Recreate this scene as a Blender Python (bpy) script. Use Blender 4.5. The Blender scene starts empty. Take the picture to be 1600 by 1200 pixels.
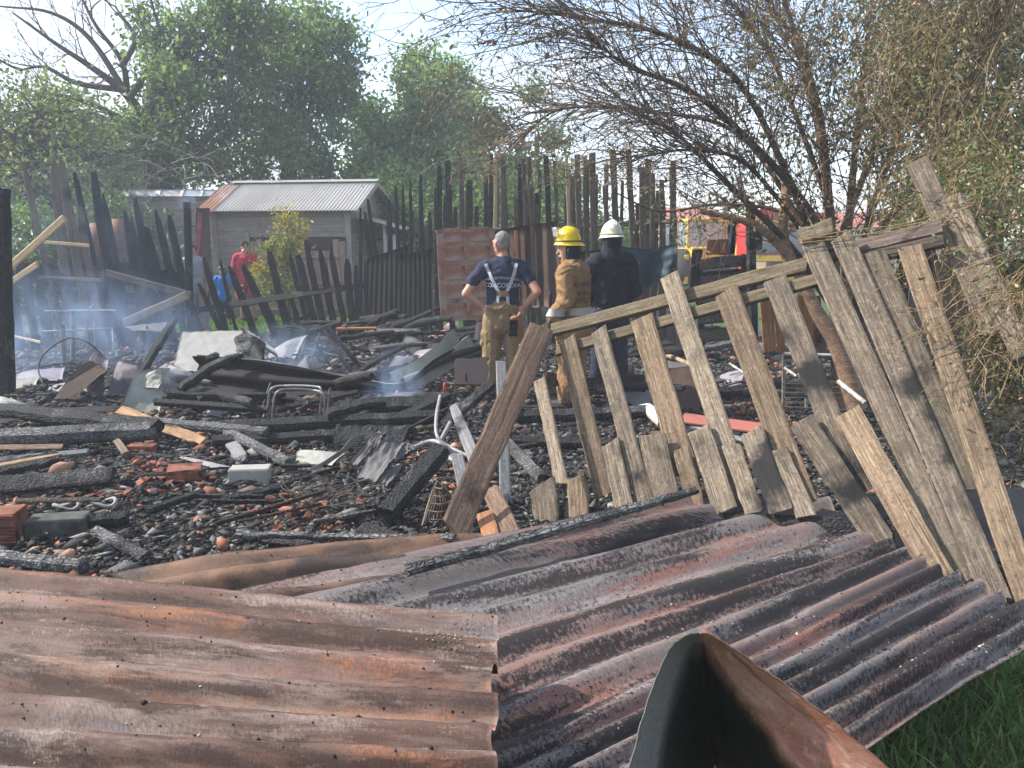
import bpy, bmesh, math, random
import numpy as np
from mathutils import Vector, Matrix, noise as mnoise
from mathutils.bvhtree import BVHTree
R = math.radians
random.seed(7); rng = np.random.default_rng(7)
scene = bpy.context.scene
COL = scene.collection

# ---------------------------------------------------------------- camera
CAM_H, FPX, PITCH = 1.6, 1200.0, math.atan(225/1200)
cam_d = bpy.data.cameras.new('camera'); cam = bpy.data.objects.new('camera', cam_d); COL.objects.link(cam)
cam_d.sensor_width = 36; cam_d.lens = 36*FPX/1600; cam_d.clip_start = .05; cam_d.clip_end = 2000
cam.location = (0, 0, CAM_H); cam.rotation_euler = (math.pi/2-PITCH, 0, 0)
scene.camera = cam

# ---------------------------------------------------------------- sky
SUN_DIR = Vector((-.74, .12, .64)).normalized()      # towards the sun
SUN_EL = math.asin(SUN_DIR.z); SUN_ROT = math.atan2(SUN_DIR.x, SUN_DIR.y)
world = bpy.data.worlds.new('World'); scene.world = world; world.use_nodes = True
nt = world.node_tree; nt.nodes.clear()
def wn(t, **k):
    n = nt.nodes.new(t)
    for a, b in k.items(): setattr(n, a, b)
    return n
out = wn('ShaderNodeOutputWorld'); bg = wn('ShaderNodeBackground')
sky = wn('ShaderNodeTexSky', sky_type='NISHITA', sun_disc=False, sun_elevation=SUN_EL, sun_rotation=SUN_ROT)
sky.air_density = 1.0; sky.dust_density = .7; sky.ozone_density = 1.4
tc = wn('ShaderNodeTexCoord'); mp = wn('ShaderNodeMapping'); mp.inputs['Scale'].default_value = (1, 1, 2.6)
mp.inputs['Location'].default_value = (.35, .1, .22)
nz = wn('ShaderNodeTexNoise'); nz.inputs['Scale'].default_value = 3.2; nz.inputs['Detail'].default_value = 7; nz.inputs['Roughness'].default_value = .55
mr = wn('ShaderNodeMapRange'); mr.inputs['From Min'].default_value = .40; mr.inputs['From Max'].default_value = .60
mr.inputs['To Min'].default_value = .12; mr.inputs['To Max'].default_value = .9
mx = wn('ShaderNodeMix', data_type='RGBA'); mx.inputs['B'].default_value = (2.85, 3.05, 3.45, 1)
L = nt.links.new
L(tc.outputs['Generated'], mp.inputs['Vector']); L(mp.outputs[0], nz.inputs['Vector']); L(nz.outputs['Fac'], mr.inputs['Value'])
L(mr.outputs[0], mx.inputs['Factor']); L(sky.outputs[0], mx.inputs['A']); L(mx.outputs['Result'], bg.inputs['Color'])
bg.inputs['Strength'].default_value = .15
L(bg.outputs[0], out.inputs['Surface'])

# ---------------------------------------------------------------- sun
sd = bpy.data.lights.new('sun', 'SUN'); sd.energy = 3.9; sd.angle = R(.6); sd.color = (1, .94, .85)
so = bpy.data.objects.new('sun', sd); COL.objects.link(so); so.rotation_euler = SUN_DIR.to_track_quat('Z', 'Y').to_euler()

# ---------------------------------------------------------------- picture
vs = scene.view_settings; vs.view_transform = 'Standard'; vs.look = 'None'; vs.gamma = 1; vs.exposure = 1.42; vs.use_curve_mapping = False
scene.render.engine = 'CYCLES'
cy = scene.cycles; cy.max_bounces = 5; cy.diffuse_bounces = 2; cy.use_adaptive_sampling = True; cy.adaptive_threshold = .025; cy.glossy_bounces = 2; cy.transmission_bounces = 3; cy.transparent_max_bounces = 6
cy.volume_bounces = 0; cy.use_denoising = True; cy.caustics_reflective = False; cy.caustics_refractive = False
cy.volume_step_rate = 2; cy.volume_max_steps = 64
cy.sample_clamp_indirect = 6

# ---------------------------------------------------------------- from the photograph's bearings to places on the ground
FW = Vector((0, math.cos(PITCH), -math.sin(PITCH))); UP = Vector((0, math.sin(PITCH), math.cos(PITCH))); RT = Vector((1, 0, 0)); C0 = Vector((0, 0, CAM_H))
def ray(px, py): return RT*((px-800)/FPX)+UP*((600-py)/FPX)+FW
def G(px, py, z=0.0):
    d = ray(px, py); return C0+d*((z-CAM_H)/d.z)
def D(px, py, Y):
    d = ray(px, py); return C0+d*(Y/d.y)
def onplane(px, py, p, n):
    d = ray(px, py); return C0+d*((p-C0).dot(n)/d.dot(n))

# ---------------------------------------------------------------- naming
def tag(o, label=None, cat=None, group=None, kind=None):
    if label: o['label'] = label
    if cat: o['category'] = cat
    if group: o['group'] = group
    if kind or cat: o['kind'] = kind or 'thing'
    return o
def empty(name, loc=(0, 0, 0), rz=0):
    o = bpy.data.objects.new(name, None); COL.objects.link(o); o.location = loc; o.rotation_euler = (0, 0, rz); o.empty_display_size = .1
    return o
def obj(name, me, mat=None, parent=None, mw=None):
    o = bpy.data.objects.new(name, me); COL.objects.link(o)
    if mat is not None and not me.materials: me.materials.append(mat)
    if parent is not None: o.parent = parent
    if mw is not None:
        if parent is not None: o.matrix_basis = parent.matrix_basis.inverted() @ mw if parent.parent is None else (parent.parent.matrix_basis @ parent.matrix_basis).inverted() @ mw
        else: o.matrix_basis = mw
    return o
def loose(name, label, cat, me, mat, mw=None, group=None, kind=None):
    return tag(obj(name, me, mat, None, mw), label, cat, group, kind)

# ---------------------------------------------------------------- meshes
def mesh_from(v, f, smooth=False, uv=None, tint=None):
    me = bpy.data.meshes.new('m')
    v = np.asarray(v, np.float32)
    if isinstance(f, np.ndarray):
        n, k = f.shape
        me.vertices.add(len(v)); me.vertices.foreach_set('co', v.ravel())
        me.loops.add(n*k); me.loops.foreach_set('vertex_index', f.ravel().astype(np.int32))
        me.polygons.add(n); me.polygons.foreach_set('loop_start', np.arange(0, n*k, k, dtype=np.int32)); me.polygons.foreach_set('loop_total', np.full(n, k, np.int32))
        me.update(calc_edges=True)
    else:
        me.from_pydata([tuple(map(float, a)) for a in v], [], [tuple(a) for a in f]); me.update()
    if smooth: me.polygons.foreach_set('use_smooth', np.ones(len(me.polygons), bool))
    if uv is not None:
        l = me.uv_layers.new(name='UVMap'); vi = np.zeros(len(me.loops), np.int32); me.loops.foreach_get('vertex_index', vi)
        l.data.foreach_set('uv', np.asarray(uv, np.float32)[vi].ravel())
    if tint is not None:
        a = me.color_attributes.new('tint', 'FLOAT_COLOR', 'POINT')
        t = np.asarray(tint, np.float32)
        if t.shape[1] == 3: t = np.concatenate([t, np.ones((len(t), 1), np.float32)], 1)
        a.data.foreach_set('color', t.ravel())
    return me
def frame(p0, p1, nrm):
    x = (p1-p0).normalized(); y = nrm.cross(x)
    if y.length < 1e-4: y = Vector((0, 1, 0)).cross(x)
    y.normalize(); z = x.cross(y)
    m = Matrix((x, y, z)).transposed().to_4x4(); m.translation = p0
    return m
def plank_mesh(L, w, t, seed=0, seg=8, jag=.35, tip=1.0, tl=.45, base=1.0, wob=.03, warp=0., bend=0., rnd=.18, skew0=0., skew1=0., smooth=False):
    """a sawn or burnt length of timber along local X: rings of eight points with chamfered corners, uneven ends, wobbling edges"""
    r = random.Random(seed); V = []; F = []
    prof = [(-1, -1+rnd*2), (-1+rnd, -1), (1-rnd, -1), (1, -1+rnd*2), (1, 1-rnd*2), (1-rnd, 1), (-1+rnd, 1), (-1, 1-rnd*2)]
    j0 = [r.uniform(0, 1)*jag*w for _ in prof]; j1 = [r.uniform(0, 1)*jag*w for _ in prof]
    for i in range(seg+1):
        s = i/seg; k = base+(1-base)*min(1, s/.25) if base < 1 else 1
        if tip < 1: k *= tip+(1-tip)*min(1, (1-s)/tl)**.6
        wl = 1+r.uniform(-1, 1)*wob; wr = 1+r.uniform(-1, 1)*wob; oy = r.uniform(-1, 1)*wob*w*.5; oz = r.uniform(-1, 1)*wob*t
        tw = warp*(s-.5)
        for q, (a, b) in enumerate(prof):
            y = a*w/2*k*(wl if a < 0 else wr)+oy; z = b*t/2*(k**.5)+oz
            y, z = y*math.cos(tw)-z*math.sin(tw), y*math.sin(tw)+z*math.cos(tw)
            x = s*L
            if i == 0: x += j0[q]+skew0*y
            if i == seg: x -= j1[q]+skew1*y
            z += bend*(1-(2*s-1)**2)
            V.append((x, y, z))
    n = 8
    for i in range(seg):
        for q in range(n): F.append((i*n+q, i*n+(q+1) % n, (i+1)*n+(q+1) % n, (i+1)*n+q))
    F.append(tuple(range(n-1, -1, -1))); F.append(tuple(range(seg*n, seg*n+n)))
    F = [f[::-1] for f in F]
    return mesh_from(V, F, smooth)
def wall_normal(p0, p1, face=Vector((0, -1, .15))):
    d = (p1-p0).normalized(); n = face-d*face.dot(d); return n.normalized()
def timber(name, p0, p1, w, t, mat, parent=None, face=Vector((0, -1, .15)), **k):
    n = wall_normal(p0, p1, face); me = plank_mesh((p1-p0).length, w, t, **k)
    return obj(name, me, mat, parent, frame(p0, p1, n))
def tubes(lines, sides=5):
    """polylines [(pts Nx3, radii N)] -> one vertex / face array"""
    V = []; F = []; base = 0
    for pts, rad in lines:
        pts = np.asarray(pts, float); n = len(pts)
        tg = np.gradient(pts, axis=0); tg /= np.linalg.norm(tg, axis=1)[:, None]+1e-9
        ref = np.array([0, 0, 1.]) if abs(tg[0, 2]) < .9 else np.array([1., 0, 0])
        a = np.cross(tg, ref); a /= np.linalg.norm(a, axis=1)[:, None]+1e-9; b = np.cross(tg, a)
        an = np.linspace(0, 2*math.pi, sides, endpoint=False)
        ring = pts[:, None]+np.asarray(rad)[:, None, None]*(a[:, None]*np.cos(an)[None, :, None]+b[:, None]*np.sin(an)[None, :, None])
        V.append(ring.reshape(-1, 3))
        i = np.arange(n-1)[:, None]*sides; q = np.arange(sides)[None]; q2 = (q+1) % sides
        F.append(np.stack([i+q, i+q2, i+sides+q2, i+sides+q], -1).reshape(-1, 4)+base)
        base += n*sides
    return np.concatenate(V), np.concatenate(F)
def tube_mesh(lines, sides=5, smooth=True):
    v, f = tubes(lines, sides); return mesh_from(v, f, smooth)
def spline(pts, n=10):
    """Catmull-Rom through points"""
    P = [np.array(p, float) for p in pts]; P = [2*P[0]-P[1]]+P+[2*P[-1]-P[-2]]; o = []
    for i in range(1, len(P)-2):
        for k in range(n):
            t = k/n; a, b, c, d = P[i-1:i+3]
            o.append(.5*((2*b)+(-a+c)*t+(2*a-5*b+4*c-d)*t*t+(-a+3*b-3*c+d)*t**3))
    o.append(P[-2]); return np.array(o)
def lumps(n_sub=1):
    bm = bmesh.new(); bmesh.ops.create_icosphere(bm, subdivisions=n_sub, radius=1); v = np.array([x.co[:] for x in bm.verts]); f = np.array([[q.index for q in p.verts] for p in bm.faces]); bm.free(); return v, f
def rock_mesh(sx, sy, sz, seed, sub=2, amp=.3, flat=False):
    v, f = lumps(sub); r = np.random.default_rng(seed); o = r.uniform(-50, 50, 3)
    k = np.array([1+amp*2*(mnoise.noise(Vector(x*1.3+o)))+amp*.6*mnoise.noise(Vector(x*4+o)) for x in v]); v = v*k[:, None]
    v = np.sign(v)*np.abs(v)**.8*np.array([sx, sy, sz])
    return mesh_from(v, f, not flat)
def box_mesh(sx, sy, sz, bev=.01, seed=0, wob=0.):
    bm = bmesh.new(); bmesh.ops.create_cube(bm, size=1); bmesh.ops.scale(bm, vec=(sx, sy, sz), verts=bm.verts)
    if bev: bmesh.ops.bevel(bm, geom=bm.edges[:], offset=bev, segments=2, affect='EDGES', profile=.6)
    if wob:
        r = random.Random(seed)
        for v in bm.verts: v.co += Vector((r.uniform(-1, 1), r.uniform(-1, 1), r.uniform(-1, 1)))*wob
    me = bpy.data.meshes.new('m'); bm.to_mesh(me); bm.free(); return me
def grid_surface(fn, nu, nv, thick=0., uvs=(1, 1), smooth=True):
    """fn(u, v) -> point; a thin solid sheet with uv in metres"""
    P = np.array([[fn(i/nu, j/nv) for j in range(nv+1)] for i in range(nu+1)], float)
    du = np.gradient(P, axis=0); dv = np.gradient(P, axis=1); N = np.cross(du, dv); N /= np.linalg.norm(N, axis=2)[..., None]+1e-9
    a = P.reshape(-1, 3); uv = np.array([[(i/nu*uvs[0], j/nv*uvs[1]) for j in range(nv+1)] for i in range(nu+1)]).reshape(-1, 2)
    i, j = np.meshgrid(np.arange(nu), np.arange(nv), indexing='ij'); q = (i*(nv+1)+j).ravel(); f = np.stack([q, q+nv+1, q+nv+2, q+1], 1)
    if thick:
        b = (P-N*thick).reshape(-1, 3); n = len(a); f2 = f[:, ::-1]+n
        e = []
        def strip(idx):
            for k in range(len(idx)-1): e.append((idx[k], idx[k+1], idx[k+1]+n, idx[k]+n))
        strip([k for k in range(nv, -1, -1)]); strip([nu*(nv+1)+k for k in range(nv+1)]); strip([k*(nv+1) for k in range(nu+1)]); strip([k*(nv+1)+nv for k in range(nu, -1, -1)])
        a = np.concatenate([a, b]); uv = np.concatenate([uv, uv]); f = np.concatenate([f, f2, np.array(e)])
    return mesh_from(a, f, smooth, uv=uv)
def lerp(a, b, t): return a+(b-a)*t
def poly(pts, t):
    """point at parameter t on a list of (t, Vector)"""
    for (t0, a), (t1, b) in zip(pts, pts[1:]):
        if t <= t1: return a.lerp(b, (t-t0)/(t1-t0))
    return pts[-1][1]
def n3(x, y, z=0.): return mnoise.noise(Vector((x, y, z)))

# ---------------------------------------------------------------- materials
def new_mat(name):
    m = bpy.data.materials.new(name); m.use_nodes = True; t = m.node_tree; t.nodes.clear()
    return m, t
class NB:
    def __init__(s, name):
        s.m, s.t = new_mat(name); s.o = s.n('ShaderNodeOutputMaterial'); s.b = s.n('ShaderNodeBsdfPrincipled'); s.l(s.b.outputs[0], s.o.inputs['Surface'])
    def n(s, t, **k):
        x = s.t.nodes.new(t)
        for a, b in k.items(): setattr(x, a, b)
        return x
    def l(s, a, b): s.t.links.new(a, b)
    def coords(s, src='Object', scale=(1, 1, 1), rand=True):
        tc = s.n('ShaderNodeTexCoord'); mp = s.n('ShaderNodeMapping'); mp.inputs['Scale'].default_value = scale
        v = tc.outputs[src]
        if rand:
            oi = s.n('ShaderNodeObjectInfo'); ad = s.n('ShaderNodeVectorMath', operation='MULTIPLY_ADD')
            ad.inputs[1].default_value = (37.1, 21.7, 53.3); cb = s.n('ShaderNodeCombineXYZ')
            for k in range(3): s.l(oi.outputs['Random'], cb.inputs[k])
            s.l(cb.outputs[0], ad.inputs[0]); s.l(v, ad.inputs[2]); v = ad.outputs[0]
        s.l(v, mp.inputs['Vector']); return mp.outputs[0]
    def noise(s, vec, scale=5, detail=4, rough=.55, dist=0.):
        x = s.n('ShaderNodeTexNoise'); x.inputs['Scale'].default_value = scale; x.inputs['Detail'].default_value = detail; x.inputs['Roughness'].default_value = rough; x.inputs['Distortion'].default_value = dist
        s.l(vec, x.inputs['Vector']); return x.outputs['Fac']
    def rng(s, f, a, b, lo=0., hi=1.):
        x = s.n('ShaderNodeMapRange'); x.inputs['From Min'].default_value = a; x.inputs['From Max'].default_value = b; x.inputs['To Min'].default_value = lo; x.inputs['To Max'].default_value = hi
        s.l(f, x.inputs['Value']); return x.outputs[0]
    def math(s, op, a, b):
        x = s.n('ShaderNodeMath', operation=op)
        for k, q in enumerate((a, b)):
            if isinstance(q, (int, float)): x.inputs[k].default_value = q
            else: s.l(q, x.inputs[k])
        return x.outputs[0]
    def mix(s, f, a, b, mode='MIX'):
        x = s.n('ShaderNodeMix', data_type='RGBA', blend_type=mode)
        for nm, q in (('Factor', f), ('A', a), ('B', b)):
            i = [k for k in x.inputs if k.name == nm and (k.type == 'RGBA' or nm == 'Factor')][0]
            if isinstance(q, (int, float)): i.default_value = q
            elif isinstance(q, tuple): i.default_value = (*q, 1)
            else: s.l(q, i)
        return x.outputs['Result']
    def bump(s, h, strength=.5, dist=.01, prev=None):
        x = s.n('ShaderNodeBump'); x.inputs['Strength'].default_value = strength; x.inputs['Distance'].default_value = dist; s.l(h, x.inputs['Height'])
        if prev is not None: s.l(prev, x.inputs['Normal'])
        return x.outputs[0]
    def done(s, col, rough=.8, nrm=None, metal=0., spec=.5):
        i = s.b.inputs
        if isinstance(col, tuple): i['Base Color'].default_value = (*col, 1)
        else: s.l(col, i['Base Color'])
        if isinstance(rough, (int, float)): i['Roughness'].default_value = rough
        else: s.l(rough, i['Roughness'])
        i['Metallic'].default_value = metal; i['Specular IOR Level'].default_value = spec
        if nrm is not None: s.l(nrm, i['Normal'])
        return s.m
    def objrand(s, lo, hi):
        oi = s.n('ShaderNodeObjectInfo'); return s.rng(oi.outputs['Random'], 0, 1, lo, hi)
def gray(s, f): # float socket to colour multiplier
    x = s.n('ShaderNodeCombineColor')
    for k in range(3): s.l(f, x.inputs[k])
    return x.outputs[0]

def wood(name, base, dark, light, moss=None, soot=0., grain=1., var=.25):
    s = NB(name); g = s.coords(scale=(1.6*grain, 34*grain, 34*grain)); p = s.coords()
    f1 = s.noise(g, 1.5, 6, .65, .4); f2 = s.noise(g, 5, 3, .6); f3 = s.noise(p, 4, 4, .6); f4 = s.noise(p, 55, 3, .7)
    c = s.mix(s.rng(f1, .3, .7), dark, base); c = s.mix(s.rng(f2, .5, .75, 0, .7), c, light); c = s.mix(s.rng(f3, .55, .75, 0, .55), c, dark)
    c = s.mix(s.rng(f4, .56, .64, 0, .55), c, dark); c = s.mix(s.rng(f4, .3, .42, .45, 0), c, light)
    if moss: c = s.mix(s.rng(s.noise(p, 3.2, 5, .65), .54, .70, 0, .4), c, moss)
    if soot: c = s.mix(s.rng(s.noise(p, 2.3, 5, .6), .62-soot*.3, .72-soot*.3, 0, .95), c, (.012, .012, .013))
    c = s.mix(1., c, gray(s, s.objrand(1-var, 1+var)), 'MULTIPLY')
    h = s.math('ADD', f1, s.math('MULTIPLY', f4, .35)); n = s.bump(h, .7, .006)
    return s.done(c, .85, n, spec=.25)
def charred(name, ash=.5, brown=0., scale=1., sheen=.45):
    s = NB(name); p = s.coords(); g0 = s.coords(scale=(26*scale, 52*scale, 52*scale)); ns = s.n('ShaderNodeTexNoise'); ns.inputs['Scale'].default_value = 9; ns.inputs['Detail'].default_value = 3; s.l(p, ns.inputs['Vector']); gv = s.n('ShaderNodeVectorMath', operation='MULTIPLY_ADD'); gv.inputs[1].default_value = (3, 3, 3); s.l(ns.outputs['Color'], gv.inputs[0]); s.l(g0, gv.inputs[2]); g = gv.outputs[0]
    vo = s.n('ShaderNodeTexVoronoi', feature='DISTANCE_TO_EDGE'); s.l(g, vo.inputs['Vector']); vo.inputs['Scale'].default_value = 1.; vo.inputs['Randomness'].default_value = .8
    e = s.rng(vo.outputs['Distance'], .0, .22); a = s.noise(p, 3.5, 5, .6); b = s.noise(p, 40, 3, .7)
    c = s.mix(s.rng(b, .35, .7), (.008, .008, .009), (.034, .034, .036))
    if brown: c = s.mix(s.rng(s.noise(p, 2.4, 4, .6), .5-.2*brown, .75-.2*brown, 0, .8), c, (.055, .034, .022))
    if ash:
        k = s.math('MULTIPLY', s.rng(a, .66-.3*ash, .86-.3*ash), s.rng(b, .25, .6)); c = s.mix(s.math('MULTIPLY', k, s.rng(e, 0, 1, .35, 1)), c, (.21, .205, .20))
    h = s.math('ADD', e, s.math('MULTIPLY', b, .5)); n = s.bump(h, .9, .008)
    return s.done(c, s.rng(b, .3, .7, .85-sheen*.5, .85), n, spec=.22)
def metal_sheet(name, base, layers, rough=.6, soot=.0, src='UV', fine=.5, stretch=.35, metal=0., rand=True):
    """sheet metal: patches of rust, zinc and soot, stretched along the corrugation"""
    s = NB(name); p = s.coords(src, (stretch, 1, 1), rand); q = s.coords(src, (1, 1, 1), rand)
    c = base; fn = s.noise(q, 85, 6, .8)
    for k, (col, sc, lo, hi, amt) in enumerate(layers):
        ad = s.n('ShaderNodeVectorMath', operation='ADD'); ad.inputs[1].default_value = (k*7.3, k*3.1, k*1.7); s.l(p, ad.inputs[0])
        f = s.noise(ad.outputs[0], sc, 9, .7, .3); f = s.math('ADD', s.math('MULTIPLY', f, .78), s.math('MULTIPLY', fn, .22))
        c = s.mix(s.rng(f, lo, hi, 0, amt), c, col)
    if fine:
        c = s.mix(s.rng(fn, .35, .62, fine, 0), c, (.04, .028, .024)); f2 = s.noise(q, 240, 3, .7); c = s.mix(s.rng(f2, .58, .66, 0, fine), c, (.035, .025, .02)); c = s.mix(s.rng(f2, .34, .42, fine*.3, 0), c, (.30, .24, .20))
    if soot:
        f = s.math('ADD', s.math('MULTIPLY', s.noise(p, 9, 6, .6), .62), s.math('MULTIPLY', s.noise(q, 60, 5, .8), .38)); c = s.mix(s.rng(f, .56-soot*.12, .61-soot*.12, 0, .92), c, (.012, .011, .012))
    n = s.bump(s.math('ADD', fn, s.math('MULTIPLY', s.noise(q, 9, 4, .6), 1.6)), .45, .006)
    return s.done(c, s.rng(fn, .3, .7, rough-.08, rough+.16), n, metal, .16)
def plain(name, col, rough=.8, sc=20, amt=.3, bumpk=.2, dark=None, var=0., spec=.3, metal=0., dist=.004):
    s = NB(name); p = s.coords(); f = s.noise(p, sc, 5, .6)
    c = s.mix(s.rng(f, .3, .7), tuple(x*(1-amt) for x in (dark or col)), col)
    if var: c = s.mix(1., c, gray(s, s.objrand(1-var, 1+var)), 'MULTIPLY')
    return s.done(c, rough, s.bump(f, bumpk, dist) if bumpk else None, metal, spec)
def leafmat(name, tr=.35, rough=.55):
    s = NB(name); a = s.n('ShaderNodeVertexColor', layer_name='tint'); s.b.inputs['Roughness'].default_value = rough; s.l(a.outputs['Color'], s.b.inputs['Base Color'])
    t = s.n('ShaderNodeBsdfTranslucent'); s.l(s.mix(1., a.outputs['Color'], (1.0, 1.15, .5), 'MULTIPLY'), t.inputs['Color']); m = s.n('ShaderNodeMixShader'); m.inputs[0].default_value = tr
    s.b.inputs['Specular IOR Level'].default_value = .35
    s.l(s.b.outputs[0], m.inputs[1]); s.l(t.outputs[0], m.inputs[2]); s.l(m.outputs[0], s.o.inputs['Surface']); return s.m
def tintmat(name, rough=.85, bumpk=.5, sc=60):
    s = NB(name); a = s.n('ShaderNodeVertexColor', layer_name='tint'); p = s.coords(rand=False); f = s.noise(p, sc, 4, .6)
    c = s.mix(1., a.outputs['Color'], gray(s, s.rng(f, .3, .7, .6, 1.25)), 'MULTIPLY'); return s.done(c, rough, s.bump(f, bumpk, .006), spec=.3)

MT = {}
MT['grey_wood'] = wood('weathered grey timber', (.235, .18, .13), (.05, .038, .029), (.45, .375, .275), moss=(.125, .115, .06), soot=.05, var=.35)
MT['warm_picket'] = wood('warm weathered timber', (.24, .165, .105), (.055, .038, .027), (.43, .33, .22), soot=.04, var=.3)
MT['scorched_picket'] = wood('scorched weathered timber', (.20, .155, .115), (.045, .034, .027), (.38, .31, .23), soot=.32, var=.25)
MT['rail_wood'] = wood('mossy rail timber', (.20, .15, .095), (.06, .045, .03), (.30, .25, .17), moss=(.10, .11, .045))
MT['brown_board'] = wood('brown scorched board', (.20, .125, .082), (.065, .042, .032), (.33, .235, .165), soot=.12, var=.05)
MT['ash_board'] = wood('grey ashen board', (.21, .21, .21), (.10, .10, .10), (.32, .32, .32), soot=.2, var=.1)
MT['tan_wood'] = wood('bare tan timber', (.42, .31, .19), (.26, .17, .09), (.55, .43, .29), var=.1)
MT['orange_wood'] = wood('orange brown timber', (.36, .165, .075), (.14, .06, .03), (.5, .27, .14), var=.15)
MT['half_burnt'] = wood('half burnt plank', (.36, .22, .11), (.12, .07, .04), (.5, .34, .19), soot=.5, var=.1)
MT['siding'] = wood('grey clapboard', (.34, .30, .262), (.16, .135, .115), (.42, .375, .33), moss=(.12, .10, .085), var=.12, grain=.6)
MT['shed_door'] = wood('brown sheet door', (.36, .25, .20), (.18, .10, .08), (.44, .33, .28), var=.1, grain=.5)
MT['far_picket'] = wood('brown smoked picket', (.135, .10, .08), (.045, .035, .03), (.22, .17, .135), soot=.15, var=.3)
MT['char'] = charred('charcoal timber', .35)
MT['char_ash'] = charred('ash coated charcoal', 1.05)
MT['char_dry'] = charred('dull charcoal', 0, .12, sheen=.0)
MT['char_brown'] = charred('scorched brown timber', .15, .9, sheen=.1)
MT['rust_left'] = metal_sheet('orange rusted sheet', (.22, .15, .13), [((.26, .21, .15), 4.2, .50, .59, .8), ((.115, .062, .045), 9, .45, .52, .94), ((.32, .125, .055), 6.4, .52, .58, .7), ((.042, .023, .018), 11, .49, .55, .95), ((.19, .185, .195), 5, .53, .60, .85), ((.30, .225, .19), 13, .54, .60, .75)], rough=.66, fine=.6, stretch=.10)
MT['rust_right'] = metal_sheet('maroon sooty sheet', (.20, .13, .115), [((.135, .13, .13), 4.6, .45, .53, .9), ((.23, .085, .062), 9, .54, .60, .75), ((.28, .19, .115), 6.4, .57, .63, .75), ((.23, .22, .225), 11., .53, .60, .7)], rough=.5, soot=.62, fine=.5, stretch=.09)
MT['rust_rear'] = metal_sheet('brown rusted sheet', (.17, .095, .06), [((.40, .24, .11), 3., .52, .64, .8), ((.035, .026, .024), 2.6, .46, .56, .95), ((.30, .13, .08), 4., .55, .65, .7)], rough=.55, fine=.3)
MT['zinc_burnt'] = metal_sheet('burnt zinc sheet', (.26, .255, .26), [((.17, .165, .18), 3., .46, .6, .8), ((.46, .42, .34), 3.6, .52, .64, .7), ((.06, .055, .055), 4., .57, .66, .85)], rough=.5, fine=.3, src='UV', stretch=1)
MT['zinc_pale'] = metal_sheet('pale burnt zinc', (.30, .30, .265), [((.20, .215, .19), 3., .46, .6, .8), ((.42, .38, .30), 4., .55, .66, .8), ((.10, .09, .085), 5., .60, .68, .8)], rough=.55, fine=.2, stretch=1)
MT['zinc_lilac'] = metal_sheet('grey lilac burnt sheet', (.27, .25, .285), [((.17, .14, .15), 3., .47, .6, .8), ((.40, .39, .40), 4., .54, .66, .8), ((.13, .07, .06), 4.4, .58, .66, .8)], rough=.5, fine=.25, stretch=1)
MT['char_sheet'] = metal_sheet('black scorched sheet', (.014, .0135, .014), [((.055, .052, .05), 3., .52, .66, .8), ((.06, .035, .025), 3.5, .58, .68, .6)], rough=.72, fine=.3)
MT['brown_sheet'] = metal_sheet('dark brown sheet', (.075, .045, .036), [((.02, .018, .018), 2.2, .46, .6, .9), ((.16, .085, .06), 3.4, .54, .64, .7)], rough=.6, fine=.3)
MT['rust_door'] = metal_sheet('rust red door', (.27, .10, .055), [((.35, .275, .23), 2.4, .46, .55, .85), ((.09, .04, .03), 3.6, .54, .62, .8), ((.46, .16, .06), 3.2, .58, .66, .7)], rough=.6, fine=.35, src='Object', stretch=1, rand=False)
MT['roof'] = metal_sheet('pale zinc roof', (.33, .32, .305), [((.26, .245, .23), 1.2, .45, .6, .8)], rough=.5, fine=.08)
MT['roof_rust'] = metal_sheet('rust streaked roof', (.25, .125, .085), [((.42, .40, .39), 1.6, .52, .6, .8)], rough=.6, fine=.2)
MT['flashing'] = metal_sheet('patched zinc flashing', (.27, .29, .32), [((.30, .22, .15), 1.4, .5, .56, .8)], rough=.45, fine=.1)
MT['pipe_metal'] = plain('fire dulled steel tube', (.30, .28, .265), .42, 30, .5, .2, spec=.5)
MT['white_tube'] = plain('off white tube', (.55, .52, .47), .5, 25, .35, .1)
MT['rust_tube'] = plain('rusty tube', (.42, .19, .09), .7, 40, .4, .2)
MT['brick'] = plain('red brick', (.27, .10, .06), .9, 9, .8, .5, dark=(.11, .055, .04), var=.45)
MT['brick_pale'] = plain('pale brick', (.36, .20, .13), .9, 25, .3, .5, var=.25)
MT['concrete'] = plain('concrete', (.33, .315, .285), .9, 30, .3, .4)
MT['concrete_dark'] = plain('sooty concrete', (.10, .095, .09), .9, 14, .6, .4, dark=(.05, .05, .05))
MT['slab'] = metal_sheet('warped grey panel', (.27, .265, .25), [((.37, .36, .325), 3., .5, .62, .8), ((.20, .19, .19), 4., .54, .64, .7)], rough=.7, fine=.3, stretch=1)
MT['slate'] = metal_sheet('grey flaking slab', (.13, .125, .125), [((.20, .195, .19), 3., .5, .62, .8), ((.04, .04, .04), 4., .55, .64, .9)], rough=.6, fine=.4, stretch=1)
MT['plate'] = metal_sheet('dull maroon steel plate', (.040, .032, .034), [((.022, .018, .018), 3., .48, .6, .9), ((.07, .042, .034), 5, .56, .64, .7)], rough=.8, fine=.3, stretch=1)
MT['red_plank'] = metal_sheet('red painted plank', (.34, .115, .09), [((.18, .07, .06), 3., .5, .6, .7)], rough=.6, fine=.3, src='Object')
MT['pink'] = plain('faded pink panel', (.52, .33, .31), .7, 9, .3, .1)
MT['tarp'] = plain('navy tarpaulin', (.030, .052, .072), .55, 6, .4, .3, dist=.01)
MT['black_plastic'] = plain('black plastic', (.010, .010, .011), .55, 7, .5, .5, dist=.02, spec=.2)
MT['wire'] = plain('rusty wire', (.12, .095, .075), .7, 30, .5, 0)
MT['rubble'] = tintmat('rubble')
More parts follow.
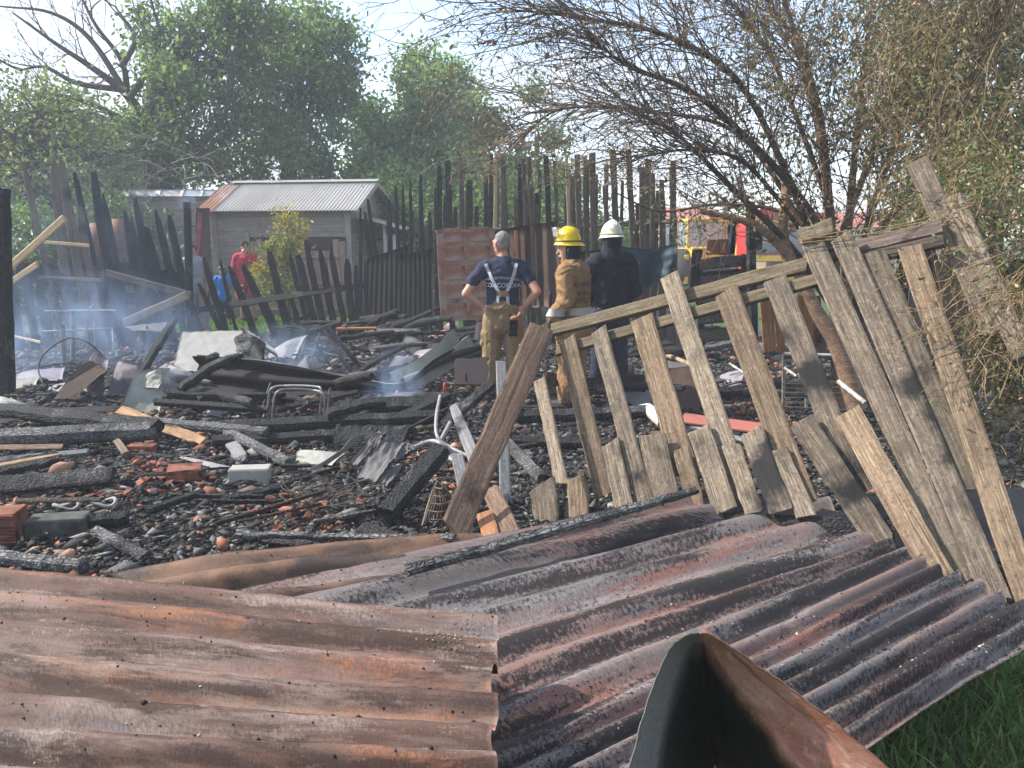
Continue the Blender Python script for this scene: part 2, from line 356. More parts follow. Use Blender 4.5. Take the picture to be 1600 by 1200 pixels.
MT['bark'] = wood('dark bark', (.11, .085, .068), (.035, .027, .022), (.19, .15, .12), grain=.35)
MT['bark_brown'] = wood('scorched brown bark', (.24, .15, .095), (.075, .048, .034), (.36, .24, .155), grain=.5)
MT['twig'] = plain('dry twig bark', (.20, .145, .11), .85, 15, .6, 0)
MT['straw'] = plain('dry straw stem', (.30, .205, .11), .8, 8, .55, 0)
MT['leaf'] = leafmat('green leaves', .5)
MT['dead_leaf'] = leafmat('scorched leaves', .25, .7)
MT['grass_blade'] = leafmat('grass blades', .4, .5)

# ================================================================ ground
def ground_h(x, y):
    b = .035*n3(x*.9, y*.9, 3)+.02*n3(x*2.7, y*2.7, 9)
    m = .10*math.exp(-((x+2.6)/1.9)**2-((y-9.2)/2.2)**2)+.07*math.exp(-((x+.6)/1.6)**2-((y-9.6)/1.8)**2)
    return b*(1 if y < 14 else .4)+m
def build_ground():
    xs = np.concatenate([[-600, -250, -100, -50, -25, -16], np.linspace(-12, 12, 121), [16, 25, 50, 100, 250, 600]])
    ys = np.concatenate([[-40, -12, -4], np.linspace(0, 18, 91), [20, 24, 30, 45, 80, 160, 400, 1200]])
    V = [(x, y, ground_h(x, y)-.02) for x in xs for y in ys]; n = len(ys)
    i, j = np.meshgrid(np.arange(len(xs)-1), np.arange(n-1), indexing='ij'); q = (i*n+j).ravel()
    me = mesh_from(V, np.stack([q, q+n, q+n+1, q+1], 1), True)
    s = NB('burnt yard and grass'); p = s.coords(rand=False); sp = s.n('ShaderNodeSeparateXYZ'); s.l(p, sp.inputs[0])
    a = s.noise(p, 7, 6, .65); b = s.noise(p, 60, 4, .7); w = s.noise(p, .7, 3, .5)
    ash = s.mix(s.rng(a, .35, .65), (.016, .016, .017), (.052, .050, .049)); ash = s.mix(s.rng(b, .58, .70, 0, .7), ash, (.13, .125, .12)); ash = s.mix(s.math('MULTIPLY', s.rng(s.noise(p, 1.6, 6, .65), .50, .62, 0, .8), s.rng(b, .3, .55)), ash, (.115, .112, .11))
    ash = s.mix(s.rng(s.noise(p, 3, 5, .6), .58, .70, 0, .6), ash, (.085, .05, .032))
    gr = s.mix(s.rng(b, .35, .65), (.028, .055, .014), (.075, .12, .03))
    yy = s.math('ADD', sp.outputs['Y'], s.math('MULTIPLY', s.math('SUBTRACT', w, .5), 1.2))
    f = s.math('MAXIMUM', s.rng(yy, 13.6, 14.0), s.rng(yy, 3.1, 2.8))
    c = s.mix(f, ash, gr); s.done(c, .9, s.bump(s.math('ADD', a, s.math('MULTIPLY', b, .6)), .9, .03), spec=.2)
    tag(obj('ground', me, s.m), kind='structure')
build_ground()

# ================================================================ corrugated sheets in front
def corrugated(Ls, Rs, pitch_n, amp, length, width, nu=60, per=10, sag=0., ripple=0., seed=0, thick=.002, uend=None, edge=0., crease=None):
    """sheet between two end lines given as (v, point); ridges run from the left end to the right end"""
    o = seed*13.7; dr = random.Random(seed+90); dents = [(dr.random(), dr.random(), dr.uniform(.006, .022), dr.uniform(-.012, .008)) for _ in range(34)]
    def fn(u, v):
        a = poly(Ls, v); b = poly(Rs, v); e = ((n3(v*9, o)+.6*n3(v*31, o))*edge if u > .985 else 0)+(n3(v*9, o+5)*edge if u < .02 else 0)
        p = a.lerp(b, u+e)
        dz = amp*math.cos(2*math.pi*v*pitch_n)*(1-.3*max(0, n3(u*3+o, v*3)))
        dz += -sag*math.sin(math.pi*u)+ripple*(n3(u*2.5+o, v*2)+.5*n3(u*6, v*5+o)+.22*n3(u*17, v*14+o))
        if crease: dz += crease(u, v)
        for du, dv, dd, dh in dents:
            q = ((u-du)*length)**2+((v-dv)*width)**2
            if q < 9*dd*dd*4: dz += dh*math.exp(-q/(2*dd*dd*2))
        return (p.x, p.y, p.z+dz)
    return grid_surface(fn, nu, int(pitch_n*per), thick, (length, width))
# left, orange rust
Ls = [(0, G(-70, 893, .36)), (.5, G(-70, 1085, .40)), (1, G(-70, 1330, .44))]
Rs = [(0, G(775, 975, .40)), (.5, G(774, 1140, .42)), (1, G(772, 1360, .44))]
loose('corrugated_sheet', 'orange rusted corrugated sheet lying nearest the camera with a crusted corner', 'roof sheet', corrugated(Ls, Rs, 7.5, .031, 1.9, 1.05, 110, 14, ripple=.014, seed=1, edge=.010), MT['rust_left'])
# right, maroon and black
Ls = [(0, G(338, 942, .10)), (.28, G(400, 1125, .12)), (.5, G(560, 1300, .16)), (1, G(893, 1480, .22))]
Rs = [(0, G(1115, 770, .27)), (.10, G(1272, 768, .25)), (.3, G(1372, 838, .25)), (.5, G(1440, 876, .26)), (.86, G(1604, 944, .30)), (1, G(1625, 1005, .30))]
def crease(u, v): return .035*math.exp(-((v-.03)/.035)**2)*(1-.6*u)-.02*math.exp(-((v-.1)/.03)**2)
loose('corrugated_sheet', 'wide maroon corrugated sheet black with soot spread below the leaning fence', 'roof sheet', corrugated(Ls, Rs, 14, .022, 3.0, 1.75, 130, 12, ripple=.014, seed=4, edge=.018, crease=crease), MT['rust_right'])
# rear, brown
Ls = [(0, G(172, 906, .10)), (.45, G(210, 930, .14)), (1, G(280, 985, .06))]
Rs = [(0, G(752, 846, .13)), (.45, G(800, 880, .12)), (1, G(840, 935, .04))]
loose('corrugated_sheet', 'narrow brown scorched sheet with two broad ridges behind the orange one', 'roof sheet', corrugated(Ls, Rs, 2.6, .035, 2.1, .5, 50, 18, ripple=.02, seed=6, sag=-.05), MT['rust_rear'])
# the folded sheet that opens towards the camera
def tent():
    OP = [(960, 1290, 1.06), (1000, 1130, 1.15), (1038, 1025, 1.22), (1064, 997, 1.24), (1090, 989, 1.25), (1120, 997, 1.25), (1200, 1053, 1.25), (1300, 1130, 1.22), (1420, 1232, 1.17), (1500, 1300, 1.13)]
    FP = [(1012, 1290, 1.10), (1036, 1140, 1.20), (1062, 1045, 1.28), (1077, 1014, 1.30), (1090, 1006, 1.31), (1104, 1012, 1.31), (1150, 1080, 1.30), (1200, 1150, 1.26), (1258, 1235, 1.20), (1300, 1300, 1.16)]
    O_ = spline([D(*q) for q in OP], 10); F_ = spline([D(*q) for q in FP], 10); N = len(O_)-1; apex = D(1120, 1160, 1.66); apex.z = .34
    def fn(u, v):
        k = u*N; i = min(int(k), N-1); a = Vector(O_[i]).lerp(Vector(O_[i+1]), k-i); b = Vector(F_[i]).lerp(Vector(F_[i+1]), k-i)
        if v < .45:
            t = v/.45; p = a.lerp(b, t); p.z += .016*math.sin(math.pi*t)+.007*math.cos(t*math.pi*4)*max(0, min(1, (u-.5)*4))+.006*n3(u*14, t*2)*math.sin(math.pi*t)
            if v == 0: p += Vector((.003*n3(u*30, 1), 0, .003*n3(u*44, 2)))
        else: t = (v-.45)/.55; p = b.lerp(apex, t*.95); p += Vector((0, 0, -.02*math.sin(math.pi*t)+.012*n3(u*7, t*5)))
        return tuple(p)
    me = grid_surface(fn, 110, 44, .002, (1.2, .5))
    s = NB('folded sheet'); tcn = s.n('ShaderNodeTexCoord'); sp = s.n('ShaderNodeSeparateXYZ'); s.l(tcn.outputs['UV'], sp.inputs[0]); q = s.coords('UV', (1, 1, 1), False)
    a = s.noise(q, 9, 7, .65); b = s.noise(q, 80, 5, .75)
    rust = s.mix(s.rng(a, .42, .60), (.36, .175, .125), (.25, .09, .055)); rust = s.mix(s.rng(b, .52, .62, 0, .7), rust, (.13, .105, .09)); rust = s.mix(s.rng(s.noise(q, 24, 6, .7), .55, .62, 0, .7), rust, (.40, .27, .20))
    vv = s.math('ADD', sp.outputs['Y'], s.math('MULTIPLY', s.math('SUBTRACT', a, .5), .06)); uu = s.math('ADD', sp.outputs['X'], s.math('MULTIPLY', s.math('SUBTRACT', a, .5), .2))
    gz = s.mix(s.rng(b, .4, .6), (.13, .122, .115), (.075, .07, .068)); c = s.mix(s.rng(uu, .52, .64), gz, rust); c = s.mix(s.rng(vv, .20, .25), c, (.010, .0095, .0095))  # past the fold, the hollow's shade is painted into the colour as near-black
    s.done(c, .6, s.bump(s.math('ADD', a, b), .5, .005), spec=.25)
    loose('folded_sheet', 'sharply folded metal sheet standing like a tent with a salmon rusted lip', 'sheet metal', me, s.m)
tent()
# long charred pole on the sheet's upper edge
def loose_timber(label, p0, p1, w, t, mat, name='charred_beam', cat='beam', group=None, face=Vector((0, -.5, .8)), **k):
    return tag(timber(name, p0, p1, w, t, mat, None, face, **k), label, cat, group)
loose_timber('long thin charred pole lying along the upper edge of the maroon sheet', G(632, 893, .22), G(1090, 766, .34), .05, .045, MT['char_ash'], seed=3, seg=22, wob=.09, tip=.6, rnd=.3)
loose_timber('crusty charred stick along the back edge of the brown ridged sheet', G(368, 836, .12), G(712, 842, .17), .035, .035, MT['char_ash'], seed=5, seg=16, wob=.18, rnd=.3)

# ================================================================ fallen picket fence
fa, fb = G(848, 800, .0), G(1560, 965, .0); fd = (fb-fa).normalized()
fn_ = Vector((fd.y, -fd.x, 0)).normalized(); fn_ = (fn_*math.cos(R(20))+Vector((0, 0, 1))*math.sin(R(20))).normalized()
if fn_.y > 0: fn_ = -fn_
fence = empty('picket_fence', fa); tag(fence, 'half collapsed weathered picket fence leaning across the yard', 'fence')
def fp(px, py, off=0.): return onplane(px, py, fa+fn_*off, fn_)
def fence_piece(name, x0, y0, x1, y1, wpx, t, off, mat, seed, **k):
    p0, p1 = fp(x0, y0, off), fp(x1, y1, off); mid = (p0+p1)/2; dep = (mid-C0).dot(FW); w = wpx*1.13*dep/FPX
    k.setdefault('jag', .12); k.setdefault('wob', .035)
    return timber(name, p0, p1, w, t, mat, fence, fn_, seed=seed, **k)
LONG = [(843, 592, 878, 757, 19), (886, 528, 944, 776, 27), (935, 514, 1012, 800, 25), (1002, 494, 1073, 744, 34), (1045, 430, 1163, 780, 28), (1135, 454, 1258, 790, 34), (1210, 434, 1342, 770, 33),
        (1262, 363, 1505, 915, 32), (1314, 368, 1558, 935, 32), (1362, 395, 1516, 768, 36), (1420, 384, 1610, 945, 32)]
for i, (a, b, c, d, w) in enumerate(LONG): fence_piece('picket', a, b, c, d, w, .022, .035+.010*(i % 3), MT[('grey_wood', 'warm_picket', 'grey_wood', 'warm_picket', 'grey_wood', 'warm_picket', 'scorched_picket', 'grey_wood', 'scorched_picket', 'grey_wood', 'warm_picket')[i]], 40+i, seg=10, skew0=random.uniform(-.3, .3), skew1=random.uniform(-.4, .4), warp=random.uniform(-.08, .08))
for i, (a, b, c, d, w) in enumerate([(1432, 250, 1556, 520, 30), (1486, 305, 1600, 560, 26)]): fence_piece('picket', a, b, c, d, w, .022, -.075, MT['grey_wood'], 60+i, seg=8)
SHORT = [(848, 752, 858, 860, 42), (901, 741, 908, 845, 31), (953, 688, 978, 800, 28), (1018, 676, 1045, 790, 38), (1090, 668, 1135, 800, 33), (1172, 670, 1222, 800, 33), (1250, 655, 1378, 850, 36), (1322, 640, 1470, 905, 37), (1064, 700, 1090, 800, 24), (1142, 694, 1180, 805, 26), (1214, 700, 1262, 810, 27)]
for i, (a, b, c, d, w) in enumerate(SHORT): fence_piece('broken_picket', a, b, c, d, w, .022, .085+.010*(i % 2), MT[('scorched_picket', 'warm_picket', 'grey_wood', 'grey_wood', 'grey_wood', 'scorched_picket', 'grey_wood', 'warm_picket', 'warm_picket', 'grey_wood', 'grey_wood')[i]], 70+i, seg=7, skew0=random.uniform(-.35, .35), jag=.22, wob=.05)
fence_piece('rail', 860, 517, 1268, 412, 19, .045, -.028, MT['rail_wood'], 80, seg=12, wob=.05, jag=.4)
fence_piece('rail', 1262, 407, 1472, 355, 20, .045, -.03, MT['far_picket'], 81, seg=8, wob=.05)
fence_piece('rail', 868, 549, 1290, 434, 16, .04, .0, MT['rail_wood'], 82, seg=12, wob=.05, jag=.4)
fence_piece('rail', 1320, 412, 1476, 376, 17, .04, .0, MT['far_picket'], 83, seg=8, wob=.05)
fence_piece('rail', 830, 800, 1400, 830, 26, .04, .05, MT['char_dry'], 84, seg=12, wob=.06)
cap = timber('cap_board', fp(1246, 372, .062), fp(1305, 352, .062), .085, .03, MT['rail_wood'], fence, fn_, seed=85, seg=6, jag=.3, wob=.12)
loose_timber('wide brown scorched board leaning diagonally in front of the fence', G(706, 838, .10), fp(848, 508, .13), .155, .024, MT['brown_board'], name='leaning_board', cat='board', face=Vector((.1, -1, .3)), seed=91, seg=14, jag=.3, wob=.03, skew0=.25)
loose_timber('grey ashen board with rounded top propped left of the brown board', G(750, 740, .06), G(708, 633, .36), .085, .024, MT['ash_board'], name='leaning_board', cat='board', face=Vector((.1, -1, .3)), seed=92, seg=8, tip=.7)
loose_timber('short grey ashen board with a notched top beside the bent tubes', G(733, 800, .05), G(713, 706, .32), .075, .024, MT['ash_board'], name='leaning_board', cat='board', face=Vector((.1, -1, .3)), seed=93, seg=6, jag=.6)
loose_timber('upright narrow grey board behind the brown leaning board', G(790, 790, .0), D(783, 563, 5.1), .07, .024, MT['ash_board'], name='leaning_board', cat='board', face=Vector((.1, -1, .3)), seed=94, seg=8)
loose_timber('tan foot of a board crossing under the wide brown board', G(800, 838, .1), G(765, 762, .22), .10, .02, MT['brown_board'], name='leaning_board', cat='board', face=Vector((.1, -1, .3)), seed=95, seg=6)
loose_timber('orange broken board end below the crossing boards', G(770, 852, .08), G(757, 800, .16), .09, .02, MT['orange_wood'], name='broken_board', cat='board', face=Vector((.1, -1, .3)), seed=96, seg=4, jag=.5)
# ================================================================ shed behind the yard
SY = 16.3
def shed():
    x0, x1 = D(330, 400, SY).x, D(552, 400, SY).x; ez = D(500, 328, SY).z; dep = 2.9; rz = ez+.62
    r = empty('wooden_shed', ((x0+x1)/2, SY, 0)); tag(r, 'small grey clapboard shed with a pale corrugated roof', 'shed')
    W = x1-x0
    obj('wall', box_mesh(W-.06, dep-.06, ez, 0), MT['char_dry'], r, Matrix.Translation(((x0+x1)/2, SY+dep/2, ez/2)))
    n = 14; h = ez/n; pm = plank_mesh(W, h*1.07, .022, seed=1, seg=6, jag=0, wob=.03)
    pm2 = plank_mesh(dep, h*1.07, .022, seed=2, seg=6, jag=0, wob=.03)
    for k in range(n):
        z = h*(k+.5); a = Vector((x0, SY-.012, z)); m = frame(a, a+Vector((1, 0, 0)), Vector((0, -1, -.16)).normalized()); obj('wall_plank', pm, MT['siding'], r, m)
        a = Vector((x1+.012, SY, z)); m = frame(a, a+Vector((0, 1, 0)), Vector((1, 0, -.16)).normalized()); obj('wall_plank', pm2, MT['siding'], r, m)
    for x in (x0-.02, x1-.04):
        timber('corner_board', Vector((x+.03, SY-.04, 0)), Vector((x+.03, SY-.04, ez-.02)), .13, .03, MT['siding'], r, seed=int(x*10), seg=4, jag=0)
    # gable of upright boards with the ridge across the shed
    gm = MT['siding']; ng = 15
    for k in range(ng):
        y = SY+dep*(k+.5)/ng; t = 1-abs((y-SY-1.05)/(1.05 if y < SY+1.05 else dep-1.05)); hh = .03+t*(rz-ez)
        if hh > .05: timber('gable_board', Vector((x1+.03, y, ez-.04)), Vector((x1+.03, y, ez+hh-.02)), dep/ng*.9, .02, gm, r, Vector((1, 0, 0)), seed=k, seg=3, jag=0, wob=.06)
    # roof: near slope, far slope, ridge cap
    def slope(ya, za, yb, zb, xa, xb, nm, mat, per=.076):
        nn = int((xb-xa)/per)
        def fn(u, v):
            x = xa+(xb-xa)*v; return (x, ya+(yb-ya)*u, za+(zb-za)*u+.012*math.cos(2*math.pi*v*nn))
        me = grid_surface(fn, 3, nn*6, .002, (1.3, xb-xa)); return obj(nm, me, mat, r, Matrix())
    rf = slope(SY-.28, ez-.03, SY+1.05, rz, x0+.15, x1+.28, 'roof', MT['roof'])
    slope(SY+1.05, rz, SY+dep+.2, ez-.02, x0-.2, x1+.28, 'roof_slope', MT['roof'])
    slope(SY-.28, ez-.035, SY+1.05, rz-.005, x0-.28, x0+.17, 'rusty_roof_strip', MT['roof_rust'])
    rc = timber('ridge_cap', Vector((x0-.1, SY+1.05, rz+.035)), Vector((x1+.3, SY+1.05, rz+.035)), .2, .012, MT['roof'], r, Vector((0, -.3, 1)), seed=5, seg=6, jag=0, wob=.01)
    timber('verge_board', Vector((x1+.29, SY-.26, ez-.07)), Vector((x1+.29, SY+1.05, rz-.05)), .09, .02, gm, r, Vector((1, 0, 0)), seed=7, seg=4, jag=0)
    timber('verge_board', Vector((x1+.29, SY+dep+.2, ez-.07)), Vector((x1+.29, SY+1.05, rz-.05)), .09, .02, gm, r, Vector((1, 0, 0)), seed=8, seg=4, jag=0)
    # wide plank door leaf standing on the wall
    d0 = D(388, 370, SY-.06); d1 = D(546, 370, SY-.06); top = D(470, 370, SY).z
    dr = obj('door', box_mesh(d1.x-d0.x, .02, top-.25, .004), MT['brown_sheet'], r, Matrix.Translation(((d0.x+d1.x)/2, SY-.06, (top+.25)/2)))
    nd = 15; wd = (d1.x-d0.x)/nd
    for k in range(nd):
        x = d0.x+wd*(k+.5); timber('door_plank', Vector((x, SY-.085, .2+.02*(k % 3))), Vector((x, SY-.085, top-(.28 if 8 < k < 13 else .05 if k % 2 else .09))), wd*.93, .018, MT['shed_door'], dr, seed=k, seg=4, jag=.1)
    for z in (top-.42, top-.95, top-1.5): timber('batten', Vector((d0.x, SY-.115, z)), Vector((d1.x-.1, SY-.115, z+.02)), .055, .02, MT['shed_door'], dr, seed=int(z*50), seg=5)
    timber('door_post', Vector((d0.x-.06, SY-.05, 0)), Vector((d0.x-.06, SY-.05, top+.1)), .07, .03, MT['siding'], r, seed=77, seg=4)
    # lean-to at the gable end
    y = SY+1.9
    timber('eave_sheet', Vector((x1+.05, SY+.7, ez-.12)), Vector((x1+1.0, SY+.9, ez-.38)), 1.6, .02, MT['siding'], r, Vector((.2, 0, 1)), seed=31, seg=4, jag=0)
    for k in range(5): timber('lean_to_plank', Vector((x1+.02, SY+1.5, .25+k*.3)), Vector((x1+.95, SY+1.6, .25+k*.3)), .27, .02, MT['siding'], r, seed=35+k, seg=4, jag=0)
    timber('white_post', Vector((x1+.62, SY+.4, .1)), Vector((x1+.62, SY+.4, ez-.25)), .05, .05, MT['white_tube'], r, seed=41, seg=3, jag=0)
    obj('white_board', box_mesh(.28, .03, .5, .004), MT['white_tube'], r, Matrix.Translation((x1+.75, SY+.42, ez-.75)))
    r.rotation_euler = (0, 0, R(-9))
shed()
def back_shed():
    Y = 17.6; x0 = D(210, 400, Y).x; x1 = D(352, 400, Y).x; ez = D(300, 305, Y).z
    r = empty('timber_shack', ((x0+x1)/2, Y, 0)); tag(r, 'taller weathered timber shack with patched metal flashing left of the pale roof', 'shack')
    obj('wall', box_mesh(x1-x0-.06, 2.0, ez, 0), MT['char_dry'], r, Matrix.Translation(((x0+x1)/2, Y+1.03, ez/2)))
    n = 15; h = ez/n; pm = plank_mesh(x1-x0, h*1.07, .022, seed=3, seg=6, jag=0, wob=.04)
    for k in range(n):
        a = Vector((x0, Y-.012, h*(k+.5))); obj('wall_plank', pm, MT['siding'], r, frame(a, a+Vector((1, .0, .012*math.sin(k*3))), Vector((0, -1, -.16)).normalized()))
    xx = x0-.1
    for k, w in enumerate((.16, .68, .55, .45, .38)):
        obj('flashing', grid_surface(lambda u, v: (xx+w*u, Y-.16+.14*v, ez-.03+.15*v+.01*n3(u*3, v, k)), 5, 3, .003, (w, .2)), MT['flashing'], r, Matrix()); xx += w*.97
    obj('roof', grid_surface(lambda u, v: (x0-.1+(x1-x0+.2)*u, Y+2.2*v, ez+.12-.25*v), 8, 8, .004, (3, 2)), MT['flashing'], r, Matrix())
back_shed()
# dark sheet and red strip between the two sheds
def between():
    a = D(300, 420, 16.0); r = loose('red_strip', 'narrow faded red sheet edge standing between shack and shed', 'sheet metal', grid_surface(lambda u, v: tuple(D(302+5*u+(8-8*v), 332+90*v, 16.0)+Vector((0, .05*u, 0))), 3, 6, .01, (.2, 1.2)), plain('faded red paint', (.34, .07, .085), .6, 8, .4, .1))
    loose('dark_sheet', 'dark curved sheet standing in the gap beside the shed corner', 'sheet metal', grid_surface(lambda u, v: tuple(D(306+22*u, 325+180*v, 16.05)+Vector((0, .06*math.sin(u*3), 0))), 6, 6, .01, (.4, 2)), MT['brown_sheet'])
between()
# the yellowing shrub before the shed door is with the plants below

# ================================================================ burnt fences at the back of the yard
def burnt_fence(label, items, rails, name='burnt_fence', mat='char_dry', seedb=0, tipr=(.25, .6)):
    """items: (x_top, y_top, x_bot, y_bot, depth, width_px)"""
    p = G(items[0][2], items[0][3], 0); r = empty(name, (p.x, items[0][4], 0)); tag(r, label, 'fence'); rr = random.Random(seedb)
    for i, it in enumerate(items):
        xt, yt, xb, yb, Y, w = it[:6]; m = it[6] if len(it) > 6 else mat
        p0, p1 = D(xb, yb, Y), D(xt, yt, Y-.0)
        p0.z = min(p0.z, .0)
        timber('picket', p0, p1, w*.86*Y/FPX, .025, MT[m], r, seed=seedb+i, seg=11, tip=rr.uniform(*tipr), tl=rr.uniform(.1, .3), wob=.10, bend=rr.uniform(-.03, .05), jag=.35)
    for (a, b, c, d, Ya, Yb, w, m) in rails: timber('rail', D(a, b, Ya), D(c, d, Yb), w*Ya/FPX, .045, MT[m], r, seed=seedb+a, seg=12, wob=.12, face=Vector((0, -1, .3)))
    return r
# curved row of charred pickets before the shed
its = [(344, 405, 372, 528, 13.0, 6), (358, 415, 402, 530, 13, 13), (378, 412, 435, 532, 12.95, 13), (412, 470, 440, 530, 12.9, 12), (420, 390, 452, 525, 12.85, 14), (455, 466, 472, 525, 12.8, 9), (452, 395, 486, 522, 12.75, 9),
       (465, 397, 498, 520, 12.7, 14), (477, 375, 510, 517, 12.65, 12), (500, 388, 524, 514, 12.6, 13), (516, 387, 542, 510, 12.55, 11), (542, 404, 552, 512, 12.5, 13), (556, 414, 560, 512, 12.45, 9), (563, 324, 563, 512, 12.4, 6), (570, 330, 590, 440, 12.4, 9), (574, 310, 602, 440, 12.35, 8), (571, 410, 574, 512, 12.3, 9)]
burnt_fence('charred fence with thin curved pickets standing before the shed door', its, [(300, 486, 572, 445, 13.05, 12.45, 9, 'char'), (420, 515, 575, 508, 12.85, 12.4, 10, 'char')], seedb=100)
# tall leaning row at the left
its = [(36, 254, 92, 470, 11.2, 11, 'far_picket'), (84, 248, 112, 500, 11.3, 18, 'far_picket'), (94, 244, 142, 505, 11.25, 17, 'far_picket'), (124, 318, 158, 505, 11.3, 16, 'far_picket'), (115, 268, 172, 500, 11.4, 11), (146, 266, 190, 498, 11.45, 17), (160, 300, 206, 505, 11.5, 11), (195, 328, 228, 510, 11.6, 14), (205, 338, 240, 512, 11.62, 14, 'char_brown'),
       (211, 308, 252, 512, 11.7, 13), (228, 352, 272, 515, 11.75, 14), (242, 326, 290, 512, 11.85, 13), (264, 334, 306, 512, 11.95, 13), (272, 400, 318, 512, 12.1, 11), (318, 400, 358, 530, 12.3, 12), (310, 442, 352, 520, 12.4, 9),
       (60, 440, 76, 505, 11.2, 20), (176, 440, 192, 512, 11.45, 20), (222, 440, 232, 515, 11.6, 18), (252, 445, 268, 515, 11.8, 18), (14, 410, 26, 500, 11.1, 16), (38, 410, 52, 500, 11.1, 15)]
burnt_fence('tall charred picket row leaning in the smoke at the back', its, [(20, 425, 160, 430, 11.2, 11.35, 36, 'char_dry'), (160, 425, 300, 445, 11.4, 12.0, 34, 'char_dry'), (20, 485, 300, 490, 11.15, 12.0, 12, 'char'), (100, 462, 290, 470, 11.3, 12, 20, 'char_dry')], seedb=140)
# black tall stakes behind the standing men
its = [(618, 290, 626, 420, 13.2, 7), (641, 280, 642, 420, 13.2, 6), (657, 272, 658, 420, 13.1, 8), (671, 330, 674, 460, 12.9, 8), (686, 258, 688, 470, 13, 10), (700, 250, 706, 440, 13, 11), (733, 280, 732, 420, 12.9, 13), (719, 240, 727, 430, 13.3, 9, 'far_picket'), (768, 240, 763, 420, 12.6, 8)]+[(x+random.uniform(-5, 5), random.uniform(265, 350), x+random.uniform(-6, 8), 440, 13.5, random.uniform(6, 10)) for x in range(610, 765, 17)]
burnt_fence('sparse row of tall black stakes between the dark sheets and rusty door', its, [(610, 430, 700, 430, 13.2, 13.0, 9, 'char')], seedb=180, tipr=(.5, .9))
its = [(775, 238, 772, 480, 11.9, 6, 'tan_wood'), (786, 238, 787, 480, 11.9, 9), (813, 256, 811, 480, 11.8, 9, 'char_dry'), (817, 246, 834, 480, 11.7, 8), (826, 244, 846, 480, 11.75, 9), (853, 241, 866, 480, 11.6, 10, 'char_dry'), (866, 250, 880, 470, 11.6, 7), (885, 242, 897, 470, 11.5, 6, 'tan_wood'), (902, 240, 911, 470, 11.4, 10), (914, 246, 922, 470, 11.4, 9), (925, 237, 936, 470, 11.3, 12), (957, 234, 972, 470, 11.2, 11), (944, 290, 962, 470, 11.3, 7), (981, 232, 1000, 470, 11.1, 11),
       (1004, 260, 1008, 470, 11, 12), (1020, 270, 1021, 470, 11, 9), (1034, 280, 1035, 470, 10.9, 9), (1052, 250, 1054, 470, 10.9, 11), (896, 310, 900, 470, 11.7, 7), (838, 300, 842, 470, 11.9, 8)]+[(x+random.uniform(-4, 4), random.uniform(245, 320), x+random.uniform(-8, 12), 470, 12.3-(x-770)*.004, random.uniform(6, 11)) for x in range(778, 1060, 13)]
burnt_fence('tall brown picket fence standing under the bare branches', its, [(770, 360, 1060, 345, 12, 11, 7, 'far_picket'), (770, 440, 1060, 440, 12, 11, 9, 'char_dry')], mat='far_picket', seedb=210, tipr=(.75, 1.))
# scorched sheets in the fence line
def upright_sheet(label, quad, Y0, Y1, n, amp, mat, name='fence_sheet', seed=0, cat='sheet metal'):
    (a, b), (c, d), (e, f), (g, h) = quad     # tl, tr, br, bl pixels
    TL, TR, BR, BL = D(a, b, Y0), D(c, d, Y1), D(e, f, Y1), D(g, h, Y0)
    def fn(u, v):
        p = TL.lerp(TR, u).lerp(BL.lerp(BR, u), v); return (p.x, p.y-amp*math.cos(2*math.pi*n*u)+.02*n3(u*3+seed, v*3), p.z)
    return loose(name, label, cat, grid_surface(lambda v, u: fn(u, v), 8, max(8, n*8), .003, ((TL-BL).length, (TL-TR).length)), mat)
upright_sheet('scorched black corrugated sheet standing at the end of the charred pickets', [(574, 404), (640, 382), (644, 516), (566, 516)], 12.3, 12.0, 9, .010, MT['char_sheet'], seed=1)
upright_sheet('shorter blackened corrugated sheet next to the rusty panelled door', [(618, 402), (676, 388), (678, 512), (616, 514)], 11.9, 11.7, 8, .010, MT['char_sheet'], seed=2)
upright_sheet('dark brown sheet wall behind the men beside the rusty door', [(752, 362), (872, 345), (876, 478), (756, 486)], 11.2, 10.6, 7, .02, MT['brown_sheet'], seed=3)
upright_sheet('brown rusty sheet fence running on behind the helmeted men', [(872, 395), (968, 388), (968, 490), (874, 492)], 11.0, 10.5, 8, .02, MT['brown_sheet'], seed=5)
for i, (x, y0, y1) in enumerate([(806, 360, 470), (816, 372, 465), (832, 352, 478)]):
    loose_timber(['orange brown strip leaning on the dark sheet wall', 'second reddish strip on the dark sheet wall', 'thin pale pole against the dark sheet wall'][i], D(x+4, y1, 10.6), D(x, y0, 10.7), .05, .03, MT[['orange_wood', 'orange_wood', 'far_picket'][i]], name='strip', cat='board', face=Vector((0, -1, 0)), seed=300+i, seg=5)
def rusty_door():
    Y = 10.7; a, b = D(682, 372, Y), D(768, 352, Y); lo = D(690, 500, Y).z; r = empty('panelled_door', ((a.x+b.x)/2, Y, lo)); tag(r, 'rusty panelled metal door standing upright behind the man in navy', 'door')
    W, H = .80, a.z-lo+.08
    M0 = Matrix.Translation((a.x+.42, Y, lo+H/2)) @ Matrix.Rotation(R(-2), 4, 'Y') @ Matrix.Rotation(R(8), 4, 'Z')
    obj('door_leaf', box_mesh(W, .04, H, .006), MT['rust_door'], r, M0)
    pm = box_mesh(.27, .02, .19, .007)
    for i in range(2):
        for k in range(5):
            o = obj('door_panel', pm, MT['rust_door'], r, M0 @ Matrix.Translation((-.17+i*.35, -.017, -H/2+.15+k*.255)))
    obj('frame_edge', box_mesh(W+.03, .06, .04, .006), MT['rust_door'], r, M0 @ Matrix.Translation((0, 0, H/2+.02)))
rusty_door()
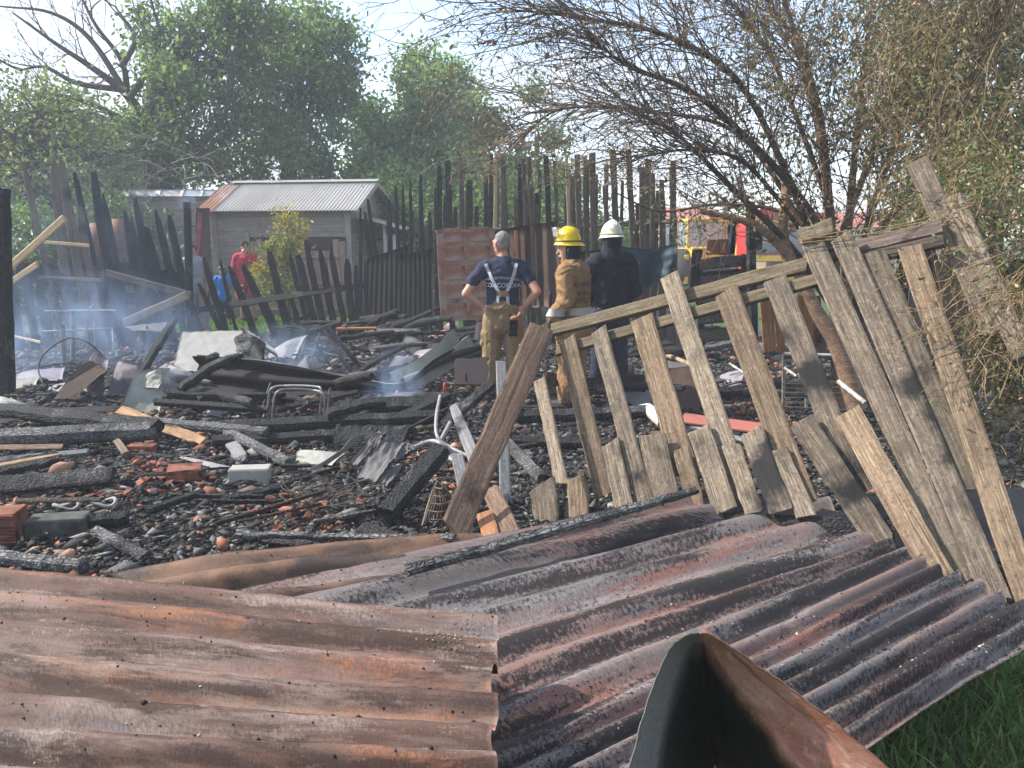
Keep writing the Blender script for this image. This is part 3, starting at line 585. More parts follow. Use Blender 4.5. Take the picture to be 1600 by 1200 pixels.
# posts
loose_timber('thick charred post rising at the frame edge in the smoke', G(12, 622, 0), D(2, 290, 7.6), .14, .12, MT['char'], name='charred_post', cat='post', face=Vector((0, -1, 0)), seed=401, seg=14, wob=.05, rnd=.3, jag=.2)
loose_timber('slim charred post with a smoking top before the shack', D(298, 522, 10.9), D(292, 314, 10.9), .10, .09, MT['char'], name='charred_post', cat='post', face=Vector((0, -1, 0)), seed=402, seg=12, wob=.05, rnd=.35, jag=.2)
loose_timber('black post standing between the tarpaulin and the fire engine', D(1178, 560, 8.6), D(1172, 312, 8.6), .10, .09, MT['char'], name='charred_post', cat='post', face=Vector((0, -1, 0)), seed=403, seg=10, wob=.04, rnd=.35)
def pallet():
    r = empty('burnt_pallet', G(1130, 560, 0)); tag(r, 'charred slatted panel hanging beside the black post', 'pallet')
    for k, (y, w) in enumerate([(408, 17), (431, 20), (462, 18), (492, 22), (520, 20)]): timber('slat', D(1086, y+6, 8.9), D(1180, y-3, 8.7), w*8.8/FPX, .025, MT['char_dry'], r, seed=420+k, seg=6, wob=.08)
    for x in (1096, 1166): timber('stile', D(x, 545, 8.95), D(x-4, 396, 8.95), .07, .04, MT['char_dry'], r, seed=430+x, seg=6)
pallet()
for i, (x0, y0, x1, y1, w, m, lb) in enumerate([(1120, 400, 1122, 372, 34, 'orange_wood', 'short orange board upright above the charred slats'), (1083, 470, 1090, 388, 16, 'char_brown', 'scorched board leaning at the tarpaulin end'), (1203, 552, 1196, 455, 20, 'orange_wood', 'orange upright plank behind the fence rails'), (1222, 552, 1212, 455, 12, 'orange_wood', 'narrow orange plank splitting behind the fence'), (1262, 552, 1256, 455, 22, 'orange_wood', 'warm brown plank beside the crooked trunk'), (1284, 552, 1272, 460, 18, 'brown_board', 'brown plank hidden behind the crooked trunk'), (1170, 375, 1195, 372, 34, 'far_picket', 'small brown board nailed high beside the black post')]):
    Y = 7.4 if x0 > 1190 else 8.75
    loose_timber(lb, D(x0, y0, Y), D(x1, y1, Y), w*Y/FPX, .025, MT[m], name='loose_plank', cat='plank', face=Vector((0, -1, 0)), seed=440+i, seg=5)
def tarp():
    pts = [(0, D(962, 384, 9.6), D(960, 476, 9.6)), (.45, D(1008, 390, 9.6), D(1006, 452, 9.6)), (1, D(1057, 381, 9.5), D(1055, 430, 9.5))]
    T = [(a, b) for a, b, c in pts]; B = [(a, c) for a, b, c in pts]
    def fn(v, u):
        p = poly(T, u).lerp(poly(B, u), v); s = .045*math.sin(u*11+v*1.5)*(.3+v)+.02*n3(u*6, v*5); return (p.x, p.y+s, p.z+.03*n3(u*5, 3.)*v)
    loose('tarpaulin', 'dark navy tarpaulin hanging behind the man in the white helmet', 'tarpaulin', grid_surface(fn, 24, 40, .003, (.6, .8)), MT['tarp'])
tarp()

# ================================================================ debris in the yard
def chip(name, label, cat, px, py, z, size, mat, seed, group=None, rot=None, sub=1, amp=.35, flat=True):
    me = rock_mesh(*[s/2 for s in size], seed, sub, amp, flat); p = G(px, py, z); p.z = ground_h(p.x, p.y)+z+size[2]*.25
    r = random.Random(seed); m = Matrix.Translation(p) @ Matrix.Rotation(r.uniform(0, 6.28) if rot is None else rot, 4, 'Z') @ Matrix.Rotation(r.uniform(-.35, .35), 4, 'X')
    return loose(name, label, cat, me, mat, m, group)
def block(name, label, cat, px, py, z, size, mat, rz=0, tilt=0, bev=.008, wob=.003, seed=0):
    p = G(px, py, z); return loose(name, label, cat, box_mesh(*size, bev, seed, wob), mat, Matrix.Translation(p) @ Matrix.Rotation(rz, 4, 'Z') @ Matrix.Rotation(tilt, 4, 'Y'))
B = [ # label, x0,y0,z0, x1,y1,z1, w, t, material, extra
 ('thick ash topped charred log lying across the yard at frame edge', -60, 690, .10, 248, 672, .14, .14, .13, 'char_ash', dict(rnd=.4, wob=.06)),
 ('dark charred beam sloping under the curved black sheet', -20, 640, .18, 250, 668, .16, .13, .11, 'char', dict(rnd=.35)),
 ('long charred beam below the tubular chair frame', 330, 668, .10, 705, 650, .16, .11, .09, 'char', dict(rnd=.35)),
 ('second long charred beam in front of the chair frame', 330, 690, .06, 640, 676, .08, .09, .08, 'char', dict(rnd=.35)),
 ('charred beam with pale ash along its edge under the tan plank', 245, 660, .12, 420, 676, .12, .08, .07, 'char_ash', dict(rnd=.35)),
 ('flat black plank lying before the brick shards', -40, 762, .07, 185, 742, .08, .14, .04, 'char', dict(wob=.05)),
 ('black plank under the pale splinter at frame edge', -40, 742, .06, 100, 712, .09, .13, .05, 'char', {}),
 ('long grey ash coated lath at frame edge', -40, 722, .10, 140, 705, .10, .05, .02, 'ash_board', {}),
 ('thin pinkish lath above the grey one', -40, 700, .10, 100, 698, .10, .05, .015, 'brown_board', {}),
 ('pale tan splinter of wood on the black plank', -30, 732, .12, 98, 709, .12, .035, .015, 'tan_wood', dict(tip=.3)),
 ('half burnt plank with an orange tan end', 186, 640, .16, 320, 692, .05, .095, .03, 'half_burnt', dict(jag=.3)),
 ('ash grey beam pointing at the concrete block', 350, 672, .10, 452, 724, .05, .075, .07, 'char_ash', dict(rnd=.35, wob=.1)),
 ('short ash grey split piece beside the concrete block', 358, 688, .05, 378, 716, .05, .09, .03, 'ash_board', {}),
 ('small grooved brown stick above the brick shards', 182, 688, .10, 198, 710, .07, .05, .03, 'grey_wood', {}),
 ('white ash log beside the orange sheet edge', -30, 868, .06, 134, 886, .05, .075, .07, 'char_ash', dict(rnd=.4, wob=.08)),
 ('grey crackled stick running down from the dark block', 150, 830, .06, 232, 872, .04, .06, .055, 'char_ash', dict(rnd=.4, wob=.1)),
 ('black beam lying behind the crackled grey stick', 75, 822, .07, 205, 808, .07, .075, .07, 'char', dict(rnd=.3)),
 ('thin black stick pointing at an orange brick lump', 225, 800, .05, 320, 768, .05, .05, .04, 'char', dict(rnd=.4)),
 ('black stick lying in the middle of the ash', 345, 782, .05, 440, 762, .05, .05, .04, 'char', dict(rnd=.4)),
 ('ash crusted branch behind the brown ridged sheet', 372, 832, .06, 505, 852, .06, .045, .04, 'char_ash', dict(rnd=.4, wob=.12)),
 ('thick square charred beam standing askew by the grey slabs', 598, 812, .05, 688, 704, .26, .12, .11, 'char', dict(rnd=.25, wob=.05)),
 ('short charred plank end before the square beam', 560, 822, .05, 625, 846, .05, .08, .03, 'char_dry', {}),
 ('dark beam leaning up to the plate door', 690, 668, .10, 772, 596, .45, .09, .06, 'char', {}),
 ('thin rusty rod sloping behind the bent tubes', 620, 678, .12, 700, 638, .22, .02, .02, 'char_brown', {}),
 ('slanting charred stake piercing the smoke', 208, 602, .10, 272, 500, .62, .10, .08, 'char', dict(rnd=.4, wob=.12)),
 ('stubby charred stick over the pale panel', 336, 530, .45, 385, 556, .38, .11, .09, 'char', dict(rnd=.4, wob=.12)),
 ('charred beam lying behind the men among the ruins', 560, 548, .08, 690, 540, .10, .11, .09, 'char', {}),
 ('dark plank along the foot of the black sheets', 470, 534, .10, 660, 522, .10, .2, .04, 'char_dry', {}),
 ('mossy burnt beam under the black sheets', 585, 524, .2, 645, 520, .2, .22, .1, 'char_brown', {}),
 ('grey stick leaning at the foot of the dark sheet', 660, 545, .0, 650, 505, .3, .06, .04, 'ash_board', {}),
 ('pale leaning stick under the panelled door', 720, 520, .05, 706, 492, .32, .06, .04, 'ash_board', {}),
 ('dark charred rafter behind the fence pickets', 990, 622, .06, 1240, 606, .10, .10, .09, 'char', dict(rnd=.3)),
 ('charred joist seen between the first pickets', 800, 652, .06, 1050, 642, .10, .11, .09, 'char', dict(rnd=.3)),
 ('lower charred joist behind the fence', 800, 690, .05, 1120, 700, .06, .09, .08, 'char_dry', dict(rnd=.3)),
 ('grey rounded branch lying behind the thin picket', 790, 690, .05, 850, 752, .05, .09, .085, 'char_ash', dict(rnd=.45)),
 ('tan pole lying between the pickets near the boots', 1030, 550, .12, 1110, 582, .06, .05, .05, 'tan_wood', dict(rnd=.45)),
 ('dark lath crossing behind the upper rail', 940, 560, .15, 1110, 545, .2, .05, .03, 'char_dry', {}),
 ('light grey lath among the charred beams', 600, 618, .16, 700, 616, .16, .06, .02, 'ash_board', {}),
 ('thin black lath in the middle of the ruins', 430, 640, .14, 560, 612, .24, .05, .03, 'char_dry', {}),
 ('broad black timber under the smoke plume', 520, 640, .12, 700, 628, .16, .16, .1, 'char', {}),
 ('charred rafter running below the collapsed dark sheet', 240, 628, .18, 420, 640, .14, .06, .05, 'char', {}),
]
for i, (lb, a, b, c, d, e, f, w, t, m, k) in enumerate(B):
    k = dict(seed=500+i, seg=14, wob=.07, jag=.35) | k
    cat = 'stick' if 'stick' in lb else 'plank' if ('plank' in lb or 'lath' in lb) else 'log' if 'log' in lb else 'beam'
    nm = {'stick': 'charred_stick', 'plank': 'burnt_plank', 'log': 'charred_log', 'beam': 'charred_beam'}[cat]
    loose_timber(lb, G(a, b, c), G(d, e, f), w, t, MT[m], name=nm, cat=cat, **k)
# pale sticks and boards caught high in the left fence
for i, (lb, a, b, c, d, Y, w, m) in enumerate([('long pale peeled stick slanting across the smoky fence', 8, 424, 102, 340, 9.8, .10, 'tan_wood'), ('shorter pale stick below the long peeled one', 10, 446, 60, 412, 9.7, .08, 'tan_wood'), ('level pale lath resting on the smoky fence', 62, 378, 140, 384, 10.6, .05, 'tan_wood'), ('grey board propped up to the slim smoking post', 192, 506, 296, 460, 10.2, .12, 'rail_wood'), ('grey board sloping down to the slim smoking post', 164, 426, 300, 462, 10.5, .10, 'far_picket'), ('level grey pole across the smoky fence', 60, 434, 160, 438, 10.4, .05, 'far_picket'), ('thin white lath in the smoke by the thick post', 18, 525, 65, 535, 8.2, .03, 'white_tube'), ('pale short stump of board before the child in blue', 350, 520, 347, 488, 12.6, .14, 'rail_wood')]):
    loose_timber(lb, D(a, b, Y), D(c, d, Y-.1), w, .03, MT[m], name='loose_board', cat='board', face=Vector((0, -1, .2)), seed=560+i, seg=8, rnd=.3)
# ---- crumpled sheets
def crumple(label, quad, mat, amp, seed, n=14, thick=.003, facets=3., name='crumpled_sheet', cat='sheet metal', sag=0.):
    """quad: four (px, py, z) corners or Vectors: tl, tr, br, bl; folds follow straight creases"""
    P = [q if isinstance(q, Vector) else G(*q) for q in quad]; r = random.Random(seed); cs = [(r.uniform(0, 6.28), r.uniform(-.2, 1.2), r.uniform(.4, 1)*amp) for _ in range(int(facets*2))]
    nrm = (P[1]-P[0]).cross(P[3]-P[0]).normalized()
    def fn(v, u):
        p = P[0].lerp(P[1], u).lerp(P[3].lerp(P[2], u), v); h = 0
        for an, of, k in cs: h += k*abs(math.cos(an)*(u-.5)+math.sin(an)*(v-.5)-of+.5)
        h = h-amp*facets*.3+amp*.25*n3(u*6+seed, v*6); q = p+nrm*h; q.z -= sag*math.sin(math.pi*u); return tuple(q)
    a = (P[1]-P[0]).length; b = (P[3]-P[0]).length
    return loose(name, label, cat, grid_surface(fn, n, n, thick, (b, a), smooth=False), mat)
crumple('spiked dark side of a torn sheet rising in the smoke', [(126, 549, .50), (160, 575, .40), (118, 622, .10), (80, 622, .06)], MT['char_brown'], .03, 1)
crumple('lilac grey crumpled sheet standing beside the spiked one', [(128, 550, .52), (168, 562, .46), (160, 618, .08), (112, 612, .08)], MT['zinc_lilac'], .05, 2)
crumple('upright dented grey drum sheet in the smoke', [(172, 562, .42), (216, 570, .40), (212, 616, .06), (166, 618, .06)], MT['zinc_lilac'], .04, 3)
crumple('pale greenish crumpled sheet draped over the rubble', [(212, 580, .42), (258, 574, .42), (258, 648, .06), (196, 650, .05)], MT['zinc_pale'], .07, 4)
crumple('bent cream flap folded over the greenish sheet', [(222, 580, .42), (266, 574, .44), (246, 604, .30), (214, 602, .30)], MT['zinc_pale'], .06, 5)
crumple('grey folded sheet against the pale textured panel', [(252, 560, .46), (300, 580, .36), (312, 606, .18), (248, 606, .2)], MT['zinc_lilac'], .07, 6)
crumple('brownish creased sheet below the pale panel', [(248, 600, .22), (300, 600, .2), (300, 626, .08), (254, 618, .08)], MT['zinc_burnt'], .05, 7)
crumple('small grey flap fallen near the greenish sheet', [(322, 628, .12), (360, 634, .1), (352, 650, .05), (320, 646, .05)], MT['zinc_burnt'], .04, 8)
crumple('rust tan sheet standing behind the wooden trestle', [(430, 516, .42), (482, 522, .36), (484, 552, .04), (430, 548, .1)], MT['zinc_burnt'], .03, 9)
crumple('white blistered sheet lying at the frame edge in the smoke', [(-20, 590, .12), (60, 580, .14), (52, 606, .04), (-20, 618, .02)], MT['zinc_pale'], .04, 10)
crumple('long pale sheet on the ground in the smoke', [(22, 570, .16), (100, 566, .16), (96, 592, .06), (20, 596, .04)], MT['zinc_lilac'], .04, 11)
crumple('grey heap of sheet by the thick charred post', [(-10, 612, .14), (36, 620, .12), (44, 634, .03), (-14, 636, .03)], MT['zinc_pale'], .05, 12)
crumple('pale angular sheet leaning before the grey slabs', [(556, 694, .22), (585, 676, .26), (500, 742, .04), (480, 740, .06)], MT['zinc_burnt'], .03, 13)
crumple('ribbed tan sheet lying left of the grey slabs', [(462, 700, .12), (536, 706, .12), (500, 742, .02), (458, 722, .03)], MT['zinc_pale'], .03, 14)
crumple('white corner of sheet under the panelled door', [(700, 502, .22), (720, 522, .05), (676, 524, .05), (682, 520, .05)], MT['pink'], .01, 15)
crumple('grey rippled roofing heap between the men', [(812, 474, .55), (900, 462, .60), (890, 512, .12), (830, 506, .15)], MT['slate'], .05, 16)
crumple('black fold of roofing beside the navy trousers man', [(806, 480, .5), (838, 502, .3), (870, 540, .05), (800, 530, .1)], MT['char_sheet'], .05, 17)
crumple('dark roofing sheet behind the white helmeted man', [(985, 452, .65), (1062, 450, .65), (1050, 508, .2), (962, 512, .2)], MT['char_sheet'], .06, 18)
crumple('cream board lying on the dark roofing behind the tarpaulin', [(975, 440, .72), (1018, 434, .76), (1010, 456, .62), (968, 470, .55)], MT['zinc_pale'], .03, 19)
crumple('rust speckled dark plate behind the tall picket', [(1045, 572, .36), (1096, 572, .36), (1092, 640, .05), (1050, 632, .06)], MT['brown_sheet'], .02, 20)
crumple('ash grey scrap under the charred rafter', [(850, 600, .12), (905, 596, .12), (892, 618, .05), (852, 616, .04)], MT['zinc_burnt'], .05, 21)
crumple('white scrap of metal behind the thin picket', [(818, 700, .10), (838, 694, .1), (844, 716, .03), (822, 718, .03)], MT['zinc_burnt'], .05, 22)
crumple('bluish crumple beside the pole between pickets', [(1028, 506, .35), (1072, 500, .4), (1076, 546, .1), (1030, 550, .1)], MT['char_sheet'], .06, 23)
crumple('black plastic sheeting spread under the right pickets', [(1330, 760, .10), (1640, 740, .12), (1700, 980, .05), (1430, 960, .04)], MT['black_plastic'], .06, 24, n=26, name='plastic_sheet', cat='plastic')
crumple('black bin bag stuffed behind the mossy pickets', [(1408, 430, .55), (1460, 470, .5), (1480, 600, .1), (1420, 560, .15)], MT['black_plastic'], .12, 25, n=18, name='bin_bag', cat='bag')
crumple('curved black sheet edge lying over the charred log', [(-40, 634, .22), (205, 618, .26), (196, 634, .18), (-40, 662, .14)], MT['char_sheet'], .04, 26, n=20)
crumple('scorched lilac scrap lying by the hoop', [(60, 596, .1), (100, 590, .12), (92, 616, .04), (56, 616, .04)], MT['zinc_lilac'], .05, 27)
# pale textured panel (side of a burnt appliance)
def appliance():
    r = empty('burnt_cabinet', G(320, 610, 0)); tag(r, 'pale blistered metal cabinet lying tilted behind the dark sheet', 'cabinet')
    P = [G(284, 518, .62), G(382, 516, .64), G(372, 580, .30), G(268, 580, .28)]
    obj('side_panel', grid_surface(lambda v, u: tuple(P[0].lerp(P[1], u).lerp(P[3].lerp(P[2], u), v)+Vector((0, -.012*n3(u*14, v*14), .012*n3(u*9, v*9)))), 24, 24, .02, (.5, .8)), MT['slab'], r, Matrix())
    P2 = [G(378, 512, .66), G(412, 556, .45), G(392, 590, .22), G(368, 584, .25)]
    obj('torn_side', grid_surface(lambda v, u: tuple(P2[0].lerp(P2[1], u).lerp(P2[3].lerp(P2[2], u), v)+Vector((0, -.05*n3(u*4, v*4), .04*n3(u*5, v*5)))), 12, 12, .01, (.5, .3)), MT['char_sheet'], r, Matrix())
    P3 = [G(376, 508, .68), G(430, 546, .45), G(434, 556, .40), G(374, 516, .64)]
    obj('edge_rail', grid_surface(lambda v, u: tuple(P3[0].lerp(P3[1], u).lerp(P3[3].lerp(P3[2], u), v)), 4, 4, .02, (.5, .3)), MT['slab'], r, Matrix())
    obj('burnt_lump', rock_mesh(.16, .1, .15, 8, 3, .3), MT['char_ash'], r, Matrix.Translation(G(388, 548, .45)))
    obj('back_box', box_mesh(.75, .35, .28, .02), MT['char_sheet'], r, Matrix.Translation(G(330, 560, .14)+Vector((0, .25, 0))))
appliance()
# collapsed dark sheet that dips and rises to a tan ridge
def dark_sheet():
    top = [(0, G(304, 556, .48)), (.28, G(415, 566, .46)), (.55, G(545, 590, .32)), (.72, G(628, 600, .24)), (.86, G(680, 560, .42)), (1, G(742, 532, .50))]
    bot = [(0, G(318, 612, .18)), (.28, G(430, 620, .16)), (.55, G(560, 612, .20)), (.72, G(632, 606, .20)), (.86, G(690, 572, .34)), (1, G(770, 545, .42))]
    sT = spline([p for _, p in top], 12); sB = spline([p for _, p in bot], 12); N = len(sT)-1
    def at(S, u): k = u*N; i = min(int(k), N-1); return Vector(S[i]).lerp(Vector(S[i+1]), k-i)
    def fn(u, v):
        a, b = at(sT, u), at(sB, u); p = a.lerp(b, v); return (p.x, p.y-.05*math.cos(v*math.pi*4), p.z+.012*math.cos(v*math.pi*4+1)+.02*n3(u*6, v*2))
    r = empty('collapsed_sheet', G(450, 640, 0)); tag(r, 'long dark collapsed roof sheet dipping to a smoking hollow', 'roof sheet')
    obj('sheet', grid_surface(fn, 60, 18, .004, (3, .4)), MT['char_sheet'], r, Matrix())
    # tan inner trough at the raised end and the pale upper lip
    A = [G(608, 590, .26), G(708, 522, .62), G(744, 536, .50), G(640, 602, .22)]
    obj('trough', grid_surface(lambda u, v: tuple(A[0].lerp(A[1], u).lerp(A[3].lerp(A[2], u), v)+Vector((0, 0, .05*math.cos(v*math.pi*3)-.06*math.sin(math.pi*u)+.01*n3(u*6, v*6)))), 30, 20, .003, (1.2, .4)), MT['zinc_pale'], r, Matrix())
    obj('lip', grid_surface(lambda u, v: tuple(at(sT, u*.74)+Vector((0, .10*v, .012-.05*v*v+.008*n3(u*9, v*3)))), 50, 5, .003, (2.4, .12)), MT['zinc_burnt'], r, Matrix())
dark_sheet()
# ---- tubular things
def tube_thing(name, label, cat, lines, mat, sides=8, parts=None):
    r = empty(name, Vector(lines[0][0][0])*1.0); r.location.z = 0; tag(r, label, cat)
    for k, (pts, rad) in enumerate(lines):
        s = spline(pts, 8) if len(pts) > 2 else np.array([list(p) for p in pts]); obj((parts or ['tube'])[min(k, len(parts or ['tube'])-1)], tube_mesh([(s, np.full(len(s), rad))], sides), mat if not isinstance(mat, list) else mat[min(k, len(mat)-1)], r, Matrix())
    return r
tube_thing('chair_frame', 'bare steel tube chair frame standing in front of the dark sheet', 'chair', [
    ([G(418, 650, .05), G(420, 622, .22), G(424, 608, .32), G(440, 603, .34), G(492, 604, .34), G(502, 612, .3), G(500, 650, .06)], .011),
    ([G(426, 652, .05), G(428, 625, .22), G(434, 612, .30), G(448, 608, .31), G(486, 609, .31), G(506, 618, .27), G(506, 652, .05)], .011),
    ([G(410, 640, .06), G(423, 598, .36)], .011), ([G(512, 650, .05), G(516, 606, .34)], .011), ([G(412, 652, .04), G(414, 640, .1)], .01)], MT['pipe_metal'], parts=['leg_loop', 'leg_loop', 'leg'])
tube_thing('trestle', 'collapsed wooden trestle of crossed poles behind the dark sheet', 'trestle', [
    ([G(506, 512, .62), G(548, 582, .08)], .025), ([G(512, 512, .62), G(568, 580, .08)], .03), ([G(482, 520, .55), G(520, 578, .1)], .022), ([G(500, 520, .55), G(484, 572, .12)], .014), ([G(482, 522, .52), G(466, 570, .12)], .014), ([G(480, 545, .32), G(600, 575, .12)], .016), ([G(476, 542, .34), G(510, 568, .14)], .014), ([G(530, 560, .2), G(512, 572, .12)], .012)],
    [MT['grey_wood'], MT['char_ash'], MT['char_ash'], MT['grey_wood']], sides=6, parts=['leg', 'leg', 'leg', 'strut'])
tube_thing('rusty_trestle', 'small rusty orange table frame near the charred pickets', 'table frame', [([G(526, 514, .42), G(588, 513, .42)], .022), ([G(586, 513, .42), G(586, 528, .12)], .02), ([G(530, 514, .42), G(527, 527, .12)], .02), ([G(527, 514, .42), G(540, 508, .44)], .02)], MT['rust_tube'], parts=['top_bar', 'leg', 'leg', 'top_bar'])
tube_thing('bent_tube', 'bent steel tube chair remains beside the grey boards', 'tube frame', [([G(640, 702, .16), G(672, 690, .2), G(690, 694, .2), G(712, 712, .12), G(728, 728, .06)], .018), ([G(688, 618, .40), G(682, 650, .30), G(683, 680, .2), G(698, 696, .14), G(730, 712, .10)], .014), ([G(688, 690, .12), G(704, 660, .22)], .018), ([G(690, 705, .08), G(712, 724, .05)], .018)], MT['pipe_metal'], parts=['tube'])
loose('red_grip', 'red plastic grip on top of the bent tube', 'grip', rock_mesh(.016, .016, .045, 3, 2, .1), plain('red plastic', (.45, .06, .03), .5, 10, .2, 0), Matrix.Translation(G(695, 606, .42)))
tube_thing('wire_hoop', 'large thin wire hoop standing in the smoke', 'hoop', [([G(66, 598, .06), G(60, 575, .2), G(72, 550, .38), G(108, 528, .52), G(140, 537, .46), G(166, 562, .26)], .009), ([G(60, 574, .22), G(108, 566, .26)], .008)], MT['wire'], sides=5, parts=['hoop', 'cross_wire'])
tube_thing('pipe_stand', 'upright grey pipes standing in the blue smoke', 'pipe', [([G(114, 565, .0), D(114, 488, 9.4)], .03), ([G(100, 570, 0), D(98, 510, 9.3)], .03), ([D(137, 545, 9.5), D(136, 493, 9.5), D(147, 475, 9.5)], .012), ([D(66, 518, 9.6), D(176, 513, 9.6)], .012), ([D(176, 513, 9.6), D(178, 552, 9.4)], .014), ([D(146, 500, 9.5), D(149, 540, 9.4)], .012), ([D(70, 486, 9.7), D(180, 485, 9.7)], .012)], MT['pipe_metal'], parts=['upright', 'upright', 'upright', 'cross_bar', 'upright', 'upright', 'cross_bar'])
tube_thing('table_remains', 'burnt table with thin metal legs below the propped grey board', 'table', [([G(222, 560, .0), D(218, 512, 9.9)], .012), ([G(232, 566, .0), D(230, 510, 9.8)], .014), ([G(238, 560, .0), D(236, 512, 10.0)], .012)], MT['pipe_metal'], parts=['leg'])
tt_ = crumple('scorched table top sagging on thin metal legs', [D(192, 503, 10.1), D(260, 498, 10.2), D(256, 512, 9.8), D(206, 514, 9.7)], MT['slate'], .03, 40, name='table_top', cat='table top')
tr_ = [o for o in scene.objects if o.name == 'table_remains'][0]; tt_.parent = tr_; tt_.matrix_basis = tr_.matrix_basis.inverted(); del tt_['category']; del tt_['label']
tube_thing('chair_frame', 'off white metal chair frame with wire seat behind the fence', 'chair', [([G(1224, 632, .02), D(1225, 552, 6.9)], .016), ([G(1315, 634, .02), D(1316, 556, 6.8)], .018), ([D(1225, 553, 6.9), D(1318, 556, 6.8)], .018), ([G(1260, 640, .0), G(1260, 622, .12)], .016), ([D(1226, 575, 6.8), D(1245, 588, 6.6)], .012), ([D(1310, 596, 6.3), D(1352, 630, 6.0)], .02), ([D(1140, 568, 7.2), D(1166, 585, 7.0)], .012)]+[([D(1222, 600+k*7, 6.7), D(1330, 596+k*9, 6.5)], .005) for k in range(6)], [MT['white_tube']]*7+[MT['wire']], parts=['leg', 'leg', 'seat_frame', 'leg', 'brace', 'tube', 'tube', 'seat_wire'])
loose_timber('thin scorched seat board on the off white chair frame', D(1222, 553, 6.95), D(1320, 553, 6.85), .22, .02, MT['char_brown'], name='seat_board', cat='board', face=Vector((0, -.2, 1)), seed=590, seg=5)
loose_timber('red painted plank with a grey edge lying behind the pickets', G(1062, 652, .12), G(1208, 672, .14), .17, .02, MT['red_plank'], name='red_plank', cat='plank', face=Vector((0, -.3, 1)), seed=591, seg=8)
loose_timber('grey edged lath under the red plank', G(1064, 660, .08), G(1212, 702, .06), .05, .02, MT['ash_board'], name='grey_lath', cat='lath', seed=592, seg=6)
loose('cone_lamp', 'off white cone lying behind the third picket', 'cone', tube_mesh([(np.array([G(998, 634, .12), G(1012, 637, .12), G(1020, 645, .10), G(1036, 662, .06)]), np.array([.01, .045, .06, .05]))], 10), MT['white_tube'])
pl_ = loose_timber('maroon steel plate standing upright before the man in navy shirt', D(736, 606, 6.6), D(736, 557, 6.9), .30, .012, MT['plate'], name='steel_plate', cat='plate', face=Vector((0, -1, .2)), seed=593, seg=5, jag=.2, wob=.05)
obj('slot', box_mesh(.09, .006, .015, .002), MT['char_sheet'], pl_).location = (.12, .05, .008)
loose('rusty_pipe', 'short wide brown pipe standing before the tan trousers', 'pipe', tube_mesh([(np.array([G(748, 540, .2), G(752, 508, .45)]), np.array([.075, .075])), (np.array([G(752, 508, .45), G(752, 508, .449)]), np.array([.075, .001]))], 14), MT['plate'])
loose_timber('charred stake with a flaming orange splintered top', G(797, 590, .0), D(803, 494, 7.1), .085, .08, MT['char'], name='charred_stake', cat='stake', face=Vector((0, -1, 0)), seed=594, seg=8, wob=.08)
for i in range(3): chip('splinter', ['orange splintered wood on top of the charred stake', 'second orange splinter on the charred stake', 'orange wood fragment hanging behind the brown board'][i], 'splinter', 800, 560, .0, (.10, .04, .05), MT['orange_wood'], 600+i).location = [D(804, 497, 7.0), D(812, 492, 7.0), D(816, 540, 6.6)][i]
# grey slabs
def slab(label, quad, seed, mat='slate'):
    P = [G(*q) for q in quad]; return loose('slab_panel', label, 'slab', grid_surface(lambda v, u: tuple(P[0].lerp(P[1], u).lerp(P[3].lerp(P[2], u), v)+Vector((0, 0, .02*n3(u*4+seed, v*4)+.012*n3(u*13, v*13+seed)))), 14, 14, .03, (.5, .3)), MT[mat])
slab('grey flaking slab propped in the ash with a cracked face', [(595, 688, .26), (634, 690, .24), (588, 752, .05), (556, 745, .05)], 1)
slab('narrow grey slab leaning beside the cracked one', [(588, 676, .28), (606, 674, .28), (556, 728, .1), (545, 722, .1)], 2)
slab('broken grey slab corner at the foot of the propped slabs', [(608, 730, .10), (632, 726, .10), (604, 760, .03), (590, 752, .04)], 3)
slab('torn grey slab edge by the square charred beam', [(634, 692, .2), (650, 698, .18), (618, 722, .08), (612, 714, .1)], 4)
me = grid_surface(lambda v, u: tuple(G(525+115*u, 664, .18).lerp(G(520+105*u, 702, .03), v)+Vector((0, -.05*math.sin(v*3.1), .02*n3(u*12, v*5)))), 10, 40, .04, (.3, .8)); loose('charred_slab', 'broad crackled charred slab under the smoke plume', 'slab', me, MT['char'])
# wicker cone, wire nest, boots, helmets
lines = []
for k in range(13):
    t = k/12; lines.append((np.array([G(684, 752, .22), G(672+50*t, 790-8*math.sin(t*3), .10), G(660+68*t, 822-14*math.sin(t*3.1), .02)]), np.array([.004]*3)))
for k in range(5): lines.append((spline([G(680-4*k, 762+12*k, .2-.04*k), G(690, 764+12*k, .2-.04*k), G(690+8*k, 762+10*k, .2-.04*k)], 5), np.full(11, .004)))
w = empty('wicker_shade', G(690, 820, 0)); tag(w, 'crushed wicker lampshade lying left of the wide brown board', 'lampshade'); obj('weave', tube_mesh(lines, 4), MT['twig'], w, Matrix()); obj('rim', tube_mesh([(spline([G(684, 751, .23), G(672, 780, .12), G(660, 822, .02)], 6), np.full(13, .008))], 5), MT['grey_wood'], w, Matrix())
lines = []
for k in range(26):
    c = Vector((random.gauss(0, .12), random.gauss(0, .08), abs(random.gauss(0, .03)))); b = G(510, 778, .05)+c; rr = random.uniform(.05, .16); ax = random.uniform(.2, .6)
    lines.append((np.array([list(b+Vector((math.cos(a)*rr, math.sin(a)*rr*.7, math.sin(a+k)*rr*ax))) for a in np.linspace(0, random.uniform(3, 7), 14)]), np.full(14, .0028)))
loose('wire_nest', 'tangle of thin rusty wire in the ash before the grey slabs', 'wire', tube_mesh(lines, 3), MT['wire'])
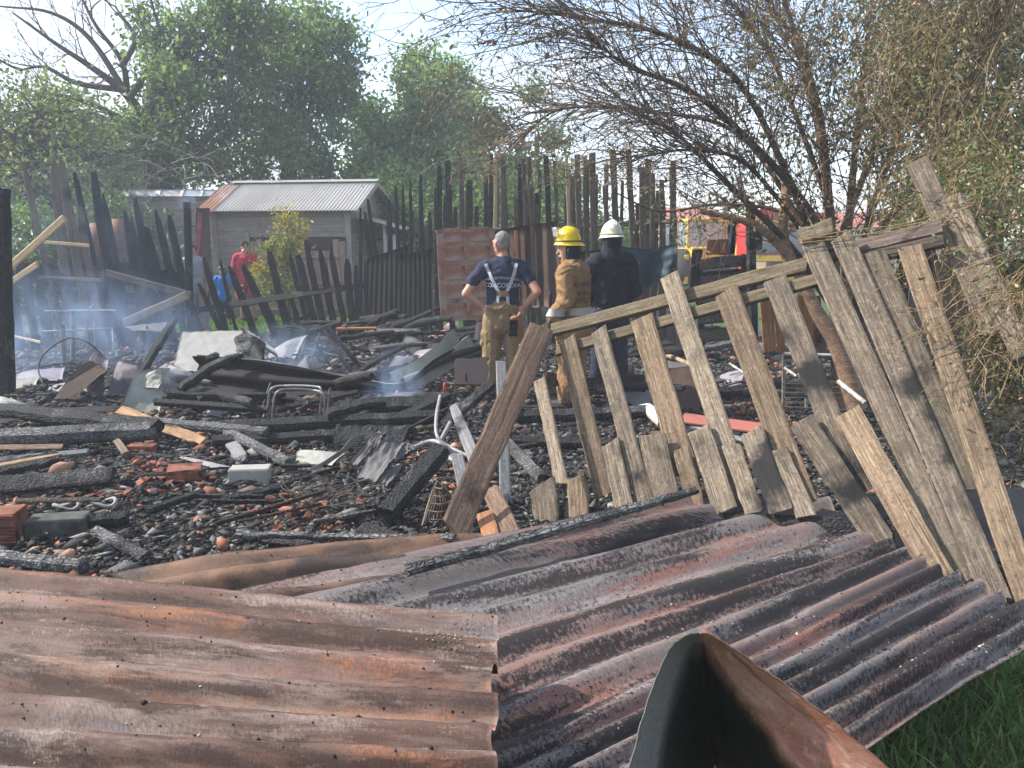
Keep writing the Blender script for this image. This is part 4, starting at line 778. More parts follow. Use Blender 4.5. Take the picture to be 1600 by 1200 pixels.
for i, (px, py) in enumerate([(955, 600), (1030, 742), (700, 735)]):
    lines = [(spline([G(px+random.uniform(-70, 70), py+random.uniform(-20, 20), random.uniform(.03, .2)) for _ in range(5)], 8), np.full(33, .004)) for _ in range(4)]
    loose('fence_wire', ['loose wire curling behind the boots and rails', 'thin wire drooping behind the short pickets', 'thin wires curling around the bent tubes'][i], 'wire', tube_mesh(lines, 3), MT['wire'])
block('concrete_block', 'pale concrete block lying alone in the ash', 'block', 391, 742, .055, (.26, .13, .115), MT['concrete'], rz=.12, bev=.012, wob=.004)
block('concrete_block', 'sooty dark block half under the black beam', 'block', 92, 822, .06, (.30, .14, .12), MT['concrete_dark'], rz=.2, bev=.012, wob=.004)
def hollow_brick():
    p = G(-6, 850, .0); r = empty('hollow_brick', p, .15); tag(r, 'ribbed red hollow brick at the frame edge', 'brick')
    obj('body', box_mesh(.28, .16, .19, .006), MT['brick'], r, r.matrix_basis @ Matrix.Translation((0, 0, .095)))
    rib = box_mesh(.276, .008, .009, .002)
    for k in range(11): obj('rib', rib, MT['brick'], r, r.matrix_basis @ Matrix.Translation((0, -.081, .02+k*.016)))
hollow_brick()
block('brick_piece', 'long broken red brick above the shard pile', 'brick', 222, 702, .04, (.20, .10, .075), MT['brick'], rz=.05)
tube = lambda a, b, c: None
def tile_piece():
    p = G(288, 752, 0); r = empty('broken_tile', p, .3); tag(r, 'broken orange hollow tile with open cells on the shard pile', 'tile')
    for k in range(3): obj('cell_wall', box_mesh(.20, .012, .07, .003, k, .004), MT['brick'], r, r.matrix_basis @ Matrix.Translation((0, -.06+k*.06, .05)) @ Matrix.Rotation(.25, 4, 'X'))
    for k in range(2): obj('face', box_mesh(.21, .14, .012, .003, k+5, .005), MT['brick'], r, r.matrix_basis @ Matrix.Translation((.01, 0, .018+k*.075)) @ Matrix.Rotation(.12*(k*2-1), 4, 'X'))
tile_piece()
chip('brick_lump', 'large pale orange brick lump left of the shard pile', 'brick', 95, 738, .02, (.19, .12, .12), MT['brick_pale'], 611, sub=1, amp=.45)
chip('brick_lump', 'orange crumbling brick lump at the tip of the thin stick', 'brick', 328, 772, .01, (.12, .09, .08), MT['brick'], 612, sub=1, amp=.45)
chip('brick_lump', 'orange brick lump beside the brown ridged sheet', 'brick', 350, 854, .0, (.10, .08, .07), MT['brick'], 613, sub=1, amp=.45)
chip('brick_lump', 'pale brick lump near the ash log end', 'brick', 108, 874, .0, (.10, .07, .06), MT['brick_pale'], 614, sub=1, amp=.45)
chip('brick_lump', 'orange lump lying before the black plank', 'brick', 138, 762, .0, (.12, .09, .07), MT['brick'], 615, sub=1, amp=.45)
chip('brick_lump', 'small pale brick lump in the open ash', 'brick', 310, 815, .0, (.07, .06, .05), MT['brick_pale'], 616, sub=1, amp=.45)
chip('boot_heap', 'black scorched leather lump beside the navy legs', 'lump', 975, 592, .03, (.36, .24, .22), MT['char_brown'], 617, sub=3, amp=.2, flat=False)
for i, (px, py) in enumerate([(104, 790), (162, 785)]):
    p = G(px, py, .05); s = np.array([[p.x+math.cos(a)*.07, p.y+math.sin(a)*.045, p.z+.015*math.sin(a*2)] for a in np.linspace(0, 6.28, 20)]); loose('pot_rim', ['pale crust rim of a burnt tin near the sooty block', 'second pale tin rim lying in the ash'][i], 'rim', tube_mesh([(s, np.full(20, .011))], 6), MT['concrete'])
crumple('white ash streak of foil in the rubble', [(276, 712, .05), (300, 714, .05), (362, 728, .03), (330, 728, .03)], MT['zinc_burnt'], .012, 41, name='foil_strip', cat='foil')
# brick shards, one by one
shm = [box_mesh(.070*(1-.09*k), .036, .008+.003*(k % 3), .0, 700+k, .008) for k in range(6)]
r_ = random.Random(5)
for i in range(130):
    if i < 75: px, py = r_.gauss(250, 32), r_.gauss(742, 13)
    elif i < 95: px, py = r_.gauss(150, 40), r_.gauss(775, 14)
    elif i < 115: px, py = r_.gauss(470, 45), r_.gauss(800, 14)
    else: px, py = r_.uniform(20, 440), r_.uniform(700, 880)
    p = G(px, py, .0); p.z = ground_h(p.x, p.y)+r_.uniform(.01, .05); s = r_.uniform(.5, 1.25)
    m = Matrix.Translation(p) @ Matrix.Rotation(r_.uniform(0, 6.28), 4, 'Z') @ Matrix.Rotation(r_.uniform(-.5, .5), 4, 'X') @ Matrix.Diagonal((s, s, s*r_.uniform(.8, 1.6), 1))
    o = obj('brick_shard', shm[i % 6] if i % 3 else shm[i % 6], MT['brick'], None, m)
    tag(o, ['small flat red brick shard in the pile before the long broken brick', 'red brick shard lying below the flat black plank', 'brick shard in the ash before the grey slabs', 'stray brick shard lying alone in the open ash'][0 if i < 75 else 1 if i < 95 else 2 if i < 115 else 3], 'brick shard', ['brick shards of the pile', 'brick shards below the plank', 'brick shards before the slabs', 'stray brick shards'][0 if i < 75 else 1 if i < 95 else 2 if i < 115 else 3])
# thin charred sticks, one by one
for i in range(90):
    px, py = r_.uniform(10, 760), r_.choice([r_.uniform(520, 640), r_.uniform(620, 860)])
    if i > 55: px, py = r_.uniform(760, 1250), r_.uniform(540, 740)
    p = G(px, py, 0); p.z = ground_h(p.x, p.y)+r_.uniform(.02, .09); a = r_.gauss(0, .6); l = r_.uniform(.2, .7); q = p+Vector((math.cos(a)*l, math.sin(a)*l, r_.uniform(-.03, .08)))
    o = timber('charred_splinter', p, q, r_.uniform(.015, .045), r_.uniform(.012, .03), MT[(mk := r_.choice(['char', 'char', 'char_ash', 'char_dry', 'char_brown']))], None, Vector((0, -.4, .9)), seed=800+i, seg=6, tip=r_.uniform(.3, 1), wob=.12, rnd=.35)
    ad = {'char': 'black', 'char_ash': 'ash grey', 'char_dry': 'dull black', 'char_brown': 'scorched brown'}[mk]; wh = 'lying behind the leaning fence' if i > 55 else 'lying among the far ruins' if py < 640 else 'lying in the near rubble'
    tag(o, 'thin '+ad+' splinter of wood '+wh, 'splinter', ad+' splinters '+wh)
# charcoal rubble: uncountable
def rubble():
    N = 95000; v0, f0 = lumps(0) if False else (np.array([(1, 0, 0), (-1, 0, 0), (0, 1, 0), (0, -1, 0), (0, 0, 1), (0, 0, -1.)]), np.array([(0, 2, 4), (2, 1, 4), (1, 3, 4), (3, 0, 4), (2, 0, 5), (1, 2, 5), (3, 1, 5), (0, 3, 5)]))
    y = 3.0+10.2*rng.random(N)**1.7; hw = .4+y*.70; x = rng.uniform(-1, 1, N)*hw; x = np.clip(x, -8, 4.6)
    keep = (y > 3.25+.0*x); x, y = x[keep], y[keep]; N = len(x)
    size = np.exp(rng.normal(math.log(.0078), .6, N)); size = np.clip(size, .003, .034)*(.7+.09*y)
    z = np.array([ground_h(a, b) for a, b in zip(x, y)])+rng.uniform(-.01, .02, N)+.25*size
    clus = np.array([n3(a*1.1, b*1.1, 21) for a, b in zip(x, y)])
    pal = np.array([(.018, .018, .019), (.042, .041, .041), (.10, .098, .095), (.20, .195, .185), (.25, .095, .055), (.30, .21, .15), (.10, .065, .04)])
    u = rng.random(N); red = clus > .22
    idx = np.where(u < .34, 0, np.where(u < .58, 1, np.where(u < .84, 2, np.where(u < .93, 3, 6))))
    u2 = rng.random(N); idx = np.where(red & (u2 < .22), 4, np.where(red & (u2 < .34), 5, np.where((~red) & (u2 < .015), 4, idx)))
    sc = size[:, None]*rng.uniform(.5, 1.5, (N, 3))*np.array([2.1, .95, .34])
    ang = rng.uniform(0, 6.28, (N, 3)); ca, sa = np.cos(ang), np.sin(ang)
    V = v0[None]*sc[:, None]*(1+rng.uniform(-.35, .35, (N, 6, 1)))
    def rot(V, k, a, b): p, q = V[..., a].copy(), V[..., b].copy(); V[..., a] = p*ca[:, k, None]-q*sa[:, k, None]; V[..., b] = p*sa[:, k, None]+q*ca[:, k, None]
    ang[:, 0] *= .28; ca, sa = np.cos(ang), np.sin(ang); rot(V, 0, 1, 2); rot(V, 1, 0, 1)
    V += np.stack([x, y, z], 1)[:, None]; F = f0[None]+(np.arange(N)*6)[:, None, None]
    col = np.repeat(pal[idx]*rng.uniform(.6, 1.4, (N, 1)), 6, 0)
    me = mesh_from(V.reshape(-1, 3), F.reshape(-1, 3), False, tint=col); tag(obj('charcoal_rubble', me, MT['rubble']), 'black charcoal and brick crumbs covering the burnt yard', 'rubble', kind='stuff')
rubble()
# flecks of charcoal on the maroon and orange sheets
def flecks():
    dg = bpy.context.evaluated_depsgraph_get(); sheets = [o for o in scene.objects if o.name.startswith('corrugated_sheet')]; V = []; F = []; T = []
    for o, n in zip(sheets, (420, 4200, 200)):
        co = np.array([v.co[:] for v in o.data.vertices]); nn = len(co)//2
        for k in range(n):
            c = co[random.randrange(nn)]
            if o is sheets[1] and n3(c[0]*2.3, c[1]*2.3, 4) < .02: continue
            s = random.uniform(.0015, .006)*(1.6 if random.random() < .06 else 1); b = len(V)
            for d in [(1, 0, 0), (-1, 0, 0), (0, 1, 0), (0, -1, 0), (0, 0, .7), (0, 0, -.3)]: V.append([c[q]+d[q]*s*random.uniform(.5, 1.5)+(.002 if q == 2 else 0) for q in range(3)])
            F += [(b+i, b+j, b+l) for i, j, l in [(0, 2, 4), (2, 1, 4), (1, 3, 4), (3, 0, 4), (2, 0, 5), (1, 2, 5), (3, 1, 5), (0, 3, 5)]]
            t = (.014, .013, .013) if random.random() < .9 else (.4, .36, .32); T += [t]*6
    tag(obj('charcoal_flecks', mesh_from(V, np.array(F), False, tint=T), MT['rubble']), 'charcoal flecks and ash crumbs strewn on the front sheets', 'debris', kind='stuff')
flecks()
for i, (x0, y0, x1, y1, Y, w, m, lb) in enumerate([(1500, 505, 1478, 400, 4.9, .16, 'brown_board', 'warm brown board standing behind the mossy pickets'), (1535, 500, 1520, 415, 4.9, .15, 'tan_wood', 'paler board beside the warm brown one behind the pickets'), (1462, 575, 1478, 625, 4.3, .12, 'tan_wood', 'rounded tan board end showing between two pickets'), (1470, 480, 1440, 380, 5.2, .14, 'char_brown', 'dark scorched board behind the bin bag'), (1580, 640, 1560, 420, 4.6, .18, 'char_brown', 'dark upright board under the hanging creeper'), (1620, 660, 1600, 400, 4.5, .18, 'char_dry', 'black upright board at the frame edge under the creeper'), (1600, 300, 1500, 330, 4.8, .12, 'rail_wood', 'short rail end poking from the creeper')]):
    loose_timber(lb, D(x0, y0, Y), D(x1, y1, Y), w, .025, MT[m], name='loose_plank', cat='plank', face=Vector((0, -1, 0)), seed=640+i, seg=6)
bw = empty('board_wall', base_pt := Vector((D(1440, 500, 7.9).x, 7.9, 0))); tag(bw, 'dark brown board wall in shade behind the mossy pickets', 'wall')
for k in range(13):
    x = 1330+k*24; timber('board', Vector((D(x, 500, 7.9).x, 7.9, 0)), Vector((D(x, 500, 7.9).x+.03*math.sin(k*5), 7.9, 1.35+.18*math.sin(k*2.3))), .15, .025, MT[('char_brown', 'far_picket', 'brown_board')[k % 3]], bw, Vector((0, -1, 0)), seed=660+k, seg=5)
timber('rail', Vector((D(1325, 500, 7.96).x, 7.96, .9)), Vector((D(1630, 500, 7.96).x, 7.96, .95)), .09, .04, MT['far_picket'], bw, Vector((0, -1, 0)), seed=680, seg=6)
# heaps: tangled scrap and beams in the far ruins
r_ = random.Random(17)
for i in range(72):
    zone = i % 4 if i < 46 else 0; px, py = [(r_.uniform(250, 480), r_.uniform(585, 650)), (r_.uniform(540, 740), r_.uniform(525, 600)), (r_.uniform(420, 720), r_.uniform(600, 690)), (r_.uniform(960, 1240), r_.uniform(520, 640))][zone]
    wh = ['around the pale cabinet', 'between the trestle and the men', 'before the collapsed dark sheet', 'behind the leaning fence'][zone]
    if i % 4 == 0 and i < 46: px, py = r_.uniform(240, 330), r_.uniform(610, 655)
    if i >= 46: px, py, wh = r_.uniform(430, 640), r_.uniform(525, 556), 'beside the wooden trestle'
    p = G(px, py, 0); p.z = ground_h(p.x, p.y)+(r_.uniform(.02, .22) if i < 46 else r_.uniform(.1, .34)); a = r_.uniform(-1.2, 1.2); l = r_.uniform(.5, 1.3); q = p+Vector((math.cos(a)*l, math.sin(a)*l*.8, r_.uniform(-.05, .28))); mk = r_.choice(['char', 'char', 'char_dry', 'char_ash'])
    o = timber('charred_beam', p, q, r_.uniform(.05, .11), r_.uniform(.035, .08), MT[mk], None, Vector((0, -.4, .9)), seed=1200+i, seg=10, tip=r_.uniform(.5, 1), wob=.10, rnd=.3, bend=r_.uniform(-.03, .05))
    ad = {'char': 'black', 'char_ash': 'ash grey', 'char_dry': 'dull black'}[mk]; tag(o, ad+' charred batten tangled in the heap '+wh, 'beam', ad+' battens '+wh)
for i in range(30):
    zone = i % 3; px, py = [(r_.uniform(230, 480), r_.uniform(570, 650)), (r_.uniform(540, 740), r_.uniform(525, 600)), (r_.uniform(960, 1240), r_.uniform(520, 650))][zone]; wh = ['around the pale cabinet', 'between the trestle and the men', 'behind the leaning fence'][zone]
    c = G(px, py, 0); c.z = ground_h(c.x, c.y)+.08; u = Vector((r_.uniform(.1, .28), r_.uniform(-.1, .1), r_.uniform(-.08, .12))); w = Vector((r_.uniform(-.1, .1), r_.uniform(-.25, -.1), r_.uniform(-.15, .05))); mk = r_.choice(['zinc_burnt', 'slate', 'zinc_lilac', 'char_sheet', 'char_sheet'])
    o = crumple('x', [c-u-w, c+u-w, c+u+w, c-u+w], MT[mk], .05, 1300+i, n=8, name='metal_scrap', cat='scrap'); ad = {'zinc_burnt': 'pale grey', 'slate': 'dark grey', 'zinc_lilac': 'lilac grey', 'char_sheet': 'blackened'}[mk]
    tag(o, ad+' crumpled metal scrap lying '+wh, 'scrap', ad+' scraps '+wh)
# crust of mortar on the orange sheet's corner
def crust():
    o = [q for q in scene.objects if q.name == 'corrugated_sheet'][0]; co = np.array([v.co[:] for v in o.data.vertices])[:len(o.data.vertices)//2]; c0 = np.array(G(715, 985, .42)); V = []; F = []; T = []
    d = np.linalg.norm((co-c0)*np.array([1, 1.6, 1]), axis=1); near = co[d < .16]
    for k in range(700):
        c = near[random.randrange(len(near))]
        if random.random() < np.linalg.norm(c-c0)/.2: continue
        s = random.uniform(.0015, .0045); b = len(V)
        for dd in [(1, 0, 0), (-1, 0, 0), (0, 1, 0), (0, -1, 0), (0, 0, .7), (0, 0, -.5)]: V.append([c[q]+dd[q]*s*random.uniform(.6, 1.4)+random.uniform(-.004, .004) for q in range(3)])
        F += [(b+i, b+j, b+l) for i, j, l in [(0, 2, 4), (2, 1, 4), (1, 3, 4), (3, 0, 4), (2, 0, 5), (1, 2, 5), (3, 1, 5), (0, 3, 5)]]; g = random.uniform(.5, 1.2); T += [(.24*g, .20*g, .15*g)]*6
    tag(obj('mortar_crust', mesh_from(V, np.array(F), False, tint=T), MT['rubble']), 'crumbly tan crust stuck on the corner of the orange sheet', 'debris', kind='stuff')
crust()
for i, (lb, a, b, c, d, e, f, w, t, m) in enumerate([('charred board lying across the feet of the helmeted men', 846, 606, .22, 1010, 598, .26, .16, .03, 'char_dry'), ('scorched board propped before the ochre trousers', 850, 590, .34, 960, 606, .20, .12, .03, 'char_brown'), ('ashen board lying before the navy trousers', 905, 612, .16, 1030, 588, .30, .10, .03, 'ash_board')]):
    loose_timber(lb, G(a, b, c), G(d, e, f), w, t, MT[m], name='burnt_plank', cat='plank', face=Vector((0, -1, .5)), seed=1400+i, seg=10, wob=.08)

# ================================================================ plants
def leaves(P, size, pal, elong=1.9, up=.35, seed=0, jit=.3, hang=0.):
    r = np.random.default_rng(seed); N = len(P); a = r.normal(size=(N, 3)); a[:, 2] -= hang; a /= np.linalg.norm(a, axis=1)[:, None]+1e-9
    n = r.normal(size=(N, 3))+np.array([0, 0, up*2]); b = np.cross(n, a); b /= np.linalg.norm(b, axis=1)[:, None]+1e-9; n = np.cross(a, b)
    s = size*r.uniform(.6, 1.35, (N, 1)); w = s/elong
    V = np.stack([P-a*s*.5, P+b*w*.5-n*w*.12+a*s*.05, P+a*s*.5, P-b*w*.5-n*w*.12+a*s*.05], 1).reshape(-1, 3)
    F = np.arange(N*4).reshape(-1, 4); pal = np.asarray(pal); c = pal[r.integers(0, len(pal), N)]*r.uniform(1-jit, 1+jit, (N, 1))
    return V, F, np.repeat(c, 4, 0)
GREEN = [(.13, .185, .075), (.155, .21, .095), (.105, .155, .065), (.18, .225, .115), (.115, .17, .085)]
OLIVE = [(.18, .20, .10), (.15, .175, .08), (.21, .21, .12), (.16, .18, .10)]
BRIGHT = [(.13, .21, .05), (.10, .175, .04), (.16, .23, .07)]
def clumps(ell, n, seed, sh=.55):
    """clump centres in image-bearing ellipses (cx, cy, rx, ry, Y, ry_depth); more near the shell"""
    r = np.random.default_rng(seed); out = []
    tot = sum(e[2]*e[3] for e in ell)
    for e in ell:
        k = max(3, int(n*e[2]*e[3]/tot)); c = D(e[0], e[1], e[4]); rx, rz, rd = e[2]*e[4]/FPX, e[3]*e[4]/FPX, e[5]
        d = r.normal(size=(k, 3)); d /= np.linalg.norm(d, axis=1)[:, None]; q = d*(r.uniform(0, 1, (k, 1))**(1/3*(1-sh)+.12))
        out.append(np.array(c)[None]+q*np.array([rx, rd, rz]))
    return np.concatenate(out)
def limb(a, b, r0, r1, bow, rr, n=7):
    a, b = np.array(a, float), np.array(b, float); t = np.linspace(0, 1, n)[:, None]; L = np.linalg.norm(b-a)
    p = a+(b-a)*t+np.array([0, 0, 1.])*bow*L*np.sin(t*math.pi)
    for _ in range(2): p += rr.normal(size=3)*.05*L*np.sin(t*math.pi*rr.integers(1, 3))
    return p, np.linspace(r0, r1, n)
def tree(name, label, base, trunk, ell, ncl, per, spread, size, pal, seed, cat='tree', group=None, r0=.2, fork=None, bark='bark', elong=1.9, branches=.6, up=.35):
    rr = np.random.default_rng(seed); r = empty(name, (base.x, base.y, 0)); tag(r, label, cat, group)
    C = clumps(ell, ncl, seed); tp = [np.array(p) for p in trunk]; lines = []
    s = spline(tp, 6); lines.append((s, np.linspace(r0, r0*.45, len(s)))); hubs = s[len(s)//3:]
    for c in C:
        if rr.random() < branches:
            h = hubs[rr.integers(0, len(hubs))]; lines.append(limb(h, c, r0*.22*rr.uniform(.5, 1), .012, rr.uniform(-.05, .15), rr, 6))
    obj('trunk', tube_mesh(lines, 6), MT[bark], r, Matrix())
    n = rr.poisson(per, len(C)); P = np.repeat(C, n, 0); k = len(P)
    P = P+rr.normal(size=(k, 3))*spread*np.array([1, 1, .75])*rr.uniform(.5, 1.3, (k, 1))
    tone = np.repeat(rr.uniform(.78, 1.22, len(C)), n)
    V, F, T = leaves(P, size, pal, elong, up, seed); T = T*np.repeat(tone, 4)[:, None]
    me = mesh_from(V, F, False, tint=T); tag(obj('crown', me, MT['leaf'], r, Matrix()), kind='stuff')
    return r
def base_at(px, Y): p = D(px, 400, Y); return Vector((p.x, Y, 0))
def TR(px, Y, pts): return [base_at(px, Y)]+[D(a, b, Y+c) for a, b, c in pts]
tree('broadleaf_tree', 'big leafy tree with a dark trunk rising behind the shack', base_at(262, 21), TR(262, 21, [(262, 290, 0), (255, 200, 0), (245, 140, .2), (300, 60, 0)]), [(330, 130, 110, 80, 21, 2.2), (290, 60, 60, 50, 21.5, 1.6), (410, 50, 90, 50, 21, 1.8), (290, 215, 80, 60, 20.5, 1.6), (380, 30, 60, 40, 21, 1.3)], 78, 230, .32, .15, GREEN, 1, r0=.42)
tree('broadleaf_tree', 'broad green tree at the centre above the pale shed roof', base_at(450, 23), TR(450, 23, [(450, 300, 0), (460, 180, 0), (470, 90, 0)]), [(455, 160, 95, 95, 23, 2.2), (500, 95, 50, 55, 23, 1.4), (430, 245, 140, 55, 22, 1.8), (470, 60, 45, 45, 23.5, 1.1), (540, 75, 8, 45, 23, .4), (496, 25, 7, 32, 23, .3), (520, 130, 30, 50, 23, .8)], 88, 230, .32, .16, GREEN, 2, r0=.3)
tree('broadleaf_tree', 'round topped green tree behind the black stakes', base_at(700, 24), TR(700, 24, [(700, 320, 0), (695, 220, 0), (690, 130, 0)]), [(690, 185, 75, 70, 24, 2.), (668, 130, 45, 35, 24, 1.2), (740, 220, 50, 55, 24, 1.5), (690, 275, 100, 50, 23, 1.8), (712, 105, 10, 28, 24, .4), (648, 95, 9, 28, 24, .4)], 80, 230, .32, .16, [(.17, .24, .10), (.20, .27, .12), (.14, .20, .085), (.23, .29, .15)], 3, r0=.28)
tree('broadleaf_tree', 'smaller dark green tree filling the dip between two crowns', base_at(585, 26), TR(585, 26, [(585, 330, 0), (585, 250, 0), (580, 190, 0)]), [(585, 255, 50, 45, 26, 1.6), (600, 305, 85, 40, 25, 1.8), (570, 195, 36, 36, 26, 1.2), (605, 215, 30, 40, 25.5, 1.)], 66, 220, .34, .16, [(.09, .14, .06), (.11, .165, .07)], 4, r0=.2)
tree('broadleaf_tree', 'low bushy tree trailing off beneath the open sky', base_at(845, 25), TR(845, 25, [(845, 340, 0), (840, 270, 0), (838, 215, 0)]), [(825, 255, 40, 40, 25, 1.5), (800, 305, 85, 45, 24, 1.8), (868, 215, 20, 9, 25, .5), (840, 150, 6, 18, 25, .3), (880, 290, 32, 32, 24, 1.)], 50, 190, .28, .15, GREEN, 5, r0=.16)
tree('sparse_tree', 'pale sparse tree with drooping branches behind the smoky fence', base_at(70, 19), TR(70, 19, [(72, 330, 0), (66, 250, 0), (60, 180, 0)]), [(70, 230, 110, 90, 19, 2), (150, 290, 80, 60, 18.5, 1.6), (20, 180, 60, 60, 19, 1.5), (120, 180, 80, 50, 20, 1.5), (10, 320, 60, 90, 18, 1.5)], 120, 90, .34, .12, OLIVE, 6, r0=.2, branches=1.)
tree('broadleaf_tree', 'bright green tree deep behind the sparse one', base_at(140, 29), TR(140, 29, [(140, 330, 0), (140, 270, 0)]), [(150, 230, 90, 80, 29, 2.5), (60, 270, 110, 80, 29, 2.5), (200, 300, 90, 70, 28, 2)], 100, 220, .55, .2, BRIGHT, 7, r0=.25)
for i, (px, py, rx, ry, Y, lb) in enumerate([(610, 340, 60, 60, 19, 'dark shrub behind the shed gable'), (690, 350, 70, 60, 18.5, 'dense shrub behind the black stakes'), (790, 345, 70, 70, 17.5, 'leafy shrub above the dark sheet wall'), (870, 340, 70, 80, 17, 'leafy shrub behind the brown picket fence'), (60, 380, 90, 70, 16, 'shrub behind the smoky leaning pickets'), (170, 380, 60, 70, 17, 'shrub between smoky pickets and shack'), (960, 390, 60, 40, 19, 'low shrub behind the white helmet')]):
    tree('garden_shrub', lb, base_at(px, Y), TR(px, Y, [(px, py+30, 0), (px, py, 0)]), [(px, py, rx, ry, Y, 1.1), (px+20, py+50, rx, ry*.8, Y-.3, 1.0)], 50, 150, .30, .12, GREEN if i % 2 else [(.09, .14, .05), (.11, .165, .06)], 20+i, 'shrub', 'shrubs along the back fence', r0=.06)
tree('yellowing_shrub', 'slim young shrub with yellow top before the shed door', base_at(448, 14.6), TR(448, 14.6, [(450, 440, 0), (448, 350, 0)]), [(440, 440, 34, 40, 14.6, .4), (436, 385, 26, 30, 14.6, .35)], 34, 60, .12, .075, [(.11, .16, .05), (.16, .19, .06)], 40, 'shrub', r0=.03, elong=2.6)
yt = clumps([(456, 350, 22, 22, 14.6, .25), (430, 390, 24, 20, 14.5, .25), (412, 430, 14, 28, 14.5, .2), (462, 385, 14, 24, 14.5, .2)], 26, 41); P = np.repeat(yt, 60, 0)+rng.normal(size=(len(yt)*60, 3))*.10; V, F, T = leaves(P, .08, [(.36, .27, .05), (.30, .25, .06), (.22, .22, .06)], 2.6, .3, 42)
obj('yellow_crown', mesh_from(V, F, False, tint=T), MT['leaf'], [o for o in scene.objects if o.name == 'yellowing_shrub'][0], Matrix())

# ---- bare limbs
def twigs(lines, p, d, L, r, lev, rr, out, tips, droop=.0, up=.0, kids=(4, 7), spread=.7, mn=.0022):
    n = 6; pts = [np.array(p, float)]; d = np.array(d, float); d /= np.linalg.norm(d)+1e-9
    for k in range(n):
        d = d+rr.normal(size=3)*.16+np.array([0, 0, up-droop*(k/n)])*.3; d /= np.linalg.norm(d); pts.append(pts[-1]+d*L/n)
    pts = np.array(pts); out.append((pts, np.linspace(r, max(mn, r*.35), n+1)))
    if lev > 0:
        for _ in range(rr.integers(*kids)):
            k = rr.integers(1, n+1); dd = pts[min(k+1, n)]-pts[k-1]; dd = dd/np.linalg.norm(dd)+rr.normal(size=3)*spread
            twigs(lines, pts[k], dd, L*rr.uniform(.35, .7), max(mn, r*.5), lev-1, rr, out, tips, droop, up, kids, spread, mn)
    else: tips.append(pts)
def bare_tree():
    Y = 20; rr = np.random.default_rng(11); r = empty('bare_tree', base_at(235, Y)); tag(r, 'leafless tree with dark forking limbs against the upper sky', 'tree'); big = []; out = []; tips = []
    S = [[(240, 330), (225, 200), (200, 150), (150, 110), (90, 70), (20, 20)], [(200, 150), (190, 95), (150, 40), (120, -20)], [(203, 153), (230, 110), (250, 60), (235, 0)], [(200, 150), (140, 60), (80, 20), (0, 10)], [(190, 140), (120, 130), (70, 105), (30, 110)], [(235, 210), (160, 170), (100, 150), (40, 150)], [(225, 190), (260, 130), (320, 60), (350, 0)], [(250, 250), (330, 210), (360, 150), (370, 60)], [(230, 230), (120, 250), (60, 240), (10, 250)], [(190, 105), (210, 60), (180, 10)]]
    for k, q in enumerate(S):
        s = spline([D(a, b, Y+.3*math.sin(k*2+j)) for j, (a, b) in enumerate(q)], 6); rad = np.linspace(.17 if k == 0 else .085, .02, len(s)); big.append((s, rad))
        for m in range(5 if k else 8):
            i = rr.integers(len(s)//4, len(s)); t = s[min(i, len(s)-1)]-s[i-2]; t /= np.linalg.norm(t); twigs(None, s[i], t+rr.normal(size=3)*.6+np.array([0, 0, .3]), rr.uniform(.7, 1.6), .022, 2, rr, out, tips, mn=.006, kids=(2, 5), up=.3)
    obj('trunk', tube_mesh(big, 7), MT['bark'], r, Matrix()); tag(obj('twigs', tube_mesh(out, 3), MT['bark'], r, Matrix()), kind='stuff')
    dry = []; 
    for m in range(22):
        a = D(rr.uniform(60, 330), rr.uniform(230, 300), Y-2); twigs(None, a, np.array([rr.choice([-1, 1]), 0, .15])+rr.normal(size=3)*.3, rr.uniform(.8, 1.8), .02, 1, rr, dry, [], mn=.005, droop=.3)
    tag(obj('dry_twigs', tube_mesh(dry, 3), plain('bleached twig', (.22, .19, .16), .9, 8, .3, 0), r, Matrix()), kind='stuff')
bare_tree()
